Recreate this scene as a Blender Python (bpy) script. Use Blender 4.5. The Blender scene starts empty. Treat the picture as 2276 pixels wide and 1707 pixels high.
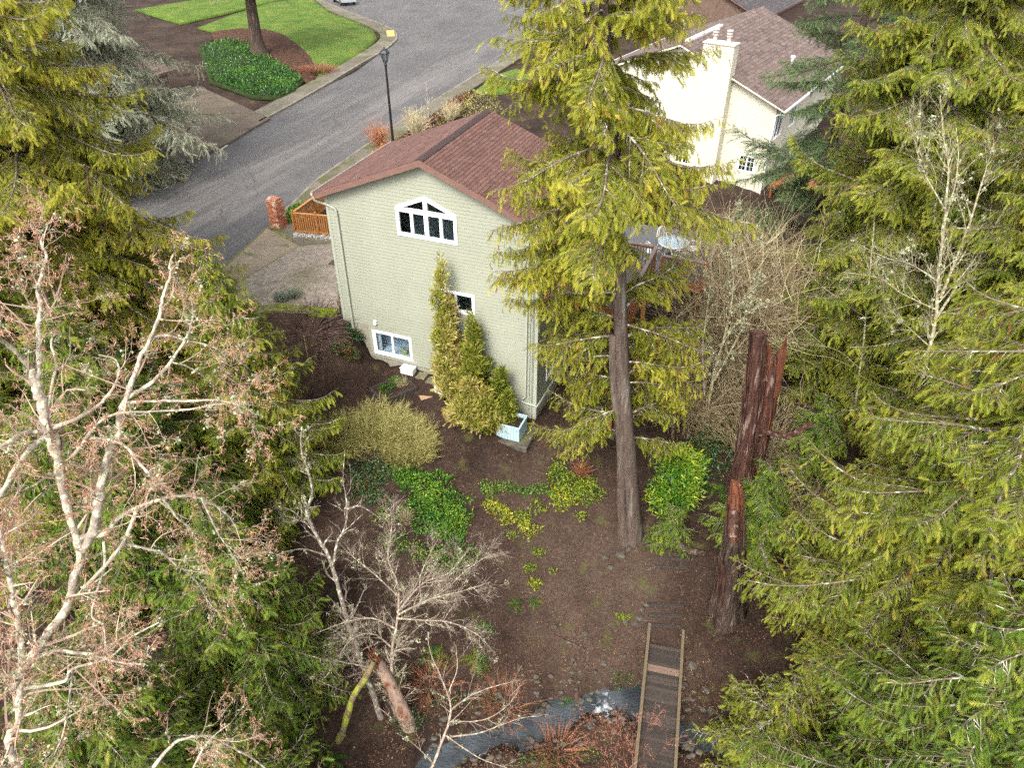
import bpy, math, random
import numpy as np
from mathutils import Vector, Matrix

# ------------------------------------------------------------------ camera, sky, sun, exposure
scene = bpy.context.scene
col = scene.collection
FPX, PITCH, CZ = 1655.4, math.radians(36.47), 20.18          # focal length in photo pixels, tilt, height
cam_data = bpy.data.cameras.new('camera')
cam_data.sensor_width = 36.0
cam_data.lens = FPX / 2276.0 * 36.0
cam_data.clip_start = 0.1
cam_data.clip_end = 2000
cam = bpy.data.objects.new('camera', cam_data)
cam.location = (0, 0, CZ)
cam.rotation_euler = (math.radians(90) - PITCH, 0, 0)
col.objects.link(cam)
scene.camera = cam

SUN_EL, SUN_AZ = math.radians(48), math.radians(205)          # sun behind the camera, a little to the left
world = bpy.data.worlds.new('World')
scene.world = world
world.use_nodes = True
wn = world.node_tree
for n in list(wn.nodes): wn.nodes.remove(n)
w_out = wn.nodes.new('ShaderNodeOutputWorld')
w_bg = wn.nodes.new('ShaderNodeBackground')
w_hs = wn.nodes.new('ShaderNodeHueSaturation')
w_sky = wn.nodes.new('ShaderNodeTexSky')
w_sky.sky_type = 'NISHITA'
w_sky.sun_disc = False
w_sky.sun_elevation = SUN_EL
w_sky.sun_rotation = SUN_AZ
w_sky.dust_density = 4.0
w_sky.air_density = 1.0
w_hs.inputs['Saturation'].default_value = 0.14                # thin overcast: a whitish sky
w_bg.inputs['Strength'].default_value = 0.15
wn.links.new(w_sky.outputs[0], w_hs.inputs['Color'])
wn.links.new(w_hs.outputs[0], w_bg.inputs['Color'])
wn.links.new(w_bg.outputs[0], w_out.inputs['Surface'])

sun_data = bpy.data.lights.new('sun', 'SUN')
sun_data.energy = 1.05
sun_data.angle = math.radians(20)
sun_data.color = (1.0, 0.93, 0.82)
sun = bpy.data.objects.new('sun', sun_data)
sdir = Vector((math.sin(SUN_AZ) * math.cos(SUN_EL), math.cos(SUN_AZ) * math.cos(SUN_EL), math.sin(SUN_EL)))
sun.rotation_euler = sdir.to_track_quat('Z', 'Y').to_euler()
sun.location = (0, 0, 60)
col.objects.link(sun)

scene.view_settings.view_transform = 'Standard'
scene.view_settings.look = 'None'
scene.view_settings.exposure = 1.65
scene.view_settings.gamma = 1.0
scene.cycles.max_bounces = 5
scene.cycles.diffuse_bounces = 3
scene.cycles.use_adaptive_sampling = True
scene.cycles.adaptive_threshold = 0.03
scene.cycles.glossy_bounces = 2
scene.cycles.transmission_bounces = 4
scene.cycles.use_denoising = False
scene.cycles.transparent_max_bounces = 8

# ------------------------------------------------------------------ survey: photo rays onto the place
def ray(px, py):
    x = (px - 1138.0) / FPX; y = -(py - 853.5) / FPX
    return np.array([x, math.cos(PITCH) + y * math.sin(PITCH), -math.sin(PITCH) + y * math.cos(PITCH)])
def at(px, py, z):
    r = ray(px, py); t = (z - CZ) / r[2]
    return np.array([0, 0, CZ]) + r * t
def atY(px, py, Y):
    r = ray(px, py); t = Y / r[1]
    return np.array([0, 0, CZ]) + r * t
def inframe(P, margin):
    z = P[..., 2] - CZ; y = P[..., 1]
    d = y * math.cos(PITCH) - z * math.sin(PITCH); up = y * math.sin(PITCH) + z * math.cos(PITCH)
    dd = np.maximum(d, 0.3)
    px = 1138 + P[..., 0] * FPX / dd; py = 853.5 - up * FPX / dd
    return (d > 0.3) & (px > -margin) & (px < 2276 + margin) & (py > -margin) & (py < 1707 + margin)

PS = math.radians(-21.3)                                       # the green house and its frame (u along the gable, v away)
HO = np.array([-7.379, 28.057]); HZ = 3.966
cP, sP = math.cos(PS), math.sin(PS)
def hs(u, v, z=0.0): return np.array([HO[0] + u * cP - v * sP, HO[1] + u * sP + v * cP, z])
def uv(x, y):
    dx, dy = x - HO[0], y - HO[1]
    return dx * cP + dy * sP, -dx * sP + dy * cP

# ------------------------------------------------------------------ materials
def nodes(name):
    m = bpy.data.materials.new(name); m.use_nodes = True
    nt = m.node_tree
    for n in list(nt.nodes): nt.nodes.remove(n)
    out = nt.nodes.new('ShaderNodeOutputMaterial')
    return m, nt, out
def N(nt, t, **kw):
    n = nt.nodes.new(t)
    for k, v in kw.items():
        if k in n.inputs: n.inputs[k].default_value = v
        else: setattr(n, k, v)
    return n
def ramp(nt, stops, interp='LINEAR'):
    r = nt.nodes.new('ShaderNodeValToRGB'); r.color_ramp.interpolation = interp
    e = r.color_ramp.elements
    while len(e) < len(stops): e.new(0.5)
    for i, (p, c) in enumerate(stops):
        e[i].position = p; e[i].color = (*c, 1)
    return r
def mixc(nt, a, b, fac):
    m = nt.nodes.new('ShaderNodeMix'); m.data_type = 'RGBA'
    L = nt.links.new
    for s, v in ((6, a), (7, b), (0, fac)):
        if hasattr(v, 'is_output'): L(v, m.inputs[s])
        else: m.inputs[s].default_value = (*v, 1) if isinstance(v, tuple) else v
    return m.outputs[2]

def noisy(name, stops, scale=3.0, detail=6.0, rough=0.85, bump=0.3, bscale=None, spec=0.3, stretch=None, second=None, coords='Object', bdist=0.02):
    """Principled with a noise driven colour ramp, a finer speckle and bump."""
    m, nt, out = nodes(name); L = nt.links.new
    tc = N(nt, 'ShaderNodeTexCoord'); v = tc.outputs[coords]
    if stretch:
        mp = N(nt, 'ShaderNodeMapping'); mp.inputs['Scale'].default_value = stretch; L(v, mp.inputs[0]); v = mp.outputs[0]
    n1 = N(nt, 'ShaderNodeTexNoise', Scale=scale, Detail=detail, Roughness=0.6); L(v, n1.inputs['Vector'])
    r = ramp(nt, stops); L(n1.outputs[0], r.inputs[0])
    c = r.outputs[0]
    if second:                                                 # (scale, colour, threshold, width)
        n2 = N(nt, 'ShaderNodeTexNoise', Scale=second[0], Detail=4.0); L(v, n2.inputs['Vector'])
        r2 = ramp(nt, [(second[2], (0, 0, 0)), (second[2] + second[3], (1, 1, 1))]); L(n2.outputs[0], r2.inputs[0])
        c = mixc(nt, c, second[1], r2.outputs[0])
    p = N(nt, 'ShaderNodeBsdfPrincipled', Roughness=rough); p.inputs['Specular IOR Level'].default_value = spec
    L(c, p.inputs['Base Color'])
    if bump:
        nb = N(nt, 'ShaderNodeTexNoise', Scale=bscale or scale * 5, Detail=5.0); L(v, nb.inputs['Vector'])
        b = N(nt, 'ShaderNodeBump', Strength=bump, Distance=bdist); L(nb.outputs[0], b.inputs['Height']); L(b.outputs[0], p.inputs['Normal'])
    L(p.outputs[0], out.inputs[0])
    return m

def leafmat(name, stops, trans=0.45, rough=0.55, spec=0.25, tint_noise=0.0):
    """Foliage: colour from the leaf's own tint attribute, some light passes through."""
    m, nt, out = nodes(name); L = nt.links.new
    a = N(nt, 'ShaderNodeAttribute', attribute_name='tint')
    oi = N(nt, 'ShaderNodeObjectInfo')
    ov = N(nt, 'ShaderNodeMath', operation='MULTIPLY_ADD'); L(oi.outputs['Random'], ov.inputs[0]); ov.inputs[1].default_value = tint_noise * 2; ov.inputs[2].default_value = -tint_noise
    sm_ = N(nt, 'ShaderNodeMath', operation='ADD'); L(ov.outputs[0], sm_.inputs[0]); L(a.outputs['Fac'], sm_.inputs[1])
    r = ramp(nt, stops); L(sm_.outputs[0], r.inputs[0])
    p = N(nt, 'ShaderNodeBsdfPrincipled', Roughness=rough); p.inputs['Specular IOR Level'].default_value = spec
    L(r.outputs[0], p.inputs['Base Color'])
    t = N(nt, 'ShaderNodeBsdfTranslucent'); L(r.outputs[0], t.inputs[0])
    mx = N(nt, 'ShaderNodeMixShader', Fac=trans); L(p.outputs[0], mx.inputs[1]); L(t.outputs[0], mx.inputs[2])
    L(mx.outputs[0], out.inputs[0])
    return m

def tintmat(name, stops, rough=0.8, spec=0.3, nscale=20.0, namt=0.25, bump=0.2):
    """Opaque pieces with a tint of their own plus grain."""
    m, nt, out = nodes(name); L = nt.links.new
    a = N(nt, 'ShaderNodeAttribute', attribute_name='tint')
    tc = N(nt, 'ShaderNodeTexCoord')
    n1 = N(nt, 'ShaderNodeTexNoise', Scale=nscale, Detail=5.0); L(tc.outputs['Object'], n1.inputs['Vector'])
    ma = N(nt, 'ShaderNodeMath', operation='MULTIPLY_ADD'); L(n1.outputs[0], ma.inputs[0]); ma.inputs[1].default_value = namt * 2
    sb = N(nt, 'ShaderNodeMath', operation='SUBTRACT'); L(a.outputs['Fac'], sb.inputs[0]); sb.inputs[1].default_value = namt
    L(sb.outputs[0], ma.inputs[2])
    r = ramp(nt, stops); L(ma.outputs[0], r.inputs[0])
    p = N(nt, 'ShaderNodeBsdfPrincipled', Roughness=rough); p.inputs['Specular IOR Level'].default_value = spec
    L(r.outputs[0], p.inputs['Base Color'])
    if bump:
        b = N(nt, 'ShaderNodeBump', Strength=bump, Distance=0.01); L(n1.outputs[0], b.inputs['Height']); L(b.outputs[0], p.inputs['Normal'])
    L(p.outputs[0], out.inputs[0])
    return m

def plain(name, c, rough=0.6, spec=0.4, metal=0.0, var=0.12, scale=6.0):
    d = tuple(x * (1 - var) for x in c); h = tuple(min(1, x * (1 + var)) for x in c)
    m = noisy(name, [(0.3, d), (0.7, h)], scale=scale, rough=rough, spec=spec, bump=0.08)
    for n in m.node_tree.nodes:
        if n.type == 'BSDF_PRINCIPLED': n.inputs['Metallic'].default_value = metal
    return m

def glassmat(name, tint=(0.78, 0.84, 0.88)):
    m, nt, out = nodes(name); L = nt.links.new
    tr = N(nt, 'ShaderNodeBsdfTransparent'); tr.inputs[0].default_value = (*tint, 1)
    gl = N(nt, 'ShaderNodeBsdfGlossy', Roughness=0.03); gl.inputs[0].default_value = (0.9, 0.95, 1, 1)
    lw = N(nt, 'ShaderNodeLayerWeight', Blend=0.5); pw = N(nt, 'ShaderNodeMath', operation='POWER'); L(lw.outputs['Facing'], pw.inputs[0]); pw.inputs[1].default_value = 3.0
    fr = N(nt, 'ShaderNodeMath', operation='MULTIPLY_ADD'); L(pw.outputs[0], fr.inputs[0]); fr.inputs[1].default_value = 0.5; fr.inputs[2].default_value = 0.05
    mx = N(nt, 'ShaderNodeMixShader'); L(fr.outputs[0], mx.inputs[0]); L(tr.outputs[0], mx.inputs[1]); L(gl.outputs[0], mx.inputs[2])
    L(mx.outputs[0], out.inputs[0])
    return m

M = {}
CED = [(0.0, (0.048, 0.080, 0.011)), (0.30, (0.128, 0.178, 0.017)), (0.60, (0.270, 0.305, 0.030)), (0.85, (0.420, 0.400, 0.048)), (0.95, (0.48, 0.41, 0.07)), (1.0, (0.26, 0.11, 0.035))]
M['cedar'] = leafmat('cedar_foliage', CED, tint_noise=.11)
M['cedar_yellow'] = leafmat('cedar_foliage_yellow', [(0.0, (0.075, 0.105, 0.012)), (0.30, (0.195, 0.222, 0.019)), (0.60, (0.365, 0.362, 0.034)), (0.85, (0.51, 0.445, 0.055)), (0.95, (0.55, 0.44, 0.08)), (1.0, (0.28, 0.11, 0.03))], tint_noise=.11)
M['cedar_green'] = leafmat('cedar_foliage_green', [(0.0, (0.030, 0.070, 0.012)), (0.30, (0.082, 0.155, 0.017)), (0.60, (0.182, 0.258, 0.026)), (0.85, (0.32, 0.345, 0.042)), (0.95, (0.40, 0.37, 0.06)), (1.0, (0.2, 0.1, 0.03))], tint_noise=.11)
M['fir'] = leafmat('fir_needles', [(0.0, (0.03, 0.065, 0.025)), (0.5, (0.09, 0.15, 0.055)), (1.0, (0.22, 0.28, 0.11))], trans=0.3)
M['deodar'] = leafmat('grey_needles', [(0.0, (0.11, 0.13, 0.085)), (0.5, (0.26, 0.285, 0.195)), (1.0, (0.46, 0.48, 0.34))], trans=0.3)
M['golden'] = leafmat('golden_foliage', [(0.0, (0.075, 0.115, 0.014)), (0.35, (0.19, 0.215, 0.024)), (0.65, (0.36, 0.33, 0.06)), (0.9, (0.58, 0.50, 0.22)), (1.0, (0.38, 0.20, 0.05))], trans=0.25)
M['olive'] = leafmat('olive_twigs', [(0.0, (0.12, 0.115, 0.03)), (0.5, (0.33, 0.30, 0.095)), (1.0, (0.56, 0.50, 0.20))], trans=0.2)
M['leaf'] = leafmat('broad_leaf', [(0.0, (0.015, 0.06, 0.008)), (0.4, (0.05, 0.16, 0.015)), (0.75, (0.15, 0.28, 0.02)), (1.0, (0.40, 0.42, 0.03))], trans=0.3, rough=0.35, spec=0.5)
M['leaf_yellow'] = leafmat('broad_leaf_yellow', [(0.0, (0.035, 0.08, 0.008)), (0.4, (0.11, 0.19, 0.015)), (0.75, (0.30, 0.32, 0.02)), (1.0, (0.50, 0.42, 0.04))], trans=0.3, rough=0.35, spec=0.5)
M['leaf_dark'] = leafmat('broad_leaf_dark', [(0.0, (0.012, 0.035, 0.012)), (0.5, (0.03, 0.08, 0.025)), (0.9, (0.09, 0.15, 0.04)), (1.0, (0.3, 0.08, 0.03))], trans=0.2, rough=0.4, spec=0.5)
M['fern'] = leafmat('fern_green', [(0.0, (0.02, 0.06, 0.01)), (0.5, (0.06, 0.14, 0.02)), (1.0, (0.22, 0.2, 0.03))])
M['silver'] = leafmat('silver_foliage', [(0.0, (0.10, 0.13, 0.09)), (1.0, (0.32, 0.36, 0.27))], trans=0.2)
M['litter'] = leafmat('leaf_litter', [(0.0, (0.035, 0.018, 0.012)), (0.5, (0.10, 0.045, 0.025)), (0.85, (0.20, 0.10, 0.05)), (1.0, (0.45, 0.33, 0.22))], trans=0.1)
M['catkin'] = leafmat('catkins', [(0.0, (0.22, 0.10, 0.055)), (0.5, (0.45, 0.24, 0.145)), (1.0, (0.66, 0.45, 0.32))], trans=0.2)
M['bud'] = leafmat('pink_buds', [(0.0, (0.2, 0.07, 0.06)), (1.0, (0.5, 0.26, 0.22))], trans=0.2)
M['lichen_tuft'] = leafmat('lichen_tufts', [(0.0, (0.19, 0.20, 0.11)), (1.0, (0.46, 0.47, 0.32))], trans=0.15, rough=0.9)
M['red_twig'] = leafmat('red_twigs', [(0.0, (0.13, 0.05, 0.03)), (1.0, (0.42, 0.18, 0.09))], trans=0.0)
M['tan_twig'] = leafmat('tan_twigs', [(0.0, (0.14, 0.10, 0.055)), (0.6, (0.33, 0.26, 0.15)), (1.0, (0.50, 0.45, 0.28))], trans=0.0)
M['dark_twig'] = leafmat('dark_twigs', [(0.0, (0.05, 0.032, 0.03)), (1.0, (0.17, 0.11, 0.10))], trans=0.0)
def barkmat(name, stops, lichen=(0.50, 0.48, 0.36), lo=0.52, w=0.08, scale=5.0, lscale=7.0, stretch=(1, 1, 0.35), bump=0.7):
    return noisy(name, stops, scale=scale, rough=0.95, bump=bump, bscale=scale * 3, spec=0.15, stretch=stretch, second=(lscale, lichen, lo, w), bdist=0.03)
M['cedar_bark'] = barkmat('cedar_bark', [(0.3, (0.050, 0.035, 0.028)), (0.7, (0.125, 0.093, 0.075))], lichen=(0.16, 0.145, 0.12), lo=0.58, scale=14, stretch=(1, 1, 0.10), lscale=5)
M['limb'] = barkmat('cedar_limb', [(0.3, (0.085, 0.063, 0.047)), (0.7, (0.20, 0.16, 0.12))], lichen=(0.40, 0.38, 0.29), lo=0.56, scale=8, stretch=(1, 1, 1))
M['pale_limb'] = barkmat('pale_limb', [(0.3, (0.09, 0.065, 0.048)), (0.7, (0.21, 0.165, 0.125))], lichen=(0.42, 0.40, 0.31), lo=0.57, scale=8, stretch=(1, 1, 1))
M['alder'] = barkmat('alder_bark', [(0.3, (0.20, 0.165, 0.13)), (0.7, (0.39, 0.34, 0.27))], lichen=(0.50, 0.485, 0.35), lo=0.51, w=0.05, scale=6, lscale=9, stretch=(1, 1, 1))
M['maple'] = barkmat('pale_bark', [(0.3, (0.17, 0.14, 0.085)), (0.7, (0.33, 0.285, 0.175))], lichen=(0.44, 0.44, 0.30), lo=0.52, scale=6, lscale=8, stretch=(1, 1, 1))
M['twig_bark'] = barkmat('twig_bark', [(0.3, (0.17, 0.125, 0.095)), (0.7, (0.34, 0.27, 0.21))], lichen=(0.46, 0.44, 0.32), lo=0.54, scale=6, lscale=9, stretch=(1, 1, 1))
M['pink_twig'] = leafmat('pink_twigs', [(0.0, (0.17, 0.105, 0.075)), (0.6, (0.36, 0.255, 0.19)), (1.0, (0.50, 0.41, 0.32))], trans=0.0)
M['grey_bark'] = barkmat('grey_bark', [(0.3, (0.10, 0.075, 0.06)), (0.7, (0.24, 0.20, 0.165))], lichen=(0.45, 0.44, 0.34), lo=0.54, scale=8, lscale=9, stretch=(1, 1, 0.5))
M['moss_bark'] = barkmat('mossy_bark', [(0.3, (0.09, 0.065, 0.035)), (0.7, (0.22, 0.17, 0.09))], lichen=(0.24, 0.26, 0.035), lo=0.50, scale=6, lscale=4, stretch=(1, 1, 0.6))
M['dark_bark'] = barkmat('dark_bark', [(0.3, (0.03, 0.022, 0.018)), (0.7, (0.09, 0.065, 0.05))], lichen=(0.14, 0.11, 0.08), lo=0.58, scale=10, stretch=(1, 1, 0.15))
M['rotten'] = barkmat('rotten_wood', [(0.32, (0.016, 0.0085, 0.007)), (0.5, (0.052, 0.024, 0.0175)), (0.72, (0.12, 0.060, 0.044))], lichen=(0.17, 0.12, 0.10), lo=0.60, scale=9, stretch=(1, 1, 0.09), bump=1.0)
M['rotten_red'] = barkmat('rotten_red_wood', [(0.3, (0.060, 0.020, 0.011)), (0.7, (0.17, 0.062, 0.032))], lichen=(0.24, 0.13, 0.08), lo=0.62, scale=12, stretch=(1, 1, 0.10), bump=1.0)
M['rotten_dark'] = barkmat('rotten_dark_wood', [(0.3, (0.022, 0.015, 0.012)), (0.7, (0.075, 0.05, 0.038))], lichen=(0.13, 0.10, 0.08), lo=0.60, scale=12, stretch=(1, 1, 0.12), bump=1.0)
M['peeling'] = barkmat('peeling_bark', [(0.3, (0.15, 0.095, 0.07)), (0.7, (0.32, 0.23, 0.175))], lichen=(0.12, 0.045, 0.022), lo=0.54, scale=6, lscale=3, stretch=(1, 1, 0.4))
M['cutwood'] = noisy('cut_wood', [(0.3, (0.10, 0.06, 0.035)), (0.7, (0.24, 0.16, 0.10))], scale=10, bump=0.3)

M['asphalt'] = None
M['concrete'] = noisy('weathered_concrete', [(0.3, (0.135, 0.108, 0.076)), (0.55, (0.215, 0.172, 0.125)), (0.75, (0.29, 0.235, 0.175))], scale=0.45, bump=0.25, bscale=40, rough=0.9, second=(1.2, (0.10, 0.105, 0.035), 0.57, 0.12))
M['concrete_dark'] = noisy('brown_concrete', [(0.3, (0.065, 0.050, 0.036)), (0.55, (0.10, 0.078, 0.056)), (0.75, (0.14, 0.11, 0.08))], scale=0.45, bump=0.25, bscale=40, rough=0.9, second=(0.8, (0.05, 0.04, 0.03), 0.55, 0.2))
M['joint'] = noisy('mossy_joint', [(0.3, (0.09, 0.095, 0.035)), (0.7, (0.17, 0.165, 0.07))], scale=4, rough=1.0, spec=0.1)
M['aggregate'] = noisy('exposed_aggregate', [(0.3, (0.13, 0.108, 0.088)), (0.5, (0.205, 0.172, 0.14)), (0.72, (0.30, 0.25, 0.205))], scale=5.0, detail=12, bump=0.5, bscale=45, rough=0.9, second=(0.35, (0.105, 0.095, 0.05), 0.50, 0.2))
M['sidewalk'] = noisy('mossy_sidewalk', [(0.3, (0.085, 0.074, 0.052)), (0.6, (0.13, 0.115, 0.088)), (0.8, (0.18, 0.16, 0.125))], scale=0.5, bump=0.2, bscale=30, rough=0.9, second=(0.7, (0.075, 0.078, 0.028), 0.52, 0.15))
M['kerb'] = noisy('kerb_concrete', [(0.3, (0.10, 0.085, 0.07)), (0.7, (0.24, 0.21, 0.17))], scale=2, bump=0.2, rough=0.9)
M['lawn'] = noisy('lawn_grass', [(0.25, (0.045, 0.080, 0.014)), (0.5, (0.075, 0.125, 0.020)), (0.72, (0.12, 0.15, 0.03))], scale=0.5, detail=10, bump=0.9, bscale=22, rough=0.9, spec=0.1, second=(0.8, (0.17, 0.155, 0.045), 0.57, 0.2), bdist=0.06)
M['mulch'] = noisy('bark_mulch', [(0.3, (0.024, 0.013, 0.009)), (0.5, (0.062, 0.031, 0.020)), (0.75, (0.12, 0.064, 0.040))], scale=3.0, detail=10, bump=0.9, bscale=25, rough=0.95, spec=0.1, bdist=0.04)
M['ivyground'] = noisy('ivy_ground', [(0.3, (0.012, 0.022, 0.008)), (0.7, (0.035, 0.05, 0.016))], scale=3, bump=0.8, bscale=20, rough=0.95, spec=0.1)
M['moss'] = noisy('moss', [(0.3, (0.06, 0.085, 0.010)), (0.7, (0.16, 0.19, 0.02))], scale=4, bump=0.8, bscale=40, rough=1.0, spec=0.1)
M['siding'] = noisy('sage_paint', [(0.25, (0.243, 0.254, 0.196)), (0.75, (0.280, 0.291, 0.228))], scale=0.6, detail=8, rough=0.75, spec=0.25, bump=0)
M['trim'] = plain('white_trim', (0.80, 0.80, 0.79), rough=0.5, var=0.04)
M['sage_trim'] = plain('sage_trim', (0.31, 0.33, 0.265), rough=0.6, var=0.06)
M['foundation'] = noisy('foundation', [(0.3, (0.20, 0.185, 0.145)), (0.7, (0.30, 0.28, 0.22))], scale=2, rough=0.9, bump=0.2)
M['rake'] = plain('brown_fascia', (0.155, 0.085, 0.068), rough=0.7, var=0.12)
M['gutter'] = plain('gutter_metal', (0.46, 0.40, 0.37), rough=0.45, var=0.1)
M['shingle'] = tintmat('red_shingles', [(0.0, (0.060, 0.030, 0.025)), (0.45, (0.110, 0.056, 0.045)), (0.75, (0.142, 0.076, 0.061)), (1.0, (0.18, 0.105, 0.085))], rough=0.9, nscale=14, namt=0.22)
M['ridge'] = noisy('ridge_caps', [(0.3, (0.025, 0.018, 0.017)), (0.7, (0.085, 0.055, 0.05))], scale=5, rough=0.9, bump=0.2)
M['glass'] = glassmat('window_glass')
M['room'] = plain('room_paint', (0.50, 0.56, 0.60), rough=0.8)
M['cream'] = noisy('cream_siding', [(0.3, (0.50, 0.47, 0.37)), (0.7, (0.57, 0.54, 0.435))], scale=0.8, rough=0.7, bump=0.05)
M['brownroof'] = tintmat('brown_shingles', [(0.0, (0.06, 0.042, 0.038)), (0.5, (0.125, 0.09, 0.078)), (1.0, (0.20, 0.15, 0.13))], rough=0.9, nscale=10, namt=0.25)
M['darkroof'] = tintmat('charcoal_shingles', [(0.0, (0.03, 0.027, 0.03)), (0.5, (0.06, 0.052, 0.055)), (1.0, (0.10, 0.09, 0.09))], rough=0.9, nscale=6)
M['cedarwood'] = tintmat('stained_cedar', [(0.0, (0.16, 0.055, 0.016)), (0.5, (0.33, 0.135, 0.038)), (1.0, (0.46, 0.22, 0.07))], rough=0.65, nscale=6, namt=0.2)
M['deckwood'] = tintmat('red_stain', [(0.0, (0.10, 0.03, 0.014)), (0.5, (0.22, 0.075, 0.03)), (1.0, (0.34, 0.13, 0.05))], rough=0.6, nscale=6, namt=0.2)
M['greywood'] = tintmat('grey_timber', [(0.0, (0.055, 0.042, 0.035)), (0.5, (0.12, 0.095, 0.08)), (1.0, (0.22, 0.185, 0.155))], rough=0.85, nscale=9, namt=0.25)
M['oldplank'] = tintmat('old_planks', [(0.0, (0.022, 0.017, 0.014)), (0.5, (0.045, 0.035, 0.029)), (0.9, (0.075, 0.058, 0.047)), (1.0, (0.16, 0.105, 0.078))], rough=0.85, nscale=12, namt=0.2)
M['rail'] = tintmat('weathered_rail', [(0.0, (0.06, 0.045, 0.026)), (1.0, (0.17, 0.13, 0.08))], rough=0.85, nscale=10, namt=0.25)
M['orangewood'] = tintmat('orange_stain', [(0.0, (0.20, 0.055, 0.018)), (1.0, (0.36, 0.12, 0.04))], rough=0.6, nscale=3, namt=0.3)
M['brick'] = tintmat('old_brick', [(0.0, (0.20, 0.06, 0.035)), (0.5, (0.38, 0.13, 0.07)), (0.85, (0.46, 0.22, 0.13)), (1.0, (0.50, 0.40, 0.32))], rough=0.9, nscale=14, namt=0.2)
M['mortar'] = noisy('mortar', [(0.3, (0.28, 0.20, 0.15)), (0.7, (0.42, 0.33, 0.26))], scale=9, rough=0.95)
M['black_metal'] = plain('black_metal', (0.012, 0.012, 0.014), rough=0.4)
M['white_paint'] = plain('white_paint', (0.75, 0.75, 0.76), rough=0.4, var=0.05)
M['white_plastic'] = plain('white_plastic', (0.70, 0.69, 0.66), rough=0.5, var=0.08)
M['blue_paint'] = noisy('pale_blue_paint', [(0.3, (0.27, 0.38, 0.40)), (0.7, (0.37, 0.48, 0.50))], scale=3, rough=0.7, bump=0.1)
M['terracotta'] = plain('terracotta', (0.30, 0.105, 0.045), rough=0.8)
M['stone'] = noisy('stone', [(0.3, (0.035, 0.030, 0.024)), (0.7, (0.105, 0.09, 0.072))], scale=5, rough=0.9, bump=0.5, second=(3.0, (0.09, 0.10, 0.03), 0.58, 0.1))
M['paver'] = noisy('mossy_paver', [(0.3, (0.10, 0.09, 0.05)), (0.7, (0.18, 0.17, 0.10))], scale=6, rough=0.95)
M['gravel'] = tintmat('gravel', [(0.0, (0.14, 0.13, 0.12)), (0.5, (0.32, 0.30, 0.28)), (1.0, (0.60, 0.58, 0.56))], rough=0.9, nscale=20)
M['yellow_pad'] = plain('yellow_pad', (0.50, 0.33, 0.10), rough=0.8, var=0.25)
M['lampglass'] = glassmat('lamp_glass', (0.7, 0.75, 0.8))
M['carpaint'] = plain('car_paint', (0.05, 0.055, 0.06), rough=0.25, spec=0.7, metal=0.4)
M['silverpaint'] = plain('silver_paint', (0.42, 0.45, 0.47), rough=0.3, spec=0.7, metal=0.5)
M['tyre'] = plain('tyre_rubber', (0.012, 0.012, 0.012), rough=0.9)
M['rim'] = plain('alloy', (0.4, 0.4, 0.42), rough=0.35, metal=0.8)
M['headlight'] = plain('headlight', (0.75, 0.80, 0.85), rough=0.1, spec=0.8)
M['darkglass'] = plain('dark_glass', (0.01, 0.012, 0.014), rough=0.08, spec=0.8)
M['brownwall'] = noisy('brown_siding', [(0.3, (0.085, 0.055, 0.04)), (0.7, (0.14, 0.09, 0.068))], scale=2, rough=0.85)
M['grey_deck'] = tintmat('grey_decking', [(0.0, (0.06, 0.058, 0.064)), (1.0, (0.15, 0.145, 0.15))], rough=0.7, nscale=8)
M['tableglass'] = plain('table_top', (0.28, 0.36, 0.42), rough=0.12, spec=0.7)
M['moss_rock'] = noisy('moss_rock', [(0.3, (0.06, 0.055, 0.03)), (0.7, (0.13, 0.125, 0.05))], scale=5, rough=0.95, bump=0.4)

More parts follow.
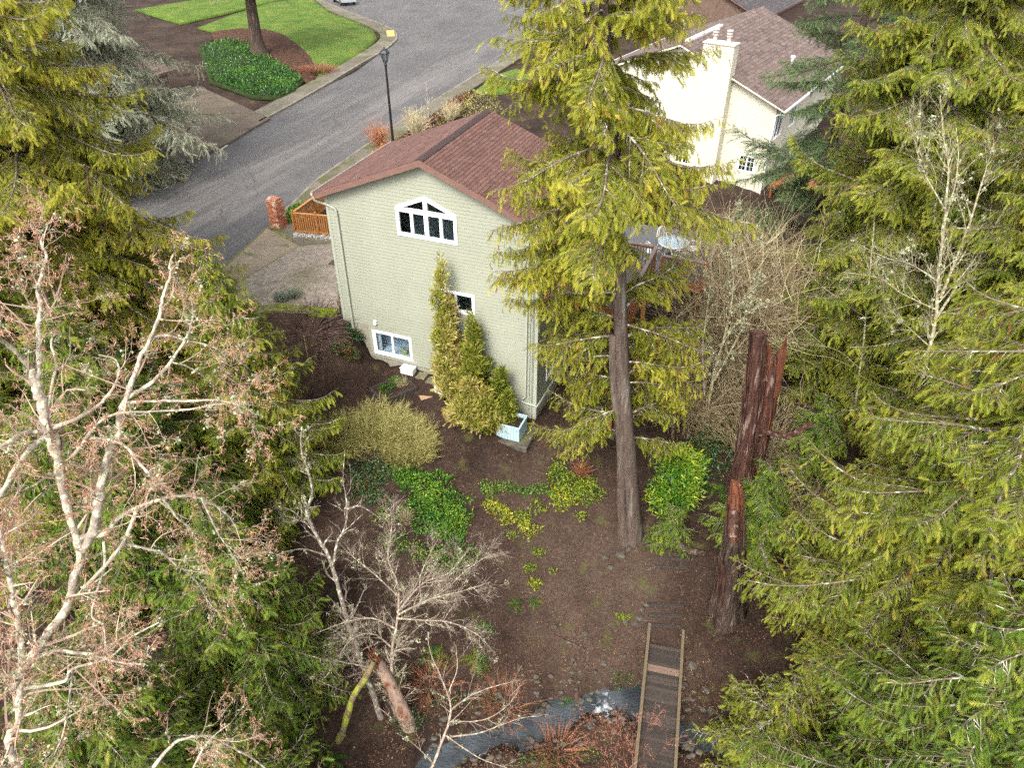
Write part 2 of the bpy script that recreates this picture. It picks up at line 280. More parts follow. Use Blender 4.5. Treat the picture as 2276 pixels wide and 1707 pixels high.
def soilmat():
    m, nt, out = nodes('bare_soil'); L = nt.links.new
    tc = N(nt, 'ShaderNodeTexCoord'); v = tc.outputs['Object']
    n1 = N(nt, 'ShaderNodeTexNoise', Scale=0.35, Detail=9.0, Roughness=0.65); L(v, n1.inputs['Vector'])
    r1 = ramp(nt, [(0.32, (0.018, 0.0110, 0.0085)), (0.50, (0.035, 0.0220, 0.0165)), (0.68, (0.060, 0.040, 0.029))]); L(n1.outputs[0], r1.inputs[0])
    n2 = N(nt, 'ShaderNodeTexNoise', Scale=6.0, Detail=10.0, Roughness=0.75); L(v, n2.inputs['Vector'])
    r2 = ramp(nt, [(0.30, (0.35, 0.35, 0.35)), (0.5, (0.95, 0.95, 0.95)), (0.75, (1.7, 1.6, 1.5))]); L(n2.outputs[0], r2.inputs[0])
    mul = N(nt, 'ShaderNodeMix', data_type='RGBA', blend_type='MULTIPLY'); mul.inputs[0].default_value = 1.0
    L(r1.outputs[0], mul.inputs[6]); L(r2.outputs[0], mul.inputs[7])
    n4 = N(nt, 'ShaderNodeTexNoise', Scale=0.9, Detail=6.0); L(v, n4.inputs['Vector'])
    # drier trodden slope in the middle of the yard
    a = N(nt, 'ShaderNodeAttribute', attribute_name='dry')
    md = N(nt, 'ShaderNodeMath', operation='MULTIPLY'); L(a.outputs['Fac'], md.inputs[0])
    r4 = ramp(nt, [(0.30, (0.25, 0.25, 0.25)), (0.6, (1, 1, 1))]); L(n4.outputs[0], r4.inputs[0]); L(r4.outputs[0], md.inputs[1])
    n5 = N(nt, 'ShaderNodeTexNoise', Scale=9.0, Detail=8.0, Roughness=0.7); L(v, n5.inputs['Vector'])
    r5 = ramp(nt, [(0.3, (0.040, 0.026, 0.019)), (0.55, (0.082, 0.055, 0.041)), (0.75, (0.130, 0.092, 0.070))]); L(n5.outputs[0], r5.inputs[0])
    c = mixc(nt, mul.outputs[2], r5.outputs[0], md.outputs[0])
    n3 = N(nt, 'ShaderNodeTexNoise', Scale=1.3, Detail=5.0); L(v, n3.inputs['Vector'])
    r3 = ramp(nt, [(0.60, (0, 0, 0)), (0.72, (0.55, 0.55, 0.55))]); L(n3.outputs[0], r3.inputs[0])
    c = mixc(nt, c, (0.070, 0.075, 0.022), r3.outputs[0])
    p = N(nt, 'ShaderNodeBsdfPrincipled', Roughness=0.95); p.inputs['Specular IOR Level'].default_value = 0.15
    L(c, p.inputs['Base Color'])
    b = N(nt, 'ShaderNodeBump', Strength=0.7, Distance=0.05); L(n2.outputs[0], b.inputs['Height'])
    b2 = N(nt, 'ShaderNodeBump', Strength=0.5, Distance=0.02)
    nb = N(nt, 'ShaderNodeTexNoise', Scale=40.0, Detail=4.0); L(v, nb.inputs['Vector']); L(nb.outputs[0], b2.inputs['Height'])
    L(b.outputs[0], b2.inputs['Normal']); L(b2.outputs[0], p.inputs['Normal'])
    L(p.outputs[0], out.inputs[0])
    return m
M['soil'] = soilmat()

def asphaltmat():
    m, nt, out = nodes('worn_asphalt'); L = nt.links.new
    tc = N(nt, 'ShaderNodeTexCoord'); v = tc.outputs['Object']        # local x across the road, y along it
    n1 = N(nt, 'ShaderNodeTexNoise', Scale=0.25, Detail=8.0, Roughness=0.6); L(v, n1.inputs['Vector'])
    r1 = ramp(nt, [(0.3, (0.056, 0.053, 0.053)), (0.7, (0.092, 0.087, 0.085))]); L(n1.outputs[0], r1.inputs[0])
    mp = N(nt, 'ShaderNodeMapping'); mp.inputs['Scale'].default_value = (1.6, 0.10, 1); mp.inputs['Rotation'].default_value = (0, 0, math.radians(-6)); L(v, mp.inputs[0])
    n2 = N(nt, 'ShaderNodeTexNoise', Scale=1.0, Detail=9.0, Roughness=0.72); L(mp.outputs[0], n2.inputs['Vector'])
    n6 = N(nt, 'ShaderNodeTexNoise', Scale=5.0, Detail=8.0, Roughness=0.8); L(v, n6.inputs['Vector'])
    # worn wheel tracks: bands at fixed distances across the road
    sx = N(nt, 'ShaderNodeSeparateXYZ'); L(v, sx.inputs[0])
    wv = N(nt, 'ShaderNodeMath', operation='SUBTRACT'); L(sx.outputs[0], wv.inputs[0]); wv.inputs[1].default_value = 6.0
    ab = N(nt, 'ShaderNodeMath', operation='ABSOLUTE'); L(wv.outputs[0], ab.inputs[0])
    rb = ramp(nt, [(0.0, (1, 1, 1)), (0.45, (0.4, 0.4, 0.4)), (1.0, (0, 0, 0))])
    sc = N(nt, 'ShaderNodeMath', operation='DIVIDE'); L(ab.outputs[0], sc.inputs[0]); sc.inputs[1].default_value = 3.4; L(sc.outputs[0], rb.inputs[0])
    ad = N(nt, 'ShaderNodeMath', operation='MULTIPLY_ADD'); L(rb.outputs[0], ad.inputs[0]); ad.inputs[1].default_value = 0.16; L(n2.outputs[0], ad.inputs[2])
    ad2 = N(nt, 'ShaderNodeMath', operation='MULTIPLY_ADD'); L(n6.outputs[0], ad2.inputs[0]); ad2.inputs[1].default_value = 0.22; L(ad.outputs[0], ad2.inputs[2])
    r2 = ramp(nt, [(0.64, (0, 0, 0)), (0.92, (1, 1, 1))]); L(ad2.outputs[0], r2.inputs[0])
    c = mixc(nt, r1.outputs[0], (0.142, 0.129, 0.120), r2.outputs[0])
    # cracks
    vo = N(nt, 'ShaderNodeTexVoronoi', feature='DISTANCE_TO_EDGE', Scale=0.30)
    nw = N(nt, 'ShaderNodeTexNoise', Scale=0.9, Detail=5.0); L(v, nw.inputs['Vector'])
    va = N(nt, 'ShaderNodeMix', data_type='RGBA'); va.inputs[0].default_value = 0.55; L(v, va.inputs[6]); L(nw.outputs['Color'], va.inputs[7]); L(va.outputs[2], vo.inputs['Vector'])
    rc = ramp(nt, [(0.0, (1, 1, 1)), (0.006, (0, 0, 0))]); L(vo.outputs[0], rc.inputs[0])
    nm = N(nt, 'ShaderNodeTexNoise', Scale=0.12, Detail=2.0); L(v, nm.inputs['Vector'])
    rm = ramp(nt, [(0.45, (0, 0, 0)), (0.55, (0.8, 0.8, 0.8))]); L(nm.outputs[0], rm.inputs[0])
    mm = N(nt, 'ShaderNodeMath', operation='MULTIPLY'); L(rc.outputs[0], mm.inputs[0]); L(rm.outputs[0], mm.inputs[1])
    c = mixc(nt, c, (0.03, 0.028, 0.028), mm.outputs[0])
    p = N(nt, 'ShaderNodeBsdfPrincipled', Roughness=0.75); p.inputs['Specular IOR Level'].default_value = 0.4
    L(c, p.inputs['Base Color'])
    nb = N(nt, 'ShaderNodeTexNoise', Scale=60.0, Detail=3.0); L(v, nb.inputs['Vector'])
    b = N(nt, 'ShaderNodeBump', Strength=0.25, Distance=0.01); L(nb.outputs[0], b.inputs['Height']); L(b.outputs[0], p.inputs['Normal'])
    L(p.outputs[0], out.inputs[0])
    return m
M['asphalt'] = asphaltmat()

def watermat():
    m, nt, out = nodes('creek_water'); L = nt.links.new
    tc = N(nt, 'ShaderNodeTexCoord'); v = tc.outputs['Object']
    a = N(nt, 'ShaderNodeAttribute', attribute_name='foam')
    n1 = N(nt, 'ShaderNodeTexNoise', Scale=5.0, Detail=7.0, Roughness=0.7); L(v, n1.inputs['Vector'])
    ad = N(nt, 'ShaderNodeMath', operation='MULTIPLY_ADD'); L(a.outputs['Fac'], ad.inputs[0]); ad.inputs[1].default_value = 0.32; L(n1.outputs[0], ad.inputs[2])
    r = ramp(nt, [(0.66, (0, 0, 0)), (0.85, (1, 1, 1))]); L(ad.outputs[0], r.inputs[0])
    n3 = N(nt, 'ShaderNodeTexNoise', Scale=1.2, Detail=4.0); L(v, n3.inputs['Vector'])
    r3 = ramp(nt, [(0.35, (0.020, 0.024, 0.028)), (0.65, (0.060, 0.070, 0.080))]); L(n3.outputs[0], r3.inputs[0])
    c = mixc(nt, r3.outputs[0], (0.62, 0.66, 0.72), r.outputs[0])
    p = N(nt, 'ShaderNodeBsdfPrincipled', Roughness=0.10); p.inputs['Specular IOR Level'].default_value = 0.6
    L(c, p.inputs['Base Color'])
    mp = N(nt, 'ShaderNodeMapping'); mp.inputs['Scale'].default_value = (3, 7, 3); mp.inputs['Rotation'].default_value = (0, 0, math.radians(20)); L(v, mp.inputs[0])
    n2 = N(nt, 'ShaderNodeTexNoise', Scale=2.0, Detail=6.0); L(mp.outputs[0], n2.inputs['Vector'])
    b = N(nt, 'ShaderNodeBump', Strength=0.6, Distance=0.05); L(n2.outputs[0], b.inputs['Height']); L(b.outputs[0], p.inputs['Normal'])
    L(p.outputs[0], out.inputs[0])
    return m
M['water'] = watermat()

# ------------------------------------------------------------------ mesh helpers
class Acc:
    """Collects triangles with a tint per vertex."""
    def __init__(s): s.v, s.f, s.t, s.n = [], [], [], 0
    def add(s, v, f, t=None):
        v = np.asarray(v, float).reshape(-1, 3); f = np.asarray(f, int).reshape(-1, 3)
        s.v.append(v); s.f.append(f + s.n)
        if t is None: t = 0.5
        s.t.append(np.broadcast_to(np.asarray(t, float), (len(v),)).copy() if np.ndim(t) == 0 else np.asarray(t, float).reshape(-1))
        s.n += len(v)
    def mesh(s, name, smooth=False):
        me = bpy.data.meshes.new(name)
        if not s.v: return me
        v = np.concatenate(s.v).astype(np.float32); f = np.concatenate(s.f).astype(np.int32); t = np.concatenate(s.t).astype(np.float32)
        me.vertices.add(len(v)); me.vertices.foreach_set('co', v.ravel())
        me.loops.add(f.size); me.loops.foreach_set('vertex_index', f.ravel())
        me.polygons.add(len(f)); me.polygons.foreach_set('loop_start', np.arange(0, f.size, 3, dtype=np.int32))
        me.polygons.foreach_set('use_smooth', np.full(len(f), bool(smooth)))
        a = me.attributes.new('tint', 'FLOAT', 'POINT'); a.data.foreach_set('value', t)
        me.update(calc_edges=True)
        return me

BOXF = np.array([[0, 2, 1], [0, 3, 2], [4, 5, 6], [4, 6, 7], [0, 1, 5], [0, 5, 4], [1, 2, 6], [1, 6, 5], [2, 3, 7], [2, 7, 6], [3, 0, 4], [3, 4, 7]])
def boxv(x0, x1, y0, y1, z0, z1):
    return np.array([[x0, y0, z0], [x1, y0, z0], [x1, y1, z0], [x0, y1, z0], [x0, y0, z1], [x1, y0, z1], [x1, y1, z1], [x0, y1, z1]], float)
def box(acc, x0, x1, y0, y1, z0, z1, t=None): acc.add(boxv(x0, x1, y0, y1, z0, z1), BOXF, t)
def beam(acc, a, b, w, h, t=None, up=(0, 0, 1)):
    """A box of section w x h from a to b (centred)."""
    a, b = np.array(a, float), np.array(b, float)
    d = b - a; L = np.linalg.norm(d); d /= L
    up = np.array(up, float)
    s = np.cross(d, up); s /= max(np.linalg.norm(s), 1e-9); n = np.cross(s, d)
    c = []
    for p in (a, b):
        for q in ((-1, -1), (1, -1), (1, 1), (-1, 1)): c.append(p + s * w / 2 * q[0] + n * h / 2 * q[1])
    c = np.array(c); acc.add(c[[0, 1, 2, 3, 4, 5, 6, 7]], BOXF, t)
def bevel_box(acc, x0, x1, y0, y1, z0, z1, b=0.02, t=None):
    """A box with its top edges chamfered."""
    lo = boxv(x0, x1, y0, y1, z0, z1 - b); acc.add(lo, BOXF, t)
    v = np.array([[x0, y0, z1 - b], [x1, y0, z1 - b], [x1, y1, z1 - b], [x0, y1, z1 - b], [x0 + b, y0 + b, z1], [x1 - b, y0 + b, z1], [x1 - b, y1 - b, z1], [x0 + b, y1 - b, z1]])
    acc.add(v, BOXF[2:], t)
def prism(acc, poly, z0, z1, t=None):
    """Vertical prism over a convex xy polygon (counter-clockwise)."""
    n = len(poly); p = np.array(poly, float)
    v = np.concatenate([np.c_[p, np.full(n, z0)], np.c_[p, np.full(n, z1)]])
    f = [[0, i + 1, i] for i in range(1, n - 1)] + [[n, n + i, n + i + 1] for i in range(1, n - 1)]
    for i in range(n):
        j = (i + 1) % n; f += [[i, j, n + j], [i, n + j, n + i]]
    acc.add(v, f, t)
def lathe(acc, prof, seg=16, c=(0, 0, 0), t=None):
    p = np.array(prof, float); k = len(p); an = np.arange(seg) * 2 * np.pi / seg
    v = np.stack([c[0] + p[:, None, 0] * np.cos(an), c[1] + p[:, None, 0] * np.sin(an), c[2] + np.repeat(p[:, 1:2], seg, 1)], -1).reshape(-1, 3)
    f = []
    for i in range(k - 1):
        for j in range(seg):
            a, b = i * seg + j, i * seg + (j + 1) % seg; f += [[a, b, b + seg], [a, b + seg, a + seg]]
    acc.add(v, f, t)
def tubes(acc, P, R, sides=5, t=None, cap=True):
    """P (n,m,3) paths, R (n,m) radii, all with the same number of points."""
    P = np.asarray(P, float); R = np.asarray(R, float)
    n, m, _ = P.shape
    if n == 0: return
    T = np.empty_like(P); T[:, 1:-1] = P[:, 2:] - P[:, :-2]; T[:, 0] = P[:, 1] - P[:, 0]; T[:, -1] = P[:, -1] - P[:, -2]
    T /= np.maximum(np.linalg.norm(T, axis=2, keepdims=True), 1e-9)
    mean = P[:, -1] - P[:, 0]
    ref = np.where(np.abs(mean[:, 2:3]) > 0.8 * np.linalg.norm(mean, axis=1, keepdims=True), np.array([[1.0, 0.13, 0]]), np.array([[0.05, 0.02, 1.0]]))
    S = np.cross(T, ref[:, None, :]); S /= np.maximum(np.linalg.norm(S, axis=2, keepdims=True), 1e-9)
    U = np.cross(S, T)
    an = np.arange(sides) * 2 * np.pi / sides
    V = P[:, :, None, :] + R[:, :, None, None] * (S[:, :, None, :] * np.cos(an)[None, None, :, None] + U[:, :, None, :] * np.sin(an)[None, None, :, None])
    idx = np.arange(n * m * sides).reshape(n, m, sides)
    a = idx[:, :-1, :]; b = np.roll(idx, -1, 2)[:, :-1, :]; c = np.roll(idx, -1, 2)[:, 1:, :]; d = idx[:, 1:, :]
    F = np.concatenate([np.stack([a, b, c], -1).reshape(-1, 3), np.stack([a, c, d], -1).reshape(-1, 3)])
    if cap and sides > 2:
        e = idx[:, -1, :]
        for k in range(1, sides - 1): F = np.concatenate([F, np.stack([e[:, 0], e[:, k], e[:, k + 1]], -1)])
    if t is None: tt = 0.5
    elif np.ndim(t) == 0: tt = t
    else: tt = np.repeat(np.asarray(t, float), m * sides)
    acc.add(V.reshape(-1, 3), F, tt)
def smooth_path(pts, m):
    """Catmull-Rom through pts, m samples."""
    p = np.array(pts, float)
    if len(p) == 2: return p[0] + (p[1] - p[0]) * np.linspace(0, 1, m)[:, None]
    q = np.vstack([2 * p[0] - p[1], p, 2 * p[-1] - p[-2]])
    s = np.linspace(0, len(p) - 1 - 1e-9, m); i = s.astype(int); u = (s - i)[:, None]
    a, b, c, d = q[i], q[i + 1], q[i + 2], q[i + 3]
    return 0.5 * (2 * b + (c - a) * u + (2 * a - 5 * b + 4 * c - d) * u ** 2 + (3 * b - a - 3 * c + d) * u ** 3)

# ------------------------------------------------------------------ object helpers
def tag(o, label=None, cat=None, group=None, kind=None):
    if label: o['label'] = label
    if cat: o['category'] = cat
    if group: o['group'] = group
    if kind: o['kind'] = kind
    return o
def thing(name, label, cat, loc=(0, 0, 0), rz=0.0, group=None):
    o = bpy.data.objects.new(name, None); col.objects.link(o)
    o.location = tuple(loc); o.rotation_euler = (0, 0, rz); o.empty_display_size = 0.3
    return tag(o, label, cat, group)
def obj(name, mesh, mat, parent=None, loc=None, rot=None, kind=None, label=None):
    if isinstance(mesh, Acc): mesh = mesh.mesh(name)
    if mat is not None and not mesh.materials: mesh.materials.append(M[mat] if isinstance(mat, str) else mat)
    o = bpy.data.objects.new(name, mesh); col.objects.link(o)
    if parent: o.parent = parent
    if loc is not None: o.location = tuple(loc)
    if rot is not None: o.rotation_euler = tuple(rot)
    if kind: o['kind'] = kind
    if label: o['label'] = label
    return o
def structure(name, mesh, mat): return obj(name, mesh, mat, kind='structure')
def copy_tree(o, parent=None):
    c = o.copy(); col.objects.link(c); c.parent = parent
    for ch in list(o.children): copy_tree(ch, c)
    return c
def lbox(name, mat, parent, x0, x1, y0, y1, z0, z1, t=None, kind=None):
    a = Acc(); box(a, x0, x1, y0, y1, z0, z1, t); return obj(name, a, mat, parent, kind=kind)

# ------------------------------------------------------------------ terrain
CTRL = []
def ck(x, y, z): CTRL.append((x, y, z))
def cp(px, py, z): p = at(px, py, z); CTRL.append((p[0], p[1], z))
def ch(u, v, z): p = hs(u, v); CTRL.append((p[0], p[1], z))
for a in ((-.5, .4, 3.15), (0, -.15, 3.0), (.6, -.35, 2.35), (1.15, -.15, 1.45), (2.9, -.1, 1.17), (4.4, -.1, 1.05), (6.5, -.1, .6), (9, -.1, -.08), (9.2, 2.2, -.32), (9.5, 5, -.2), (11, 8, .3), (4, 3, 1.5), (4, 8, 2.6), (9, 9, 1.2)): ch(*a)
for a in ((1130, 990, -.05), (1353, 985, -.25), (700, 830, 1.1), (640, 780, 1.7), (880, 860, .9), (930, 1000, -.1), (1060, 1060, -.55), (700, 1000, .2), (800, 1100, -.7), (1250, 1150, -1.7), (1100, 1200, -1.7), (1405, 1195, -2.1), (1480, 1250, -2.35), (1470, 1370, -2.85),
          (1450, 1430, -3.05), (1560, 1420, -2.85), (1300, 1400, -2.75), (1100, 1450, -2.9), (1300, 1520, -3.35), (1000, 1540, -3.35), (850, 1480, -2.9), (1100, 1690, -3.5), (1300, 1700, -3.4), (1650, 1380, -2.75), (600, 1250, -1.6)): cp(*a)
for a in ((-8.2, 28.2, 2.75), (-10, 27.6, 2.5), (-14, 27.5, 2.3), (-14, 22, 1.4), (-22, 25, 2.4), (-25, 12, 0), (-10, 8, -3), (-13, 14, -1), (-3, 5, -3.2), (0, 0, -3), (3.5, 7, -3.0), (10, 24, -1), (8, 17, -2.8), (12, 12, -2.5), (18, 20, -1.5), (16, 30, -.6), (15, 43, .4), (25, 40, .8), (17, 49, .6), (30, 25, 0), (6, 38, 1.2), (4, 48, 2.6), (0, 58, 3.1), (20, 68, 2.9), (40, 60, 2.5), (35, 5, -1)): ck(*a)
C = np.array(CTRL)
def _phi(r): return np.where(r > 1e-9, r * r * np.log(np.maximum(r, 1e-9)), 0.0)
_n = len(C); _K = _phi(np.linalg.norm(C[:, None, :2] - C[None, :, :2], axis=2)) + np.eye(_n) * 0.02
_Pm = np.c_[np.ones(_n), C[:, :2]]
_A = np.block([[_K, _Pm], [_Pm.T, np.zeros((3, 3))]])
_W = np.linalg.solve(_A, np.r_[C[:, 2], 0, 0, 0])
CREEK_PX = [(820, 1850), (960, 1712), (1050, 1655), (1180, 1618), (1290, 1572), (1385, 1560), (1480, 1620), (1600, 1668), (1760, 1720), (2000, 1760)]
CREEK = smooth_path([at(x, y, -3.95) for x, y in CREEK_PX], 60)
def sst(a, b, x): t = np.clip((x - a) / (b - a), 0, 1); return t * t * (3 - 2 * t)
def G(x, y, fine=True):
    x = np.asarray(x, float); y = np.asarray(y, float); shp = np.broadcast(x, y).shape
    X = np.broadcast_to(x, shp).ravel(); Y = np.broadcast_to(y, shp).ravel()
    cx = np.clip(X, -28, 40); cy = np.clip(Y, -2, 70)
    z = np.empty_like(X)
    for i in range(0, len(X), 20000):
        s = slice(i, i + 20000)
        r = np.hypot(cx[s, None] - C[None, :, 0], cy[s, None] - C[None, :, 1])
        z[s] = _phi(r) @ _W[:_n] + _W[_n] + _W[_n + 1] * cx[s] + _W[_n + 2] * cy[s]
    z = np.clip(z, -3.6, 3.2)
    u, v = uv(X, Y)
    street = sst(-0.2, -1.0, u) * sst(0.25, 0.9, v + np.clip(-u - 5, 0, 50) * 0.0)
    street = np.maximum(street, sst(9.0, 16.0, v) * sst(3, -1, u))
    street = np.maximum(street, sst(58, 72, Y))
    street = np.maximum(street, sst(-16, -19, u) * sst(-6, 0, v))
    z = z * (1 - street) + 3.18 * street
    inside = sst(.15, .35, u) * sst(8.85, 8.6, u) * sst(.12, .3, v) * sst(5.9, 5.6, v)
    z = z * (1 - inside) + np.minimum(z, -1.0) * inside
    d = np.full_like(X, 9.0)
    for i in range(0, len(X), 20000):
        s = slice(i, i + 20000)
        d[s] = np.hypot(X[s, None] - CREEK[None, :, 0], Y[s, None] - CREEK[None, :, 1]).min(1)
    wdt = 0.55 + 0.14 * np.sin(X * 1.7) + 0.12 * np.sin(X * 4.1 + Y) + .08 * np.sin(X * 9 + Y * 5)
    bed = sst(wdt + 0.45, wdt - 0.35, d)
    z = z * (1 - bed) + np.minimum(z, -4.25) * bed
    if fine:
        z = z + (1 - street) * (0.05 * np.sin(X * 1.3 + 2 * np.sin(Y * .7)) * np.sin(Y * 1.1 + X * .3) + 0.03 * np.sin(X * 3.7 + Y * 2.3) * np.sin(Y * 4.3 - X * 1.9) + 0.015 * np.sin(X * 9.1 - Y * 5.3) * np.sin(Y * 8.7 + X * 4.1))
    return z.reshape(shp)
def g1(x, y): return float(G(np.array([x]), np.array([y]))[0])
def gp(px, py, z0=-1.5):
    """Ground point under a photo ray."""
    r = ray(px, py); lo, hi = 3.0, 200.0
    t = np.linspace(lo, hi, 1500); P = np.array([0, 0, CZ]) + r[None] * t[:, None]
    below = P[:, 2] < G(P[:, 0], P[:, 1])
    i = int(np.argmax(below)); a, b = t[max(i - 1, 0)], t[i]
    for _ in range(12):
        m = (a + b) / 2; p = np.array([0, 0, CZ]) + r * m
        if p[2] < g1(p[0], p[1]): b = m
        else: a = m
    p = np.array([0, 0, CZ]) + r * b
    p[2] = g1(p[0], p[1]); return p

def axis(segs):
    return np.concatenate([np.linspace(a, b, n, endpoint=False) for a, b, n in segs] + [[segs[-1][1]]])
gx = axis([(-400, -60, 12), (-60, -22, 38), (-22, 20, 130), (20, 60, 40), (60, 400, 12)])
gy = axis([(-200, -10, 10), (-10, 5, 20), (5, 45, 130), (45, 75, 45), (75, 130, 20), (130, 600, 10)])
GX, GY = np.meshgrid(gx, gy); GZ = G(GX, GY)
nx, ny = len(gx), len(gy)
idx = np.arange(nx * ny).reshape(ny, nx)
q = [idx[:-1, :-1], idx[:-1, 1:], idx[1:, 1:], idx[1:, :-1]]
gf = np.concatenate([np.stack([q[0], q[1], q[2]], -1).reshape(-1, 3), np.stack([q[0], q[2], q[3]], -1).reshape(-1, 3)])
ga = Acc(); ga.add(np.stack([GX, GY, GZ], -1), gf)
gm = ga.mesh('ground', smooth=True)
dc = at(1290, 1290, -2.2)
dry = np.exp(-(((GX - dc[0]) / 3.4) ** 2 + ((GY - dc[1]) / 3.6) ** 2) ** 1.5)
da = gm.attributes.new('dry', 'FLOAT', 'POINT'); da.data.foreach_set('value', dry.ravel().astype(np.float32))
structure('ground', gm, 'soil')

def sheet(name, pts, z, mat, thick=0.0, frame=None, kind='structure', drop=0.15):
    """A flat slab over a polygon given as world xy points (any winding, fan from centroid)."""
    p = np.array([(a[0], a[1]) for a in pts]); n = len(p)
    zz = np.broadcast_to(np.asarray(z, float), (n,))
    c = p.mean(0); v = np.concatenate([np.c_[p, zz], [[c[0], c[1], zz.mean()]], np.c_[p, zz - drop]])
    f = []
    for i in range(n):
        j = (i + 1) % n; f += [[i, j, n], [i, n + 1 + j, j], [i, n + 1 + i, n + 1 + j]]
    a = Acc(); a.add(v, f); return obj(name, a, mat, kind=kind)

ZS = 3.30
# road: a long strip in house-parallel coordinates, u across, v along
road = Acc()
near = [(-40, -6.0), (-12, -6.5), (-3, -6.7), (0, -6.9), (4.8, -8.25), (12.9, -9.9), (25, -10.6), (39, -10.7), (60, -10.8), (140, -11)]
far = [(-40, -19.0), (-12, -19.2), (0, -19.3), (11.6, -19.5), (27, -20.6), (36, -20.9), (44, -22.5), (52, -26), (60, -40), (140, -45)]
vv = np.linspace(-40, 140, 91)
un = np.interp(vv, [a for a, b in near], [b for a, b in near]); uf = np.interp(vv, [a for a, b in far], [b for a, b in far])
rv = []
for v_, a_, b_ in zip(vv, un, uf): rv += [(a_ + 19.5, v_, ZS), (b_ + 19.5, v_, ZS)]
rf = []
for i in range(len(vv) - 1): rf += [[2 * i, 2 * i + 2, 2 * i + 3], [2 * i, 2 * i + 3, 2 * i + 1]]
road.add(rv, rf)
ro = structure('road', road, 'asphalt'); p = hs(-19.5, 0); ro.location = (p[0], p[1], 0); ro.rotation_euler = (0, 0, PS)
# side street beyond the kerb ramp (level with the road)
sheet('side_road', [at(x, y, ZS + .004) for x, y in ((700, 0), (745, 16), (795, 36), (842, 54), (880, 84), (905, 60), (1000, -20), (760, -60))], ZS + .004, 'asphalt', drop=.02)
# kerb and pavement on the far side
KL = [(430, 352), (600, 261), (669, 223), (740, 182), (803, 143), (850, 116), (876, 96), (884, 84), (876, 68), (842, 52), (795, 34), (748, 15), (700, -4)]
kp = smooth_path([at(x, y, ZS) for x, y in [(250, 452), (330, 405)] + KL], 70)
def offset(path, d):
    t = np.gradient(path, axis=0); t /= np.linalg.norm(t[:, :2], axis=1, keepdims=True)
    o = path.copy(); o[:, 0] += -t[:, 1] * d; o[:, 1] += t[:, 0] * d; return o
def ribbon(name, path, d0, d1, z0, z1, mat):
    a, b = offset(path, d0), offset(path, d1); n = len(path)
    v = np.concatenate([np.c_[a[:, :2], np.full(n, z0)], np.c_[a[:, :2], np.full(n, z1)], np.c_[b[:, :2], np.full(n, z1)], np.c_[b[:, :2], np.full(n, z0)]])
    f = []
    for i in range(n - 1):
        for k in range(3):
            p0, p1 = k * n + i, (k + 1) * n + i; f += [[p0, p0 + 1, p1 + 1], [p0, p1 + 1, p1]]
    acc = Acc(); acc.add(v, f); return structure(name, acc, mat)
ribbon('kerb', kp, 0.0, 0.18, ZS - .1, ZS + .13, 'kerb')
ribbon('pavement', kp, 0.18, 1.75, ZS - .1, ZS + .126, 'sidewalk')
# near side kerb strip, grass verge line
nk = np.array([hs(np.interp(v_, [a for a, b in near], [b for a, b in near]), v_, ZS) for v_ in np.linspace(7.5, 60, 50)])
ribbon('kerb_near', nk, -0.16, 0.0, ZS - .1, ZS + .05, 'kerb')
ribbon('pavement_near', nk, -1.6, -0.16, ZS - .1, ZS + .046, 'sidewalk')
# pads and driveways
pad = [at(x, y, ZS + .132) for x, y in ((858, 67), (875, 66), (878, 79), (861, 80))]
sheet('tactile_pad', pad, ZS + .132, 'yellow_pad', drop=.02)
odx = [(375, 225), (440, 208), (520, 225), (596, 262), (500, 325), (440, 300), (400, 285)]
sheet('driveway_far', [at(x, y, ZS + .13) for x, y in ((330, 200), (452, 195), (600, 262), (520, 308), (380, 270))], ZS + .13, 'concrete_dark')
sheet('driveway_far_apron', [at(x, y, ZS + .135) for x, y in ((440, 268), (588, 268), (515, 312), (420, 360), (380, 330))], ZS + .135, 'concrete_dark')
def bigsheet(name, px, z, mat, mound=0.0, n=40):
    """A lawn or bed: polygon filled with a jittered triangulated grid that can swell into a mound."""
    P = np.array([at(x, y, z)[:2] for x, y in px]); lo, hi = P.min(0), P.max(0)
    c = P.mean(0); k = len(P); rings = 10
    V = []; F = []
    for r in range(rings + 1):
        f = r / rings * .985
        for i in range(k):
            q_ = c + (P[i] - c) * (1 - f); V.append((q_[0], q_[1], z + mound * math.sin(f * math.pi / 2)))
    for r in range(rings):
        for i in range(k):
            a, b = r * k + i, r * k + (i + 1) % k; F += [[a, b, b + k], [a, b + k, a + k]]
    F += [[rings * k, rings * k + i, rings * k + i + 1] for i in range(1, k - 1)]
    for i in range(k):
        V.append((P[i][0], P[i][1], z - .2))
    o = (rings + 1) * k
    for i in range(k):
        j = (i + 1) % k; F += [[i, o + i, o + j], [i, o + j, j]]
    a = Acc(); a.add(V, F); return structure(name, a.mesh(name, smooth=True), mat)
bigsheet('lawn', [(440, 60), (520, 30), (600, 5), (690, -10), (737, 28), (792, 46), (832, 68), (838, 84), (824, 100), (790, 124), (745, 150), (706, 172), (640, 120), (560, 90)], ZS + .14, 'lawn', 0.25)
bigsheet('mulch_bed', [(470, 72), (520, 52), (580, 48), (640, 66), (680, 100), (708, 128), (712, 155), (700, 176), (680, 178), (640, 165), (590, 140), (540, 118), (480, 100)], ZS + .16, 'mulch', 0.35)
bigsheet('ivy_bank', [(440, 105), (500, 84), (555, 90), (590, 122), (645, 155), (674, 178), (655, 202), (620, 218), (560, 214), (510, 196), (465, 180)], ZS + .155, 'ivyground', 0.45)
bigsheet('lawn_beyond', [(300, 20), (420, 0), (560, -40), (700, -60), (690, -12), (600, 3), (500, 28), (400, 50)], ZS + .13, 'lawn', 0.1)
bigsheet('lawn_near', [(1052, 203), (1085, 180), (1110, 163), (1150, 150), (1180, 170), (1150, 200), (1100, 207)], ZS + .02, 'lawn', 0.1)
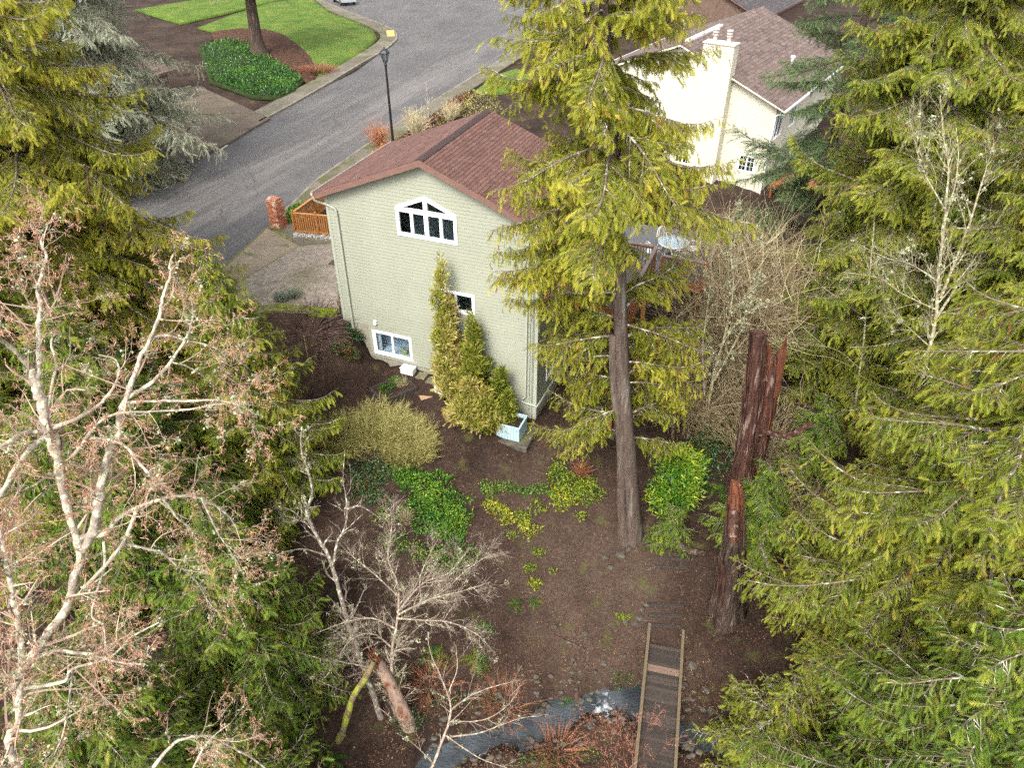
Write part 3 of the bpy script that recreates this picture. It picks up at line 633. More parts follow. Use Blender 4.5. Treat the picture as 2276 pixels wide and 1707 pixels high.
# our driveway: two slabs with a joint, edged with moss
ZD = ZS + .02
sheet('driveway_joint', [at(x, y, ZD - .004) for x, y in ((440, 720), (425, 655), (592, 506), (612, 486), (642, 488), (660, 506), (748, 516), (752, 600), (754, 690), (600, 690), (500, 712))], ZD - .004, 'joint')
sheet('driveway_apron', [at(x, y, ZD) for x, y in ((503, 642), (452, 700), (430, 660), (594, 508), (664, 546))], ZD, 'concrete')
sheet('driveway', [at(x, y, ZD + .004) for x, y in ((665, 547), (748, 540), (750, 610), (752, 684), (600, 676), (470, 706), (504, 645))], ZD + .004, 'aggregate')
sheet('driveway_walk', [at(x, y, ZD + .008) for x, y in ((595, 506), (632, 518), (665, 545), (748, 538), (748, 520), (655, 505), (640, 490), (610, 488))], ZD + .008, 'sidewalk')
mo = Acc()
a_, b_ = at(612, 680, ZD), at(750, 690, ZD)
beam(mo, (a_[0], a_[1], ZD - .16), (b_[0], b_[1], ZD - .16), 0.22, 0.4)
structure('mossy_kerb', mo, 'moss')
# creek
wv_, wf_, fo = [], [], []
k = len(CREEK); tg = np.gradient(CREEK, axis=0); tg /= np.linalg.norm(tg[:, :2], axis=1, keepdims=True)
pc = at(1345, 1600, -3.95)
zc = np.interp(np.arange(k), [0, k * .45, k * .60, k], [-4.05, -4.0, -3.86, -3.80])
cols = np.linspace(-1.9, 1.9, 14)
for i in range(k):
    for c_ in cols:
        x, y = CREEK[i, 0] - tg[i, 1] * c_, CREEK[i, 1] + tg[i, 0] * c_
        wv_.append((x, y, zc[i])); fo.append(math.exp(-((x - pc[0]) ** 2 * 4.0 + (y - pc[1]) ** 2 * 1.2)))
for i in range(k - 1):
    for j in range(13):
        a0 = i * 14 + j; wf_ += [[a0, a0 + 14, a0 + 15], [a0, a0 + 15, a0 + 1]]
wa = Acc(); wa.add(wv_, wf_); wm = wa.mesh('water', smooth=True)
fa = wm.attributes.new('foam', 'FLOAT', 'POINT'); fa.data.foreach_set('value', np.array(fo, np.float32))
structure('water', wm, 'water')

# ------------------------------------------------------------------ buildings
rng = np.random.default_rng(7)
def courses(acc, span, z0, z1, holes, e=0.144, th=0.12, proud=0.022):
    """Lap siding on the local plane y=0 (outside is -y): span(z) -> (x0,x1); holes (x0,x1,za,zb)."""
    z = z0
    while z < z1 - 1e-6:
        zt = min(z + e, z1); zm = (z + zt) / 2
        a, b = span(zm)
        if b > a:
            segs = [(a, b)]
            for h in holes:
                hx = h(zm) if callable(h) else ((h[0], h[1]) if h[2] < zm < h[3] else None)
                if hx is None: continue
                new = []
                for s0, s1 in segs:
                    if hx[1] <= s0 or hx[0] >= s1: new.append((s0, s1))
                    else:
                        if hx[0] > s0: new.append((s0, hx[0]))
                        if hx[1] < s1: new.append((hx[1], s1))
                segs = new
            for s0, s1 in segs:
                v = np.array([[s0, -proud, z], [s1, -proud, z], [s1, th, z], [s0, th, z], [s0, -.004, zt], [s1, -.004, zt], [s1, th, zt], [s0, th, zt]])
                acc.add(v, BOXF)
        z = zt
def window_rect(parent, loc, rz, w, h, cols=2, trim=0.10, grid=None, mat='trim'):
    """A trimmed window of outer size w x h: window > sash, pane."""
    a = Acc()
    box(a, 0, w, -.05, .03, 0, trim); box(a, 0, w, -.05, .03, h - trim, h)
    box(a, 0, trim, -.048, .03, trim, h - trim); box(a, w - trim, w, -.048, .03, trim, h - trim)
    o = obj('window', a, mat, parent, loc, (0, 0, rz))
    iw = (w - 2 * trim) / cols
    for c in range(cols):
        x0 = trim + c * iw; x1 = x0 + iw
        s = Acc(); b = 0.045
        box(s, x0 + .002, x1 - .002, -.02, .05, trim, trim + b); box(s, x0 + .002, x1 - .002, -.02, .05, h - trim - b, h - trim)
        box(s, x0 + .002, x0 + b, -.018, .05, trim + b, h - trim - b); box(s, x1 - b, x1 - .002, -.018, .05, trim + b, h - trim - b)
        if grid:
            for i in range(1, grid[0]):
                xx = x0 + (x1 - x0) * i / grid[0]; box(s, xx - .012, xx + .012, .005, .03, trim + b, h - trim - b)
            for i in range(1, grid[1]):
                zz = trim + (h - 2 * trim) * i / grid[1]; box(s, x0 + b, x1 - b, .007, .028, zz - .012, zz + .012)
        obj('sash', s, mat, o)
        g = Acc(); box(g, x0 + b, x1 - b, .032, .038, trim + b, h - trim - b); obj('pane', g, 'glass', o)
    return o
def shingle_slope(acc, x_eave, z_eave, x_ridge, z_ridge, y0, y1, e=0.15, tab=0.30, seed=1):
    """Tabs laid in courses from eave to ridge; the slope lies in the xz plane, runs along y."""
    r = np.random.default_rng(seed)
    L = math.hypot(x_ridge - x_eave, z_ridge - z_eave); d = np.array([(x_ridge - x_eave) / L, 0, (z_ridge - z_eave) / L])
    nrm = np.array([-d[2], 0, d[0]]);  nrm = nrm if nrm[2] > 0 else -nrm
    nc = int(L / e); e = L / nc
    for i in range(nc):
        off = (i % 2) * tab / 2 + r.uniform(-.02, .02)
        ys = np.arange(y0 - tab + off, y1, tab); ct = r.uniform(-.1, .1)
        for y in ys:
            a, b = max(y, y0), min(y + tab - .012, y1)
            if b - a < .03: continue
            s0 = i * e + r.uniform(-.008, .008); s1 = (i + 1) * e + .03
            base = np.array([x_eave, 0, z_eave])
            lift = .022 + r.uniform(0, .006)
            p = [base + d * s0 + nrm * lift, base + d * s1 + nrm * .004, base + d * s0]
            v = np.array([[p[0][0], a, p[0][2]], [p[0][0], b, p[0][2]], [p[1][0], b, p[1][2]], [p[1][0], a, p[1][2]], [p[2][0], a, p[2][2]], [p[2][0], b, p[2][2]]])
            acc.add(v, [[0, 1, 2], [0, 2, 3], [4, 5, 1], [4, 1, 0], [4, 0, 3], [5, 2, 1]], float(np.clip(r.normal(.45 + ct * .6, .11), 0, 1)))

# ---- the green house
house = thing('green_house', 'sage green lap-sided house with red shingle roof and white gable window', 'house', (HO[0], HO[1], 0), PS)
ZL, ZP, WD, DEP = HZ + 4.79, HZ + 6.615, 9.0, 6.0
SL = (ZP - ZL) / (WD / 2)
def gspan(z):
    if z <= ZL: return 0.0, WD
    k_ = (z - ZL) / SL; return k_, WD - k_
GW = (3.148, 5.715, 7.574, 8.776, 9.326)
def gwhole(z):
    t = .06
    if GW[2] + t < z <= GW[3]: return GW[0] + t, GW[1] - t
    if GW[3] < z < GW[4] - .07:
        k_ = (z - GW[3] + .05) / (GW[4] - GW[3]) * (GW[1] - GW[0]) / 2
        return GW[0] + k_ + .02, GW[1] - k_ - .02
    return None
wl = Acc()
courses(wl, gspan, -.2, ZP, [gwhole, (1.437, 3.237, 1.62, 2.74), (4.71, 6.29, 4.61, 5.46), (-1, 1.2, -1, 2.95), (1.2, 5.2, -1, 1.33), (5.2, 10, -1, .30)])
obj('siding', wl, 'siding', house)
ws = Acc(); courses(ws, lambda z: (0.0, DEP), -.4, ZL, [(1.26, 3.13, 1.23, 2.24), (-1, 9, -1, .22), (1.6, 3.2, 5.8, 7.8)])
obj('siding', ws, 'siding', house, (WD, 0, 0), (0, 0, math.pi / 2))
wb = Acc(); courses(wb, gspan, 2.5, ZP, []); bo = obj('siding', wb, 'siding', house, (WD, DEP, 0), (0, 0, math.pi))
wc = Acc(); courses(wc, lambda z: (0.0, DEP), 2.5, ZL, []); obj('siding', wc, 'siding', house, (0, DEP, 0), (0, 0, -math.pi / 2))
fd = Acc()
box(fd, 0, 1.2, .006, .12, -1, 2.95); box(fd, 1.2, 5.2, .006, .12, -1, 1.33); box(fd, 5.2, WD - .006, .006, .12, -1.5, .30); box(fd, WD - .12, WD - .006, .12, DEP, -1.5, .22)
box(fd, .006, .12, .12, DEP, 0, 2.5); box(fd, .12, WD - .12, DEP - .12, DEP - .006, -1, 2.5)
obj('foundation', fd, 'foundation', house)
for (x0, x1, y0, y1, zb) in ((-.03, .10, -.032, .002, 2.8), (WD - .11, WD + .03, -.034, .002, .05)):
    lbox('corner_board', 'sage_trim', house, x0, x1, y0, y1, zb, ZL - .02)
lbox('corner_board', 'sage_trim', house, WD + .002, WD + .034, .0, .11, .05, ZL - .1)
# roof
OV, OE, HR = 0.38, 0.24, 0.26
YF = DEP + .1
ze = ZL - OE * SL + HR
rl = Acc(); shingle_slope(rl, -OE - .03, ze - .012, WD / 2, ZP + HR, -OV - .02, YF, seed=3); roof = obj('roof', rl, 'shingle', house)
rr = Acc(); shingle_slope(rr, WD + OE + .03, ze - .012, WD / 2, ZP + HR, -OV - .02, YF, seed=4); obj('roof_slope', rr, 'shingle', roof)
for sx, nm in ((1, 'roof_deck'), (-1, 'roof_deck')):
    a = Acc(); e0 = -OE if sx > 0 else WD + OE
    pr = [(e0, ze - .02), (WD / 2, ZP + HR - .02), (WD / 2, ZP + HR - .14), (e0, ze - .14)]
    v = np.array([[x, y, z] for y in (-OV + .03, YF - .03) for x, z in pr])
    a.add(v, [[0, 1, 5], [0, 5, 4], [2, 3, 7], [2, 7, 6], [3, 0, 4], [3, 4, 7], [0, 3, 2], [0, 2, 1], [4, 5, 6], [4, 6, 7]])
    obj(nm, a, 'rake', roof)
for y_, nm in ((-OV, 'rake_board'), (YF - .05, 'rake_board')):
    for sx in (1, -1):
        a = Acc(); e0 = -OE if sx > 0 else WD + OE
        pr = [(e0, ze - .005), (WD / 2, ZP + HR - .005), (WD / 2, ZP + HR - .25), (e0, ze - .25)]
        v = np.array([[x, y, z] for y in (y_ - .025, y_ + .02) for x, z in pr])
        a.add(v, [[0, 1, 2], [0, 2, 3], [4, 6, 5], [4, 7, 6], [0, 4, 5], [0, 5, 1], [3, 2, 6], [3, 6, 7], [0, 3, 7], [0, 7, 4], [1, 5, 6], [1, 6, 2]])
        obj(nm, a, 'rake', roof)
# ridge caps, each a bent tab
rc = Acc(); hw = .17; d_ = hw * SL
rc.add([[-hw, 0, .045 - d_], [0, 0, .055], [hw, 0, .045 - d_], [-hw, .24, .02 - d_], [0, .24, .03], [hw, .24, .02 - d_], [-hw, 0, .01 - d_], [0, 0, .01], [hw, 0, .01 - d_]],
       [[0, 1, 4], [0, 4, 3], [1, 2, 5], [1, 5, 4], [6, 7, 1], [6, 1, 0], [7, 8, 2], [7, 2, 1]])
rcm = rc.mesh('ridge_cap'); rcm.materials.append(M['ridge'])
for i in range(31): obj('ridge_cap', rcm, None, roof, (WD / 2, -OV - .02 + i * .205, ZP + HR + .012))
# gutter and downspouts
gt = Acc(); gx0 = -OE - .035
prof = [(0, .03), (-.02, -.09), (-.06, -.115), (-.10, -.09), (-.115, .0), (-.107, .0), (-.095, -.083), (-.06, -.103), (-.025, -.083), (-.008, 0)]
v = np.array([[gx0 + x, y, ze + .005 + z] for y in (-OV - .02, YF) for x, z in prof]); k = len(prof); f = []
for i in range(k): j = (i + 1) % k; f += [[i, j, k + j], [i, k + j, k + i]]
gt.add(v, f); gt.add(np.array([[gx0 + x, -OV - .022, ze - .03 + z] for x, z in prof[:5]]), [[0, 1, 2], [0, 2, 3], [0, 3, 4]])
obj('gutter', gt, 'gutter', house)
ds = Acc(); tubes(ds, [smooth_path([(-.32, -.34, ze - .13), (-.30, -.30, ze - .35), (-.12, -.12, 8.42), (.05, -.085, 8.38), (.40, -.085, 8.26), (.47, -.085, 8.12), (.475, -.085, 7.8)], 18)], [np.full(18, .045)], 8)
beam(ds, (.475, -.085, 7.85), (.47, -.085, 2.6), .085, .07, up=(0, 1, 0)); obj('downspout', ds, 'sage_trim', house)
ds = Acc(); beam(ds, (8.58, -.075, 8.3), (8.55, -.075, 1.15), .08, .07, up=(0, 1, 0))
tubes(ds, [smooth_path([(8.55, -.075, 1.2), (8.53, -.08, 1.08), (8.42, -.08, .98), (8.40, -.08, .86), (8.55, -.085, .80), (8.98, -.085, .78), (9.10, .03, .78), (9.10, 2.2, .74)], 26)], [np.full(26, .045)], 8)
obj('downspout', ds, 'sage_trim', house)
for x, r_, zb in ((8.70, .022, .15), (8.80, .028, .0), (8.86, .014, .9)):
    a = Acc(); tubes(a, [[(x, -.05, 6.4), (x, -.05, 3.0), (x - .01, -.05, zb)]], [[r_] * 3], 6); obj('conduit', a, 'sage_trim', house)
vb = Acc(); bevel_box(vb, 1.54, 1.68, -.12, -.02, 3.13, 3.32); obj('vent_box', vb, 'white_plastic', house)
# windows
gwp = [(GW[0], GW[2]), (GW[1], GW[2]), (GW[1], GW[3]), ((GW[0] + GW[1]) / 2, GW[4]), (GW[0], GW[3])]
gf_ = Acc(); T = .13; mid = (GW[0] + GW[1]) / 2
def bar(acc, x0, x1, z0, z1, y0=-.055, y1=.03): box(acc, x0, x1, y0, y1, z0, z1)
bar(gf_, GW[0], GW[1], GW[2], GW[2] + T); bar(gf_, GW[0], GW[0] + T, GW[2] + T, GW[3]); bar(gf_, GW[1] - T, GW[1], GW[2] + T, GW[3])
sw = (GW[4] - GW[3]) / (mid - GW[0])
for s in (1, -1):
    x0 = GW[0] if s > 0 else GW[1]; pr = [(x0, GW[3]), (mid, GW[4]), (mid, GW[4] - T * 1.1), (x0, GW[3] - T * 1.1)]
    v = np.array([[x, y, z] for y in (-.057, .032) for x, z in pr])
    gf_.add(v, [[0, 1, 2], [0, 2, 3], [4, 6, 5], [4, 7, 6], [0, 4, 5], [0, 5, 1], [3, 2, 6], [3, 6, 7], [0, 3, 7], [0, 7, 4], [1, 5, 6], [1, 6, 2]])
gw_o = obj('window', gf_, 'trim', house, label='white gable window of six dark panes with peaked top')
a = Acc(); bar(a, mid - .085, mid + .085, GW[2] + T, GW[4] - T, -.050, .03); bar(a, GW[0] + T, mid - .085, GW[3] - .20, GW[3] - .03, -.047, .03); bar(a, mid + .085, GW[1] - T, GW[3] - .20, GW[3] - .03, -.047, .03)
for s in (-1, 1): xm = mid + s * (mid - GW[0] - T + .085) / 2; bar(a, xm - .06, xm + .06, GW[2] + T, GW[3] - .20, -.044, .03)
obj('mullion', a, 'trim', gw_o)
for s in (-1, 1):
    xm = mid + s * (mid - GW[0] - T + .085) / 2
    for x0, x1 in ((min(mid + s * .085, xm - s * .06), max(mid + s * .085, xm - s * .06)), (min(xm + s * .06, mid + s * (mid - GW[0] - T)), max(xm + s * .06, mid + s * (mid - GW[0] - T)))):
        lbox('pane', 'glass', gw_o, x0 - .004, x1 + .004, .012, .018, GW[2] + T - .004, GW[3] - .196)
    a = Acc(); x1 = mid + s * .08; x0 = mid + s * (mid - GW[0] - T)
    z_ = GW[3] - .035; zt_ = GW[4] - .12; v = np.array([[x, y, z] for y in (.012, .018) for x, z in ((x0, z_), (x1, z_), (x1, zt_))]); a.add(v, [[0, 1, 2], [3, 5, 4], [0, 3, 4], [0, 4, 1], [1, 4, 5], [1, 5, 2], [2, 5, 3], [2, 3, 0]])
    obj('pane', a, 'glass', gw_o)
window_rect(house, (1.377, -.001, 1.56), 0, 1.92, 1.24)
window_rect(house, (4.65, -.001, 4.55), 0, 1.70, .97)
window_rect(house, (WD, 1.197, 1.17), math.pi / 2, 1.99, 1.13)
window_rect(house, (WD, 1.55, 5.78), math.pi / 2, 1.7, 2.05, trim=.08)
M['room_dark'] = plain('room_shade', (0.085, 0.095, 0.10), rough=0.8); ru = Acc(); box(ru, .2, 8.8, .9, 1.0, 3.5, 8.3); box(ru, 2.4, 6.6, .9, 1.0, 8.3, 9.3); box(ru, .2, 8.8, .14, .89, 6.4, 6.5); obj('room_partition', ru, 'room_dark', house)
rm = Acc(); box(rm, .2, 8.8, .75, .85, 0, 3.4); box(rm, .2, 8.8, .14, .74, 3.4, 3.5); box(rm, .2, 8.8, .14, .74, 1.35, 1.42); obj('room_partition', rm, 'room', house)
sh = Acc(); box(sh, 1.3, 3.4, .16, .70, 1.58, 1.62); obj('window_shelf', sh, 'white_paint', house)
for (x0, x1, z1, mt) in ((2.55, 2.85, 1.84, 'olive_box'), (2.95, 3.05, 1.90, 'green_jar')):
    if mt not in M: M[mt] = plain(mt, (0.50, 0.46, 0.22) if mt == 'olive_box' else (0.18, 0.34, 0.16))
    a = Acc(); bevel_box(a, x0, x1, .22, .45, 1.62, z1, .03); obj('box_on_shelf' if mt == 'olive_box' else 'jar', a, mt, house)
lbox('blind', 'white_plastic', house, 1.5, 1.68, .15, .17, 1.66, 2.7)

# ---- the deck on the house's right side
deck = thing('timber_deck', 'raised red-stained timber deck with dark baluster railing beside the green house', 'deck', (HO[0], HO[1], 0), PS)
DU, DV0, DV1, DZ = 12.55, .36, 4.2, 5.75
pb = Acc(); box(pb, 0, DU - WD - .06, 0, .135, -.02, .02, .5); pbm = pb.mesh('deck_board'); pbm.materials.append(M['greywood'])
for i in range(27): obj('deck_board', pbm, None, deck, (WD + .05, DV0 + .02 + i * .143, DZ))
for (x0, x1, y0, y1) in ((WD + .04, DU, DV0 - .05, DV0 - .002), (WD + .04, DU, DV1 + .005, DV1 + .05), (DU + .002, DU + .05, DV0 - .05, DV1 + .05)):
    lbox('rim_beam', 'deckwood', deck, x0, x1, y0, y1, DZ - .30, DZ - .005, .65)
for i in range(7): lbox('joist', 'deckwood', deck, WD + .25 + i * .5, WD + .29 + i * .5, DV0 + .02, DV1 - .02, DZ - .24, DZ - .022, .3)
for (x, y, zb) in ((12.14, .46, -.05), (12.35, 4.0, -.1)):
    pt = Acc(); box(pt, x - .075, x + .075, y - .075, y + .075, zb + .1, DZ - .31, .8); po = obj('post', pt, 'cedarwood', deck)
    ft = Acc(); prism(ft, [(x - .30, y - .30), (x + .30, y - .30), (x + .30, y + .30), (x - .30, y + .30)], zb - .6, zb); lathe(ft, [(.0, 0), (.11, 0), (.11, .1), (0, .1)], 8, (x, y, zb)); obj('footing', ft, 'moss_rock', po)
a = Acc(); beam(a, (12.1, .46, 4.3), (11.1, .46, 5.42), .09, .09, .5); obj('brace', a, 'deckwood', deck)
ptm = Acc(); box(ptm, -.05, .05, -.05, .05, -.3, 1.04, .6); ptm = ptm.mesh('rail_post'); ptm.materials.append(M['deckwood'])
blm = Acc(); box(blm, -.018, .018, -.018, .018, .08, .97); blm = blm.mesh('baluster'); blm.materials.append(M['brownwall'])
def railing(parent, a, b, z, n, top='greywood', spacing=.125, bm=blm):
    a, b = np.array(a, float), np.array(b, float); L = np.linalg.norm(b - a)
    for i in range(n + 1):
        p_ = a + (b - a) * i / n; obj('rail_post', ptm, None, parent, (p_[0], p_[1], z))
    t = Acc(); beam(t, (*a, z + 1.06), (*b, z + 1.06), .14, .04, .85); obj('top_rail', t, top, parent)
    for zz in (.98, .06): t = Acc(); beam(t, (*a, z + zz), (*b, z + zz), .04, .07, .5); obj('rail', t, 'deckwood', parent)
    k_ = int(L / spacing)
    for i in range(1, k_):
        p_ = a + (b - a) * i / k_; obj('baluster', bm, None, parent, (p_[0], p_[1], z))
railing(deck, (WD + .15, DV0 + .02), (DU - .02, DV0 + .02), DZ, 3)
railing(deck, (DU - .02, DV0 + .15), (DU - .02, DV1 - .02), DZ, 3)
railing(deck, (DU - .15, DV1 - .02), (WD + .9, DV1 - .02), DZ, 2)

patio = thing('grey_deck_platform', 'dark grey lower deck platform holding the white patio set', 'deck', (HO[0], HO[1], 0), PS)
pb = Acc(); box(pb, 0, 5.0, 0, .135, -.02, .02, .5); pbm2 = pb.mesh('deck_board'); pbm2.materials.append(M['grey_deck'])
for i in range(36): obj('deck_board', pbm2, None, patio, (9.6, 5.0 + i * .143, 4.95))
lbox('rim_beam', 'deckwood', patio, 9.6, 14.6, 4.95, 4.99, 4.65, 4.97, .5); lbox('rim_beam', 'deckwood', patio, 14.605, 14.65, 4.95, 10.2, 4.65, 4.97, .5)
for x, y in ((10, 5.1), (14.4, 5.1), (10, 9.9), (14.4, 9.9)): lbox('post', 'deckwood', patio, x - .07, x + .07, y - .07, y + .07, -.6, 4.92, .4)
blk = Acc(); box(blk, -.012, .012, -.012, .012, .08, .97); blk = blk.mesh('baluster'); blk.materials.append(M['black_metal'])
def railing2(a, b): railing(patio, a, b, 4.97, 2, bm=blk)
railing2((12.7, 5.05), (14.5, 5.05)); railing2((14.55, 5.2), (14.55, 10.0))

def patio_chair(loc, rz, label):
    t = thing('patio_chair', label, 'chair', loc, rz, 'white patio chairs')
    a = Acc(); lathe(a, [(0, .44), (.25, .44), (.27, .42), (.26, .40), (0, .40)], 14); obj('seat', a, 'white_paint', t)
    for i in range(4):
        an = math.pi / 4 + i * math.pi / 2; a = Acc(); c_, s_ = math.cos(an), math.sin(an)
        tubes(a, [[(c_ * .20, s_ * .20, .41), (c_ * .22, s_ * .22, .2), (c_ * .27, s_ * .27, 0)]], [[.016] * 3], 6); obj('leg', a, 'white_paint', t)
    a = Acc(); an = np.linspace(-.15, math.pi + .15, 15)
    P = np.stack([np.cos(an) * .24, np.full(15, .24) + .05 * np.sin(an), .55 + np.sin(an) * .40], -1); tubes(a, [P], [np.full(15, .017)], 6)
    for x in (-.12, 0, .12): tubes(a, [[(x, .23, .43), (x, .27, .70), (x * .8, .29, .92)]], [[.012] * 3], 5)
    obj('backrest', a, 'white_paint', t)
    for s in (-1, 1):
        a = Acc(); tubes(a, [smooth_path([(s * .25, .22, .66), (s * .30, .0, .66), (s * .28, -.16, .64), (s * .25, -.2, .44)], 8)], [np.full(8, .014)], 5); obj('armrest', a, 'white_paint', t)
    return t
pt = thing('patio_table', 'glass-topped white patio table on the grey deck platform', 'table', hs(12.75, 7.2, 4.975), PS)
a = Acc(); lathe(a, [(0, .73), (.62, .73), (.64, .72), (.62, .705), (0, .705)], 28); obj('tabletop', a, 'tableglass', pt)
a = Acc(); lathe(a, [(.63, .69), (.66, .70), (.66, .735), (.64, .74)], 28); obj('table_rim', a, 'white_paint', pt)
for i in range(4):
    an = i * math.pi / 2 + .6; a = Acc(); c_, s_ = math.cos(an), math.sin(an); tubes(a, [smooth_path([(c_ * .45, s_ * .45, .71), (c_ * .25, s_ * .25, .4), (c_ * .45, s_ * .45, 0)], 7)], [np.full(7, .02)], 6); obj('leg', a, 'white_paint', pt)
patio_chair(hs(11.95, 6.6, 4.975), PS + math.radians(150), 'white patio chair between the table and the timber railing')
patio_chair(hs(13.15, 6.35, 4.975), PS + math.radians(195), 'white patio chair in front of the table, nearest the big cedar')
patio_chair(hs(12.2, 7.95, 4.975), PS + math.radians(40), 'white patio chair behind the table, next to the house')
patio_chair(hs(13.6, 7.5, 4.975), PS + math.radians(-80), 'white patio chair on the outer side of the table')

# ---- the cream neighbour
PN = math.radians(-34); NC = np.array([16.8, 48.4]); NW, ND = 13.6, 15.0
nb = thing('cream_house', 'cream lap-sided house with brown roof and chimney chase behind the cedars', 'house', (NC[0], NC[1], 0), PN)
nzl, nsl = 6.25, .405; nzp = nzl + nsl * NW / 2
def nspan(z):
    if z <= nzl: return -NW, 0.0
    k_ = (z - nzl) / nsl; return -NW + k_, -k_
a = Acc(); courses(a, nspan, 0, nzp, [(-1.85, -.65, 1.75, 2.9), (-9.95, -8.9, 3.75, 5.4), (-8.7, -7.6, 1.4, 2.5), (-6.4, -5.2, 1.4, 2.5)], e=.16); obj('siding', a, 'cream', nb)
a = Acc(); courses(a, lambda z: (0.0, ND), 0, nzl, [(.4, 2.0, 4.0, 5.7), (3.6, 5.0, 4.0, 5.5)], e=.16); obj('siding', a, 'cream', nb, (0, 0, 0), (0, 0, math.pi / 2))
a = Acc(); box(a, -NW + .01, -.01, .13, .2, -2, 0.6); box(a, -NW, 0, ND - .1, ND, -1, nzl); box(a, -NW, -NW + .1, .13, ND - .1, -1, nzl); box(a, -.14, -.02, .2, ND, -2, 0); obj('foundation', a, 'foundation', nb)
window_rect(nb, (-1.85, -.001, 1.75), 0, 1.2, 1.15, cols=2, grid=(2, 3), trim=.07)
window_rect(nb, (-9.95, -.001, 3.7), 0, 1.05, 1.75, cols=1, grid=(1, 2), trim=.08)
window_rect(nb, (-8.7, -.001, 1.4), 0, 1.1, 1.1, cols=2, grid=(2, 2), trim=.07)
window_rect(nb, (-6.4, -.001, 1.4), 0, 1.2, 1.1, cols=2, grid=(2, 2), trim=.07)
window_rect(nb, (0, .4, 3.95), math.pi / 2, 1.6, 1.75, cols=2, trim=.08)
window_rect(nb, (0, 3.6, 3.95), math.pi / 2, 1.4, 1.55, cols=2, trim=.08)
a = Acc(); box(a, -NW + .2, -.2, 1.6, 1.7, 0, 6.2); box(a, -2.0, -1.9, .2, ND, 0, 6.2); obj('room_partition', a, 'room', nb)
lbox('corner_board', 'cream', nb, -.12, .03, -.034, .002, 0, nzl); lbox('corner_board', 'cream', nb, .002, .034, 0, .12, 0, nzl - .05)
nze = nzl - .6 * nsl + .24
nr = Acc(); shingle_slope(nr, .62, nze, -NW / 2, nzp + .24, -.5, ND + .4, e=.28, tab=.5, seed=8); nroof = obj('roof', nr, 'brownroof', nb)
nr = Acc(); shingle_slope(nr, -NW - .62, nze, -NW / 2, nzp + .24, -.5, ND + .4, e=.28, tab=.5, seed=9); obj('roof_slope', nr, 'brownroof', nroof)
for e0 in (.6, -NW - .6):
    a = Acc(); pr = [(e0, nze - .02), (-NW / 2, nzp + .22), (-NW / 2, nzp + .10), (e0, nze - .14)]
    v = np.array([[x, y, z] for y in (-.47, ND + .37) for x, z in pr]); a.add(v, [[0, 1, 5], [0, 5, 4], [2, 3, 7], [2, 7, 6], [3, 0, 4], [3, 4, 7], [0, 3, 2], [0, 2, 1], [4, 5, 6], [4, 6, 7]]); obj('roof_deck', a, 'cream', nroof)
a = Acc(); box(a, -NW / 2 - .14, -NW / 2 + .14, .6, 6.6, nzp + .2, nzp + .33); obj('ridge_vent', a, 'white_paint', nroof, label='long white vent strip along the ridge')
for e0, s in ((.64, 1), (-NW - .64, -1)):
    a = Acc(); box(a, e0, e0 + s * .12, -.5, ND + .4, nze - .13, nze - .02) if s > 0 else box(a, e0 - .12, e0, -.5, ND + .4, nze - .13, nze - .02); obj('gutter', a, 'white_paint', nb)
a = Acc(); tubes(a, [smooth_path([(.70, -.4, nze - .1), (.62, -.3, nze - .3), (.10, -.06, nze - .5), (.04, -.06, nze - .9)], 12)], [np.full(12, .05)], 8); tubes(a, [[(.04, -.06, nze - .8), (.04, -.06, 3), (.04, -.06, .2)]], [[.05] * 3], 8); obj('downspout', a, 'white_paint', nb)
ch_ = Acc(); courses(ch_, lambda z: (0, 2.0), 0, 9.6, [], e=.16); cho = obj('chimney_chase', ch_, 'cream', nb, (-5.1, -.85, 0))
a = Acc(); courses(a, lambda z: (0, .85), 0, 9.6, [], e=.16); obj('chase_side', a, 'cream', cho, (2.0, 0, 0), (0, 0, math.pi / 2))
a = Acc(); box(a, .0, 2.0, .12, .9, 0, 9.58); obj('chase_core', a, 'cream', cho)
a = Acc(); box(a, -.06, 2.06, -.08, .95, 9.6, 9.68); obj('chase_cap', a, 'gutter', cho)
for x in (.55, 1.45):
    a = Acc(); lathe(a, [(.13, 0), (.13, .35), (.19, .36), (.19, .42), (.13, .43), (.13, .5), (.2, .51), (.2, .57), (.13, .58), (.13, .66), (.21, .68), (.2, .74), (0, .78)], 14, (x, .4, 9.68)); obj('flue', a, 'gutter', cho)
a = Acc(); lathe(a, [(.09, 0), (.09, .5), (.16, .52), (.17, .62), (.1, .68), (0, .7)], 12, (-1.6, 7.5, nzl + nsl * 1.6 + .15)); obj('roof_vent', a, 'white_plastic', nroof)
# the neighbour's decks
def low_deck(loc, rz, w, d, z, label):
    t = thing('low_deck', label, 'deck', loc, rz)
    n_ = int(d / .145); b_ = Acc(); box(b_, 0, w, 0, .138, z - .03, z, .5); bm_ = b_.mesh('deck_board'); bm_.materials.append(M['orangewood'])
    for i in range(n_): obj('deck_board', bm_, None, t, (0, i * .145, 0))
    lbox('rim_beam', 'orangewood', t, 0, w, -.05, -.004, z - .3, z - .004, .4)
    for x in (.1, w - .1):
        for y in (.1, d - .1): lbox('post', 'orangewood', t, x - .06, x + .06, y - .06, y + .06, z - 3, z - .035, .4)
    return t
q_ = at(1490, 425, .4); low_deck((q_[0], q_[1], 0), PN, 2.6, 2.2, .6, 'bright orange deck patch glimpsed between cedar branches below the cream house')
dk = low_deck((NC[0] + .4, NC[1] - .6, 0), PN, 3.2, 2.6, 1.5, 'orange-red deck at the right corner of the cream house')
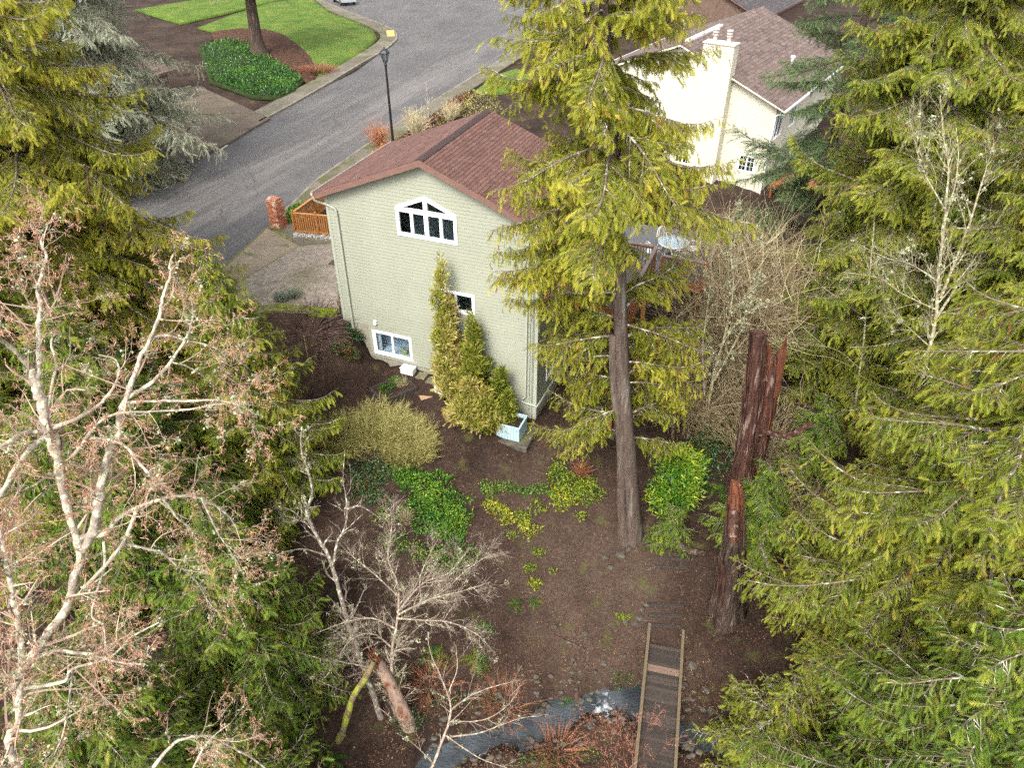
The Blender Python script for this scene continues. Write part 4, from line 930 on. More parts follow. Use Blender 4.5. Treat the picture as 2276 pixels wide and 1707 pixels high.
t = Acc(); beam(t, (0, .02, 2.35), (3.2, .02, 2.35), .10, .05, .6); beam(t, (.05, 0, 1.5), (.05, 0, 2.35), .08, .08, .6); beam(t, (1.6, .02, 1.5), (1.6, .02, 2.35), .08, .08, .6); obj('railing', t, 'orangewood', dk)
st = thing('timber_stairs', 'reddish timber stairs half hidden in the right-hand cedars', 'stairs', at(1975, 330, 4.2), math.radians(-40))
sm = Acc(); box(sm, -.7, .7, -.14, .14, -.03, .03, .4); sm = sm.mesh('tread'); sm.materials.append(M['deckwood'])
for i in range(9): obj('tread', sm, None, st, (0, i * .26, i * .19 - .9))
for s in (-1, 1):
    a = Acc(); beam(a, (s * .75, -.15, -1.1), (s * .75, 2.3, .75), .06, .26, .4); obj('stringer', a, 'deckwood', st)

# ---- roofs farther off
def simple_house(name, label, loc, rz, w, d, zl, rise, wall, roofm, z0=3.0, ov=.5):
    t = thing(name, label, 'house', loc, rz)
    a = Acc(); box(a, 0, w, 0, d, z0 - 1, zl); 
    v = np.array([[x, y, z] for y in (0.001, d - .001) for x, z in ((0, zl), (w, zl), (w / 2, zl + rise))]); a.add(v, [[0, 1, 2], [3, 5, 4]]); obj('wall', a, wall, t)
    s_ = rise / (w / 2)
    r = Acc(); shingle_slope(r, -ov, zl - ov * s_ + .15, w / 2, zl + rise + .15, -ov, d + ov, e=.3, tab=.6, seed=int(w * 10)); ro_ = obj('roof', r, roofm, t)
    r = Acc(); shingle_slope(r, w + ov, zl - ov * s_ + .15, w / 2, zl + rise + .15, -ov, d + ov, e=.3, tab=.6, seed=int(w * 11)); obj('roof_slope', r, roofm, ro_)
    for e0 in (-ov, w + ov):
        a = Acc(); pr = [(e0, zl - ov * s_ + .13), (w / 2, zl + rise + .13), (w / 2, zl + rise + .02), (e0, zl - ov * s_ + .02)]
        v = np.array([[x, y, z] for y in (-ov + .03, d + ov - .03) for x, z in pr]); a.add(v, [[0, 1, 5], [0, 5, 4], [2, 3, 7], [2, 7, 6], [3, 0, 4], [3, 4, 7], [0, 3, 2], [0, 2, 1], [4, 5, 6], [4, 6, 7]]); obj('roof_deck', a, 'rake', ro_)
    return t
dh = simple_house('grey_roofed_house', 'charcoal shingle roof of a house beyond the cream house', (13.5, 84, 0), PN, 12, 16, 6.2, 2.6, 'brownwall', 'darkroof')
window_rect(dh, (3, -.01, 4.0), 0, 1.6, 1.2); lbox('door', 'brownwall', dh, 6.5, 7.4, -.06, -.01, 3.2, 5.2)
bh = simple_house('brown_house', 'dark brown house behind the grey-needled tree across the street', (-42, 55, 0), math.radians(-21), 13, 10, 5.8, 2.4, 'brownwall', 'brownroof', z0=3)
gd = Acc()
for i in range(4): box(gd, 8.2, 11.6, -.07, -.012, 3.35 + i * .55, 3.35 + i * .55 + .53, .5)
obj('garage_door', gd, 'oldplank', bh); window_rect(bh, (3, -.01, 4.1), 0, 1.6, 1.2)

# ------------------------------------------------------------------ street things
def fence_run(t, a, b, z, h, n, picket, spacing=.115):
    a, b = np.array(a[:2], float), np.array(b[:2], float); L = np.linalg.norm(b - a); d = (b - a) / L; rz = math.atan2(d[1], d[0])
    for i in range(n + 1):
        p_ = a + d * L * i / n; x = Acc(); box(x, -.05, .05, -.05, .05, -.1, h + .10, .55); lathe(x, [(.075, h + .10), (.075, h + .13), (0, h + .17)], 4, t=.7); obj('post', x, 'cedarwood', t, (p_[0], p_[1], z), (0, 0, rz))
    for zz, w_ in ((.10, .08), (h - .06, .08)):
        x = Acc(); beam(x, (a[0], a[1], z + zz), (b[0], b[1], z + zz), .045, w_, .75); obj('rail', x, 'cedarwood', t)
    x = Acc(); beam(x, (a[0], a[1], z + h), (b[0], b[1], z + h), .13, .035, .85); obj('cap_rail', x, 'cedarwood', t)
    k_ = int(L / spacing)
    for i in range(k_):
        p_ = a + d * (i + .5) * L / k_; obj('picket', picket, None, t, (p_[0], p_[1], z), (0, 0, rz + rng.uniform(-.03, .03)))
pk = Acc(); box(pk, -.035, .035, -.012, .012, .10, 1.10, .62); pkm = pk.mesh('picket'); pkm.materials.append(M['cedarwood'])
fn = thing('picket_fence', 'orange cedar picket fence enclosing a small bed beside the green house', 'fence')
A0, A1 = at(657, 517, ZS), at(760, 526, ZS); B1 = hs(-6.9, 10.3); D1 = hs(-1.6, 11.0)
fence_run(fn, A0, A1, ZS, 1.12, 2, pkm); fence_run(fn, A0, B1, ZS, 1.12, 2, pkm); fence_run(fn, B1, D1, ZS, 1.12, 4, pkm)
fs = thing('picket_fence', 'orange cedar fence along the pavement, seen over the eave of the red roof', 'fence')
fence_run(fs, hs(-7.2, 13.0), hs(-7.6, 17.2), ZS, 1.0, 3, pkm); fence_run(fs, hs(-7.6, 17.2), hs(-3.5, 19.0), ZS, 1.0, 3, pkm)
ga_ = Acc(); r = np.random.default_rng(5)
for i in range(420):
    f = r.uniform(0, 1); p_ = A0 + (A1 - A0) * f + np.array([r.normal(0, .05) - .05, r.normal(-.28, .13), 0]); s_ = r.uniform(.025, .06)
    V = np.array([[1, 0, 0], [0, 1, 0], [-1, 0, 0], [0, -1, 0], [0, 0, .8]]) * s_ * r.uniform(.7, 1.2, (5, 1)); ga_.add(V + [p_[0], p_[1], ZS + .03], [[0, 1, 4], [1, 2, 4], [2, 3, 4], [3, 0, 4]], r.uniform(0, 1))
tag(obj('gravel', ga_, 'gravel', kind='stuff'), 'pale gravel strip along the foot of the picket fence', 'gravel')

# brick pillar: every brick laid
bp = at(621, 503, ZS); pil = thing('brick_pillar', 'red brick mailbox pillar with sloped top beside the driveway', 'pillar', (bp[0], bp[1], ZS), math.radians(-28))
lbox('mortar_core', 'mortar', pil, -.30, .30, -.30, .30, -.1, 1.50)
bms = []
for k_ in range(6):
    b_ = Acc(); bevel_box(b_, -.098, .098, -.045, .045, -.031, .031, .006, [.25, .4, .5, .6, .75, .95][k_]); m_ = b_.mesh('brick'); m_.materials.append(M['brick']); bms.append(m_)
r = np.random.default_rng(11)
for c in range(20):
    z_ = .04 + c * .075
    for side in range(4):
        for j in range(3):
            off = -.205 + j * .21 + (.05 if c % 2 else -.05)
            if abs(off) > .225: off = math.copysign(.215, off)
            an = side * math.pi / 2; x, y = off, -.272 - r.uniform(0, .006); c_, s_ = math.cos(an), math.sin(an)
            obj('brick', bms[r.integers(6)], None, pil, (x * c_ - y * s_, x * s_ + y * c_, z_), (0, 0, an + r.uniform(-.012, .012)))
for j in range(3):
    for s in (-1, 1):
        obj('brick', bms[r.integers(3, 6)], None, pil, (-.21 + j * .21, s * .19, 1.56), (s * -.42, 0, 0)); obj('brick', bms[r.integers(3, 6)], None, pil, (-.21 + j * .21, s * .075, 1.60), (s * -.42, 0, 0))

lamp = thing('street_lamp', 'black lamp post with lantern head between the road and the red roof', 'street lamp', (*atY(872, 300, 46.5)[:2], ZS))
LH = 6.05
a = Acc(); lathe(a, [(.16, -.1), (.16, .25), (.12, .35), (.11, .8), (.085, .9), (.075, LH * .5), (.06, LH - .2), (.09, LH - .16), (.09, LH - .1), (.05, LH - .05), (.05, LH)], 12); obj('pole', a, 'black_metal', lamp)
a = Acc(); lathe(a, [(.0, LH), (.13, LH), (.15, LH + .04), (.13, LH + .06)], 6); lathe(a, [(.30, LH + .52), (.31, LH + .56), (.20, LH + .68), (.07, LH + .78), (.04, LH + .86), (0, LH + .92)], 6)
for i in range(6):
    an = i * math.pi / 3; beam(a, (math.cos(an) * .13, math.sin(an) * .13, LH + .05), (math.cos(an) * .25, math.sin(an) * .25, LH + .54), .022, .022)
lh = obj('lantern_frame', a, 'black_metal', lamp)
a = Acc(); lathe(a, [(.12, LH + .06), (.24, LH + .53)], 6); obj('lantern_glass', a, 'lampglass', lh)

# car nosing into the top of the frame
cp_ = at(765, 6, ZS); car = thing('parked_car', 'dark car with silver bumper parked at the top edge of the street', 'car', (cp_[0], cp_[1], ZS + .01), math.radians(-62))
prof = [(-2.2, .35), (-2.25, .75), (-2.1, .95), (-1.25, 1.02), (-.65, 1.48), (.9, 1.5), (1.6, 1.08), (2.15, 1.0), (2.2, .4)]
def car_body(w, pf): 
    a = Acc(); n_ = len(pf); v = np.array([[x, s * (w if z < 1.1 else w * .80), z] for s in (-1, 1) for x, z in pf]); f = []
    for i in range(n_): j = (i + 1) % n_; f += [[i, j, n_ + j], [i, n_ + j, n_ + i]]
    c_ = len(v); v = np.vstack([v, [[0, -w, .7], [0, w, .7]]])
    for i in range(n_): j = (i + 1) % n_; f += [[c_, j, i], [c_ + 1, n_ + i, n_ + j]]
    a.add(v, f); return a
obj('body', car_body(.9, prof), 'silverpaint', car)
a = Acc(); v = np.array([[-1.22, -.66, 1.06], [-1.22, .66, 1.06], [-.66, .6, 1.47], [-.66, -.6, 1.47]]) + [-.03, 0, .02]; a.add(v, [[0, 2, 1], [0, 3, 2]]); obj('windscreen', a, 'darkglass', car)
a = Acc(); bevel_box(a, -2.34, -2.15, -.88, .88, .28, .55, .05); obj('bumper', a, 'carpaint', car); lbox('grille', 'black_metal', car, -2.29, -2.22, -.5, .5, .58, .74); lbox('number_plate', 'white_paint', car, -2.37, -2.345, -.18, .18, .36, .48)
for s in (-1, 1):
    a = Acc(); bevel_box(a, -2.28, -2.05, s * .7 - .17, s * .7 + .17, .66, .84, .05); obj('headlight', a, 'headlight', car)
    for x in (-1.4, 1.35):
        a = Acc(); lathe(a, [(.2, -.11), (.32, -.11), (.34, -.06), (.34, .06), (.32, .11), (.2, .11)], 20); w_ = obj('wheel', a, 'tyre', car, (x, s * .82, .34), (math.pi / 2, 0, 0)); b_ = Acc(); lathe(b_, [(.0, -.09), (.2, -.10), (.2, .10), (0, .09)], 16); obj('rim', b_, 'rim', w_)

# ------------------------------------------------------------------ yard things
def ground_thing(name, label, cat, px, py, rz=0.0, group=None, dz=0.0):
    p_ = gp(px, py); return thing(name, label, cat, (p_[0], p_[1], p_[2] + dz), rz, group)
# brown trellis by the driveway corner
tr = thing('wooden_trellis', 'dark brown slatted trellis with small cap against the left corner of the green house', 'trellis', hs(-.16, .35, 3.3), PS + math.pi / 2)
for x in (0, 1.35): lbox('post', 'brownwall', tr, x - .04, x + .04, -.04, .04, -.3, 2.25)
for i in range(9): lbox('slat', 'oldplank', tr, .04, 1.31, -.012, .012, .30 + i * .21, .345 + i * .21, .7)
lbox('back_board', 'brownwall', tr, .042, 1.308, -.06, -.03, .0, 2.1)
a = Acc(); v = np.array([[-.2, -.25, 2.27], [1.55, -.25, 2.27], [1.55, .35, 2.20], [-.2, .35, 2.20]]); a.add(np.vstack([v, v + [0, 0, .03]]), BOXF); obj('cap', a, 'oldplank', tr)
a = Acc(); bevel_box(a, .1, 1.2, .05, .42, -.2, .30, .02); obj('planter_box', a, 'brownwall', tr)
# pale blue planter on a paver at the corner
pp = gp(1140, 985); bx = thing('planter_box', 'pale blue wooden planter box at the right corner of the green house', 'planter', (pp[0] - .05, pp[1] + .55, pp[2] + .10), PS)
for i in range(8):
    lbox('slat', 'blue_paint', bx, -.50 + i * .126, -.50 + i * .126 + .118, -.46, -.435, 0, .68); lbox('slat', 'blue_paint', bx, -.50 + i * .126, -.50 + i * .126 + .118, .435, .46, 0, .68)
for i in range(7):
    for x in (-.50, .48): lbox('slat', 'blue_paint', bx, x, x + .025, -.43 + i * .124, -.43 + i * .124 + .116, 0, .68)
a = Acc(); box(a, -.53, .53, -.485, -.41, .681, .71); box(a, -.53, .53, .41, .485, .681, .71); box(a, -.53, -.455, -.41, .41, .681, .71); box(a, .455, .53, -.41, .41, .681, .71); obj('rim', a, 'blue_paint', bx)
lbox('potting_soil', 'soil', bx, -.47, .47, -.43, .43, .3, .56)
pv = thing('stone_slab', 'low mossy slab the pale blue planter stands on', 'slab', (pp[0] + .05, pp[1] + .45, pp[2]), PS); a = Acc(); bevel_box(a, -.68, .80, -.66, .80, -.15, .095, .02); obj('slab', a, 'stone', pv)
# terracotta trough by the lower window
tp = gp(812, 790); tt_ = thing('terracotta_trough', 'terracotta trough on the dark soil by the lower window', 'planter', (tp[0] - .35, tp[1] + .45, tp[2]), math.radians(62))
a = Acc(); v = boxv(-.55, .55, -.20, .20, 0, .46); v[:4, :2] *= .88; a.add(v, BOXF); obj('trough', a, 'terracotta', tt_); a = Acc(); box(a, -.58, .58, -.225, .225, .44, .50); obj('rim', a, 'terracotta', tt_)
# raised bed with timber sides
rb_ = gp(875, 872); rbt = thing('raised_bed', 'dark timber raised bed of small plants below the lower window', 'planter', (rb_[0], rb_[1], rb_[2] - .12), math.radians(38))
for (x0, x1, y0, y1) in ((-.85, .85, -.62, -.52), (-.85, .85, .52, .62), (-.85, -.75, -.52, .52), (.75, .85, -.52, .52)): lbox('side_board', 'oldplank', rbt, x0, x1, y0, y1, 0, .38, .4)
lbox('bed_soil', 'soil', rbt, -.75, .75, -.52, .52, 0, .32)
# white bin and white crate, black pot, triangle of plywood, pavers
t = ground_thing('white_tub', 'white plastic tub lying behind the raised bed under the lower window', 'tub', 908, 828, PS); a = Acc(); bevel_box(a, -.30, .30, -.17, .17, 0, .26, .04); obj('tub', a, 'white_plastic', t); a = Acc(); bevel_box(a, -.32, .32, -.19, .19, .262, .31, .02); obj('lid', a, 'white_paint', t)
t = ground_thing('white_box', 'white boxy unit at the foot of the golden shrubs', 'box', 984, 872, PS - .2); a = Acc(); bevel_box(a, -.27, .27, -.22, .22, .04, .50, .03); obj('cabinet', a, 'white_plastic', t); a = Acc(); beam(a, (-.1, -.235, .34), (.1, -.235, .20), .05, .03); obj('handle', a, 'black_metal', t)
for s in (-1, 1): lbox('foot', 'black_metal', t, s * .2 - .03, s * .2 + .03, -.2, .2, -.02, .04)
t = ground_thing('plant_pot', 'black plastic plant pot beside the white boxy unit', 'pot', 997, 905); a = Acc(); lathe(a, [(0, 0), (.15, 0), (.19, .36), (.21, .36), (.21, .40), (.18, .40), (.17, .33), (0, .33)], 16); obj('pot', a, 'black_metal', t)
t = ground_thing('plywood_offcut', 'tan triangular plywood offcut lying on dark soil', 'board', 945, 885, .2); a = Acc(); v = np.array([[-.25, .2, .03], [.33, -.02, .03], [-.18, -.18, .03]]); a.add(np.vstack([v, v + [0, 0, .02]]), [[0, 2, 1], [3, 4, 5], [0, 1, 4], [0, 4, 3], [1, 2, 5], [1, 5, 4], [2, 0, 3], [2, 3, 5]]); M['ply'] = plain('plywood', (0.34, 0.22, 0.13)); obj('offcut', a, 'ply', t)
for (x, y, lb) in ((938, 835, 'square mossy paver nearest the white tub'), (960, 845, 'square mossy paver nearest the golden shrubs')):
    t = ground_thing('paver', lb + ' along the house foundation', 'paver', x, y, PS); a = Acc(); bevel_box(a, -.22, .22, -.22, .22, -.05, .03, .012); obj('slab', a, 'paver', t)
a = Acc(); q0, q1 = gp(722, 740), gp(690, 745)
t = thing('garden_stake', 'thin wooden stake standing in the dark soil beside the bare climber', 'stake', gp(688, 810)); b_ = Acc(); box(b_, -.02, .02, -.02, .02, -.2, 1.5, .8); obj('stake', b_, 'rail', t); b_ = Acc(); box(b_, -.16, .16, -.05, .05, .0, .05, .9); obj('foot', b_, 'rail', t)

# footbridge
BT, BB = at(1479, 1420, -2.95), at(1456, 1707, -2.95); bd = BB - BT; bd = bd / np.linalg.norm(bd); brz = math.atan2(bd[1], bd[0]); BL = 11.0
br = thing('footbridge', 'narrow timber plank footbridge with low side rails over the creek', 'bridge', (BT[0], BT[1], -2.98), brz)
for s in (-1, 1):
    a = Acc(); box(a, -.45, BL, s * .60 - .05, s * .60 + .05, .02, .14, .6); obj('side_rail', a, 'rail', br); a = Acc(); box(a, .3, BL, s * .42 - .06, s * .42 + .06, -.32, -.05, .3); obj('bearer', a, 'oldplank', br)
pms = []
for t_ in (.25, .38, .5, .62, 1.3):
    a = Acc(); bevel_box(a, 0, .128, -.545, .545, -.045, 0, .006, t_); m_ = a.mesh('plank'); m_.materials.append(M['oldplank']); pms.append(m_)
r = np.random.default_rng(3)
for i in range(77): obj('plank', pms[4] if i in (6, 7) else pms[r.integers(4)], None, br, (.30 + i * .137, r.uniform(-.012, .012), r.uniform(-.004, .004)), (0, 0, r.uniform(-.006, .006)))
# earth steps held by timbers
for i, (x, y, lb) in enumerate(((1497, 1243, 'uppermost of the dark step timbers above the bare path'), (1494, 1262, 'second dark step timber from the top of the path'), (1482, 1347, 'third step timber, above the foot of the bridge'), (1479, 1370, 'fourth step timber, closer to the footbridge'), (1474, 1393, 'lowest step timber at the head of the footbridge'))):
    t = ground_thing('step_timber', lb, 'step', x, y, math.radians(-6 + i), 'step timbers on the path'); a = Acc(); bevel_box(a, -.62, .62, -.07, .07, -.06, .07, .015, .3); obj('timber', a, 'oldplank', t)
# stones
def rock(rg, s):
    import itertools
    t = (1 + 5 ** .5) / 2
    V = np.array([[-1, t, 0], [1, t, 0], [-1, -t, 0], [1, -t, 0], [0, -1, t], [0, 1, t], [0, -1, -t], [0, 1, -t], [t, 0, -1], [t, 0, 1], [-t, 0, -1], [-t, 0, 1]]) / math.hypot(1, t)
    F = [[0, 11, 5], [0, 5, 1], [0, 1, 7], [0, 7, 10], [0, 10, 11], [1, 5, 9], [5, 11, 4], [11, 10, 2], [10, 7, 6], [7, 1, 8], [3, 9, 4], [3, 4, 2], [3, 2, 6], [3, 6, 8], [3, 8, 9], [4, 9, 5], [2, 4, 11], [6, 2, 10], [8, 6, 7], [9, 8, 1]]
    F2 = []; V2 = list(V); mp = {}
    def md(i, j):
        k_ = (min(i, j), max(i, j))
        if k_ not in mp: v = V2[i] + V2[j]; V2.append(v / np.linalg.norm(v)); mp[k_] = len(V2) - 1
        return mp[k_]
    for a, b, c in F: x, y, z = md(a, b), md(b, c), md(c, a); F2 += [[a, x, z], [b, y, x], [c, z, y], [x, y, z]]
    V2 = np.array(V2); V2 = V2 * rg.uniform(.78, 1.15, (len(V2), 1)) * np.array([1, .75, .55]) * s
    a = Acc(); a.add(V2, F2); return a
r = np.random.default_rng(21)
RK = [(1380, 1235, .24, 'large mossy stone just below the foot of the big cedar'), (1398, 1222, .14, 'pale stone lying against the foot of the big cedar'), (1352, 1197, .10, 'small pale stone up the slope left of the big cedar trunk'), (1346, 1240, .16, 'flat stone pair on the slope below the big cedar, upper one'), (1358, 1262, .15, 'narrow upright stone on the slope below the big cedar'),
      (1437, 1345, .14, 'stone at the left end of the lower step timbers, topmost'), (1428, 1355, .12, 'stone at the left end of the lower step timbers, outermost'), (1420, 1375, .17, 'stone in the cluster left of the lowest step timber'), (1412, 1388, .13, 'mossy green stone beside the lowest step timber'), (1390, 1383, .14, 'moss-covered stone farthest left of the step stones'),
      (1232, 1395, .13, 'round stone in the middle of the bare slope'), (1300, 1410, .14, 'mossy stone right of the fallen dark branch'), (1155, 1485, .14, 'grey stone on the lower left of the bare slope'), (1540, 1480, .20, 'grey flat stone right of the footbridge rail'), (1338, 1545, .22, 'dark wet boulder at the upper edge of the creek'), (1290, 1560, .16, 'wet stone in the creek above the little fall'), (1385, 1590, .20, 'boulder in the creek below the footbridge'), (1365, 1560, .15, 'stone on the creek edge by the bridge'), (1310, 1615, .14, 'small stone under the white water'), (1530, 1660, .2, 'stone at the creek edge right of the footbridge')]
for (x, y, s, lb) in RK:
    p_ = gp(x, y); o = obj('rock', rock(r, s), 'stone', None, (p_[0], p_[1], p_[2] + s * .12), (0, 0, r.uniform(0, 6))); tag(o, lb, 'rock', 'stones on the slope and creek')

# ------------------------------------------------------------------ vegetation tools
UP = np.array([0, 0, 1.0])
def norm(a): return a / np.maximum(np.linalg.norm(a, axis=-1, keepdims=True), 1e-9)
def frond_template(pairs, width=.30, slim=.5, fwd=.85):
    """A flat cedar spray one unit long: axis on x, leaflets to +-y, hanging a little."""
    V, F = [], []
    xs = np.linspace(.08, .86, pairs)
    for i, x in enumerate(xs):
        h = width * (0.55 + 0.75 * math.sin(math.pi * (0.18 + 0.72 * i / max(pairs - 1, 1)))) * .8
        d = .8 / pairs * slim
        for s in (-1, 1):
            xx = x + (.0 if s > 0 else .4 / pairs)
            k = len(V); V += [(xx - d * .5, 0, 0), (xx + d * .9, 0, 0), (xx + h * fwd, s * h, -.10 * h)]; F.append([k, k + 1, k + 2] if s > 0 else [k, k + 2, k + 1])
    k = len(V); V += [(.80, -.045, 0), (.80, .045, 0), (1.05, 0, -.02)]; F.append([k, k + 1, k + 2])
    k = len(V); V += [(0, -.012, .0), (0, .012, .0), (.85, 0, .0)]; F.append([k, k + 1, k + 2])
    return np.array(V), np.array(F)
FR_MID = frond_template(5, .22, .72, 1.25); FR_LO = frond_template(4, .19, .85, 1.5)
def needle_template(n=6):
    V, F = [], []
    for i in range(n):
        x = .05 + .85 * i / (n - 1)
        for s in (-1, 1):
            k = len(V); V += [(x - .03, 0, 0), (x + .06, 0, 0), (x + .14, s * .15, .03)]; F.append([k, k + 1, k + 2])
    k = len(V); V += [(0, -.02, 0), (0, .02, 0), (1.05, 0, 0)]; F.append([k, k + 1, k + 2])
    return np.array(V), np.array(F)
FR_NEEDLE = needle_template()
def place(acc, tmpl, P, D, S, L, tint):
    """Instances of a template: origin P, axis D, side S, length L."""
    V, F = tmpl; n = len(P)
    if n == 0: return
    Nn = np.cross(D, S)
    X = P[:, None, :] + L[:, None, None] * (V[None, :, 0:1] * D[:, None, :] + V[None, :, 1:2] * S[:, None, :] + V[None, :, 2:3] * Nn[:, None, :])
    f = (F[None] + (np.arange(n) * len(V))[:, None, None]).reshape(-1, 3)
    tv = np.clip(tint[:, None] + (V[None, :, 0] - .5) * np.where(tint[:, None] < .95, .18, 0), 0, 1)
    acc.add(X.reshape(-1, 3), f, tv.ravel())
TRI = {'n': 0}

def bough_mesh(L, seed, style):
    """One bough along +x: limb, drooping branchlets and hanging sprays. Slot 0 bark, slot 1 foliage."""
    r = np.random.default_rng(seed); S = style; m = 12; s = np.linspace(0, 1, m)
    up0, dr, lf = r.normal(S['up'], .05), S['droop'] * r.uniform(.8, 1.25), S['lift'] * r.uniform(.6, 1.4)
    P = np.stack([L * s, L * r.normal(0, .07) * s ** 2 + .05 * L * np.sin(s * 5 + r.uniform(0, 6)) * s, L * (up0 * s - dr * s ** 2 + lf * s ** 4)], -1)
    la, ca = Acc(), Acc()
    tubes(la, P[None], ((.012 + .009 * L) * (1 - .85 * s))[None], 5)
    PO, DI, LE, SS = [], [], [], []
    def lets(P, Lb, start, spread, lat, w):
        n_ = max(4, int(Lb * (1 - start) / spread * 2)); ss = np.clip(start + (1 - start) * (np.arange(n_) + r.uniform(-.4, .4, n_)) / n_, start, .995)
        mm = len(P); k = np.minimum((ss * (mm - 1)).astype(int), mm - 2); u = (ss * (mm - 1) - k)[:, None]
        po = P[k] * (1 - u) + P[k + 1] * u; tg = norm(P[k + 1] - P[k]); sg = np.where(np.arange(n_) % 2 == 0, 1.0, -1.0)[:, None]
        di = norm(tg * r.uniform(.35, .9, (n_, 1)) + norm(np.cross(tg, UP)) * sg * .85 + UP * r.normal(.02, .18, (n_, 1)))
        le = lat * (1.1 - .62 * ss) * r.uniform(.5, 1.35, n_) * np.clip(.35 + ss * 2.2, 0, 1)
        PO.append(po); DI.append(di); LE.append(le); SS.append(w + (1 - w) * ss)
        return po, di, ss
    lat = S['lateral'] * min(1.25, .40 + L / 4.5)
    lets(P, L, S['start'], S['spread'], lat, 0)
    # a few stronger side boughs that carry branchlets of their own
    for i in range(int(L * S['forks'])):
        s0 = r.uniform(.22, .78); k = int(s0 * (m - 1)); sg = 1 if i % 2 else -1; Lb = L * (.95 - s0) * r.uniform(.45, .75)
        d = norm((P[k + 1] - P[k])) ; sd = np.cross(d, UP) * sg; t = np.linspace(0, 1, 7)
        Q = P[k] + (d * .8 + sd * .75) * (Lb * t)[:, None] + UP * (Lb * (.02 * t - S['droop'] * .9 * t ** 2 + S['lift'] * .7 * t ** 4))[:, None]
        tubes(la, Q[None], ((.007 + .006 * Lb) * (1 - .8 * t))[None], 4); lets(Q, Lb, .10, S['spread'], lat * .75, .3)
    PO.append(P[-1:]); DI.append(norm(P[-1:] - P[-2:-1])); LE.append(np.array([.25])); SS.append(np.array([1.0]))
    PO, DI, LE, SS = map(np.concatenate, (PO, DI, LE, SS))
    g_ = r.uniform(.4, .95, len(PO)) * S['sag']; t3 = np.array([0, .5, 1.0])
    Q = PO[:, None] + DI[:, None] * (LE[:, None] * t3)[..., None] - UP * (g_[:, None] * LE[:, None] * t3 ** 2)[..., None]
    tubes(la, Q, np.broadcast_to(np.array([.007, .005, .003]), Q.shape[:2]), 3, cap=False)
    live = r.uniform(0, 1, len(PO)) > S['bare']
    nf = np.maximum(2, np.round(LE / S['fspread']).astype(int)); nf[~live] = 0
    rep = np.repeat(np.arange(len(PO)), nf); n = len(rep)
    tt = np.clip(np.concatenate([(np.arange(k) + .5) / k for k in nf]) + r.uniform(-.12, .12, n), .03, 1)
    p0 = PO[rep] + DI[rep] * (LE[rep] * tt)[:, None] - UP * (g_[rep] * LE[rep] * tt ** 2)[:, None]
    tg = norm(DI[rep] - UP * (2 * g_[rep] * tt)[:, None])
    D = norm(tg * r.uniform(.3, .9, (n, 1)) - UP * S['hang'] * r.uniform(.5, 1.3, (n, 1)) + r.normal(0, S['mess'], (n, 3)))
    ref = norm(np.cross(D, np.array([.6, 0, .5]) + r.normal(0, .55, (n, 3))))
    Lf = S['fl'] * r.uniform(.6, 1.3, n) * (1.05 - .3 * SS[rep])
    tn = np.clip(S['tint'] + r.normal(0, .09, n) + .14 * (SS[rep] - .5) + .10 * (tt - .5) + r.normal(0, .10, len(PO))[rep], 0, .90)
    tn[r.uniform(0, 1, n) < S['brown']] = 1.0
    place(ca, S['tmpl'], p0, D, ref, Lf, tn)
    nl = sum(len(x) for x in la.f); nc = sum(len(x) for x in ca.f)
    la.add(np.concatenate(ca.v), np.concatenate(ca.f), np.concatenate(ca.t))
    me = la.mesh('bough'); me.materials.append(M['limb']); me.materials.append(M['cedar'])
    me.polygons.foreach_set('material_index', np.r_[np.zeros(nl, np.int32), np.ones(nc, np.int32)]); TRI['n'] += nl + nc
    return me
STY = {
    'cedar': dict(up=.10, droop=.55, lift=.36, start=.14, spread=.115, lateral=.62, forks=1.3, sag=1.0, bare=.15, fspread=.042, hang=1.0, mess=.40, fl=.26, tint=.46, brown=.04, tmpl=FR_MID),
    'near': dict(up=.08, droop=.46, lift=.30, start=.16, spread=.115, lateral=.58, forks=1.3, sag=1.0, bare=.17, fspread=.045, hang=.9, mess=.36, fl=.25, tint=.48, brown=.035, tmpl=FR_MID),
    'fir': dict(up=.06, droop=.24, lift=.10, start=.12, spread=.16, lateral=.80, forks=1.2, sag=.4, bare=.05, fspread=.075, hang=.22, mess=.25, fl=.36, tint=.5, brown=.0, tmpl=FR_NEEDLE),
    'deodar': dict(up=.15, droop=.52, lift=.22, start=.15, spread=.20, lateral=.85, forks=1.5, sag=.7, bare=.22, fspread=.10, hang=.4, mess=.3, fl=.46, tint=.68, brown=.0, tmpl=FR_NEEDLE),
    'young': dict(up=.20, droop=.50, lift=.15, start=.05, spread=.09, lateral=.46, forks=1.6, sag=.7, bare=.0, fspread=.055, hang=.7, mess=.25, fl=.28, tint=.45, brown=.0, tmpl=FR_MID),
}
CLS = [.7, 1.2, 1.9, 2.8, 3.9, 5.2, 7.0]
BOUGHS = {}
def bough(L, style, k):
    c = min(range(len(CLS)), key=lambda i: abs(math.log(CLS[i] / L))); key = (style, c, k % 3)
    if key not in BOUGHS: BOUGHS[key] = bough_mesh(CLS[c], 1000 + c * 10 + (k % 3) + sum(map(ord, style)), STY[style])
    return BOUGHS[key], L / CLS[c]

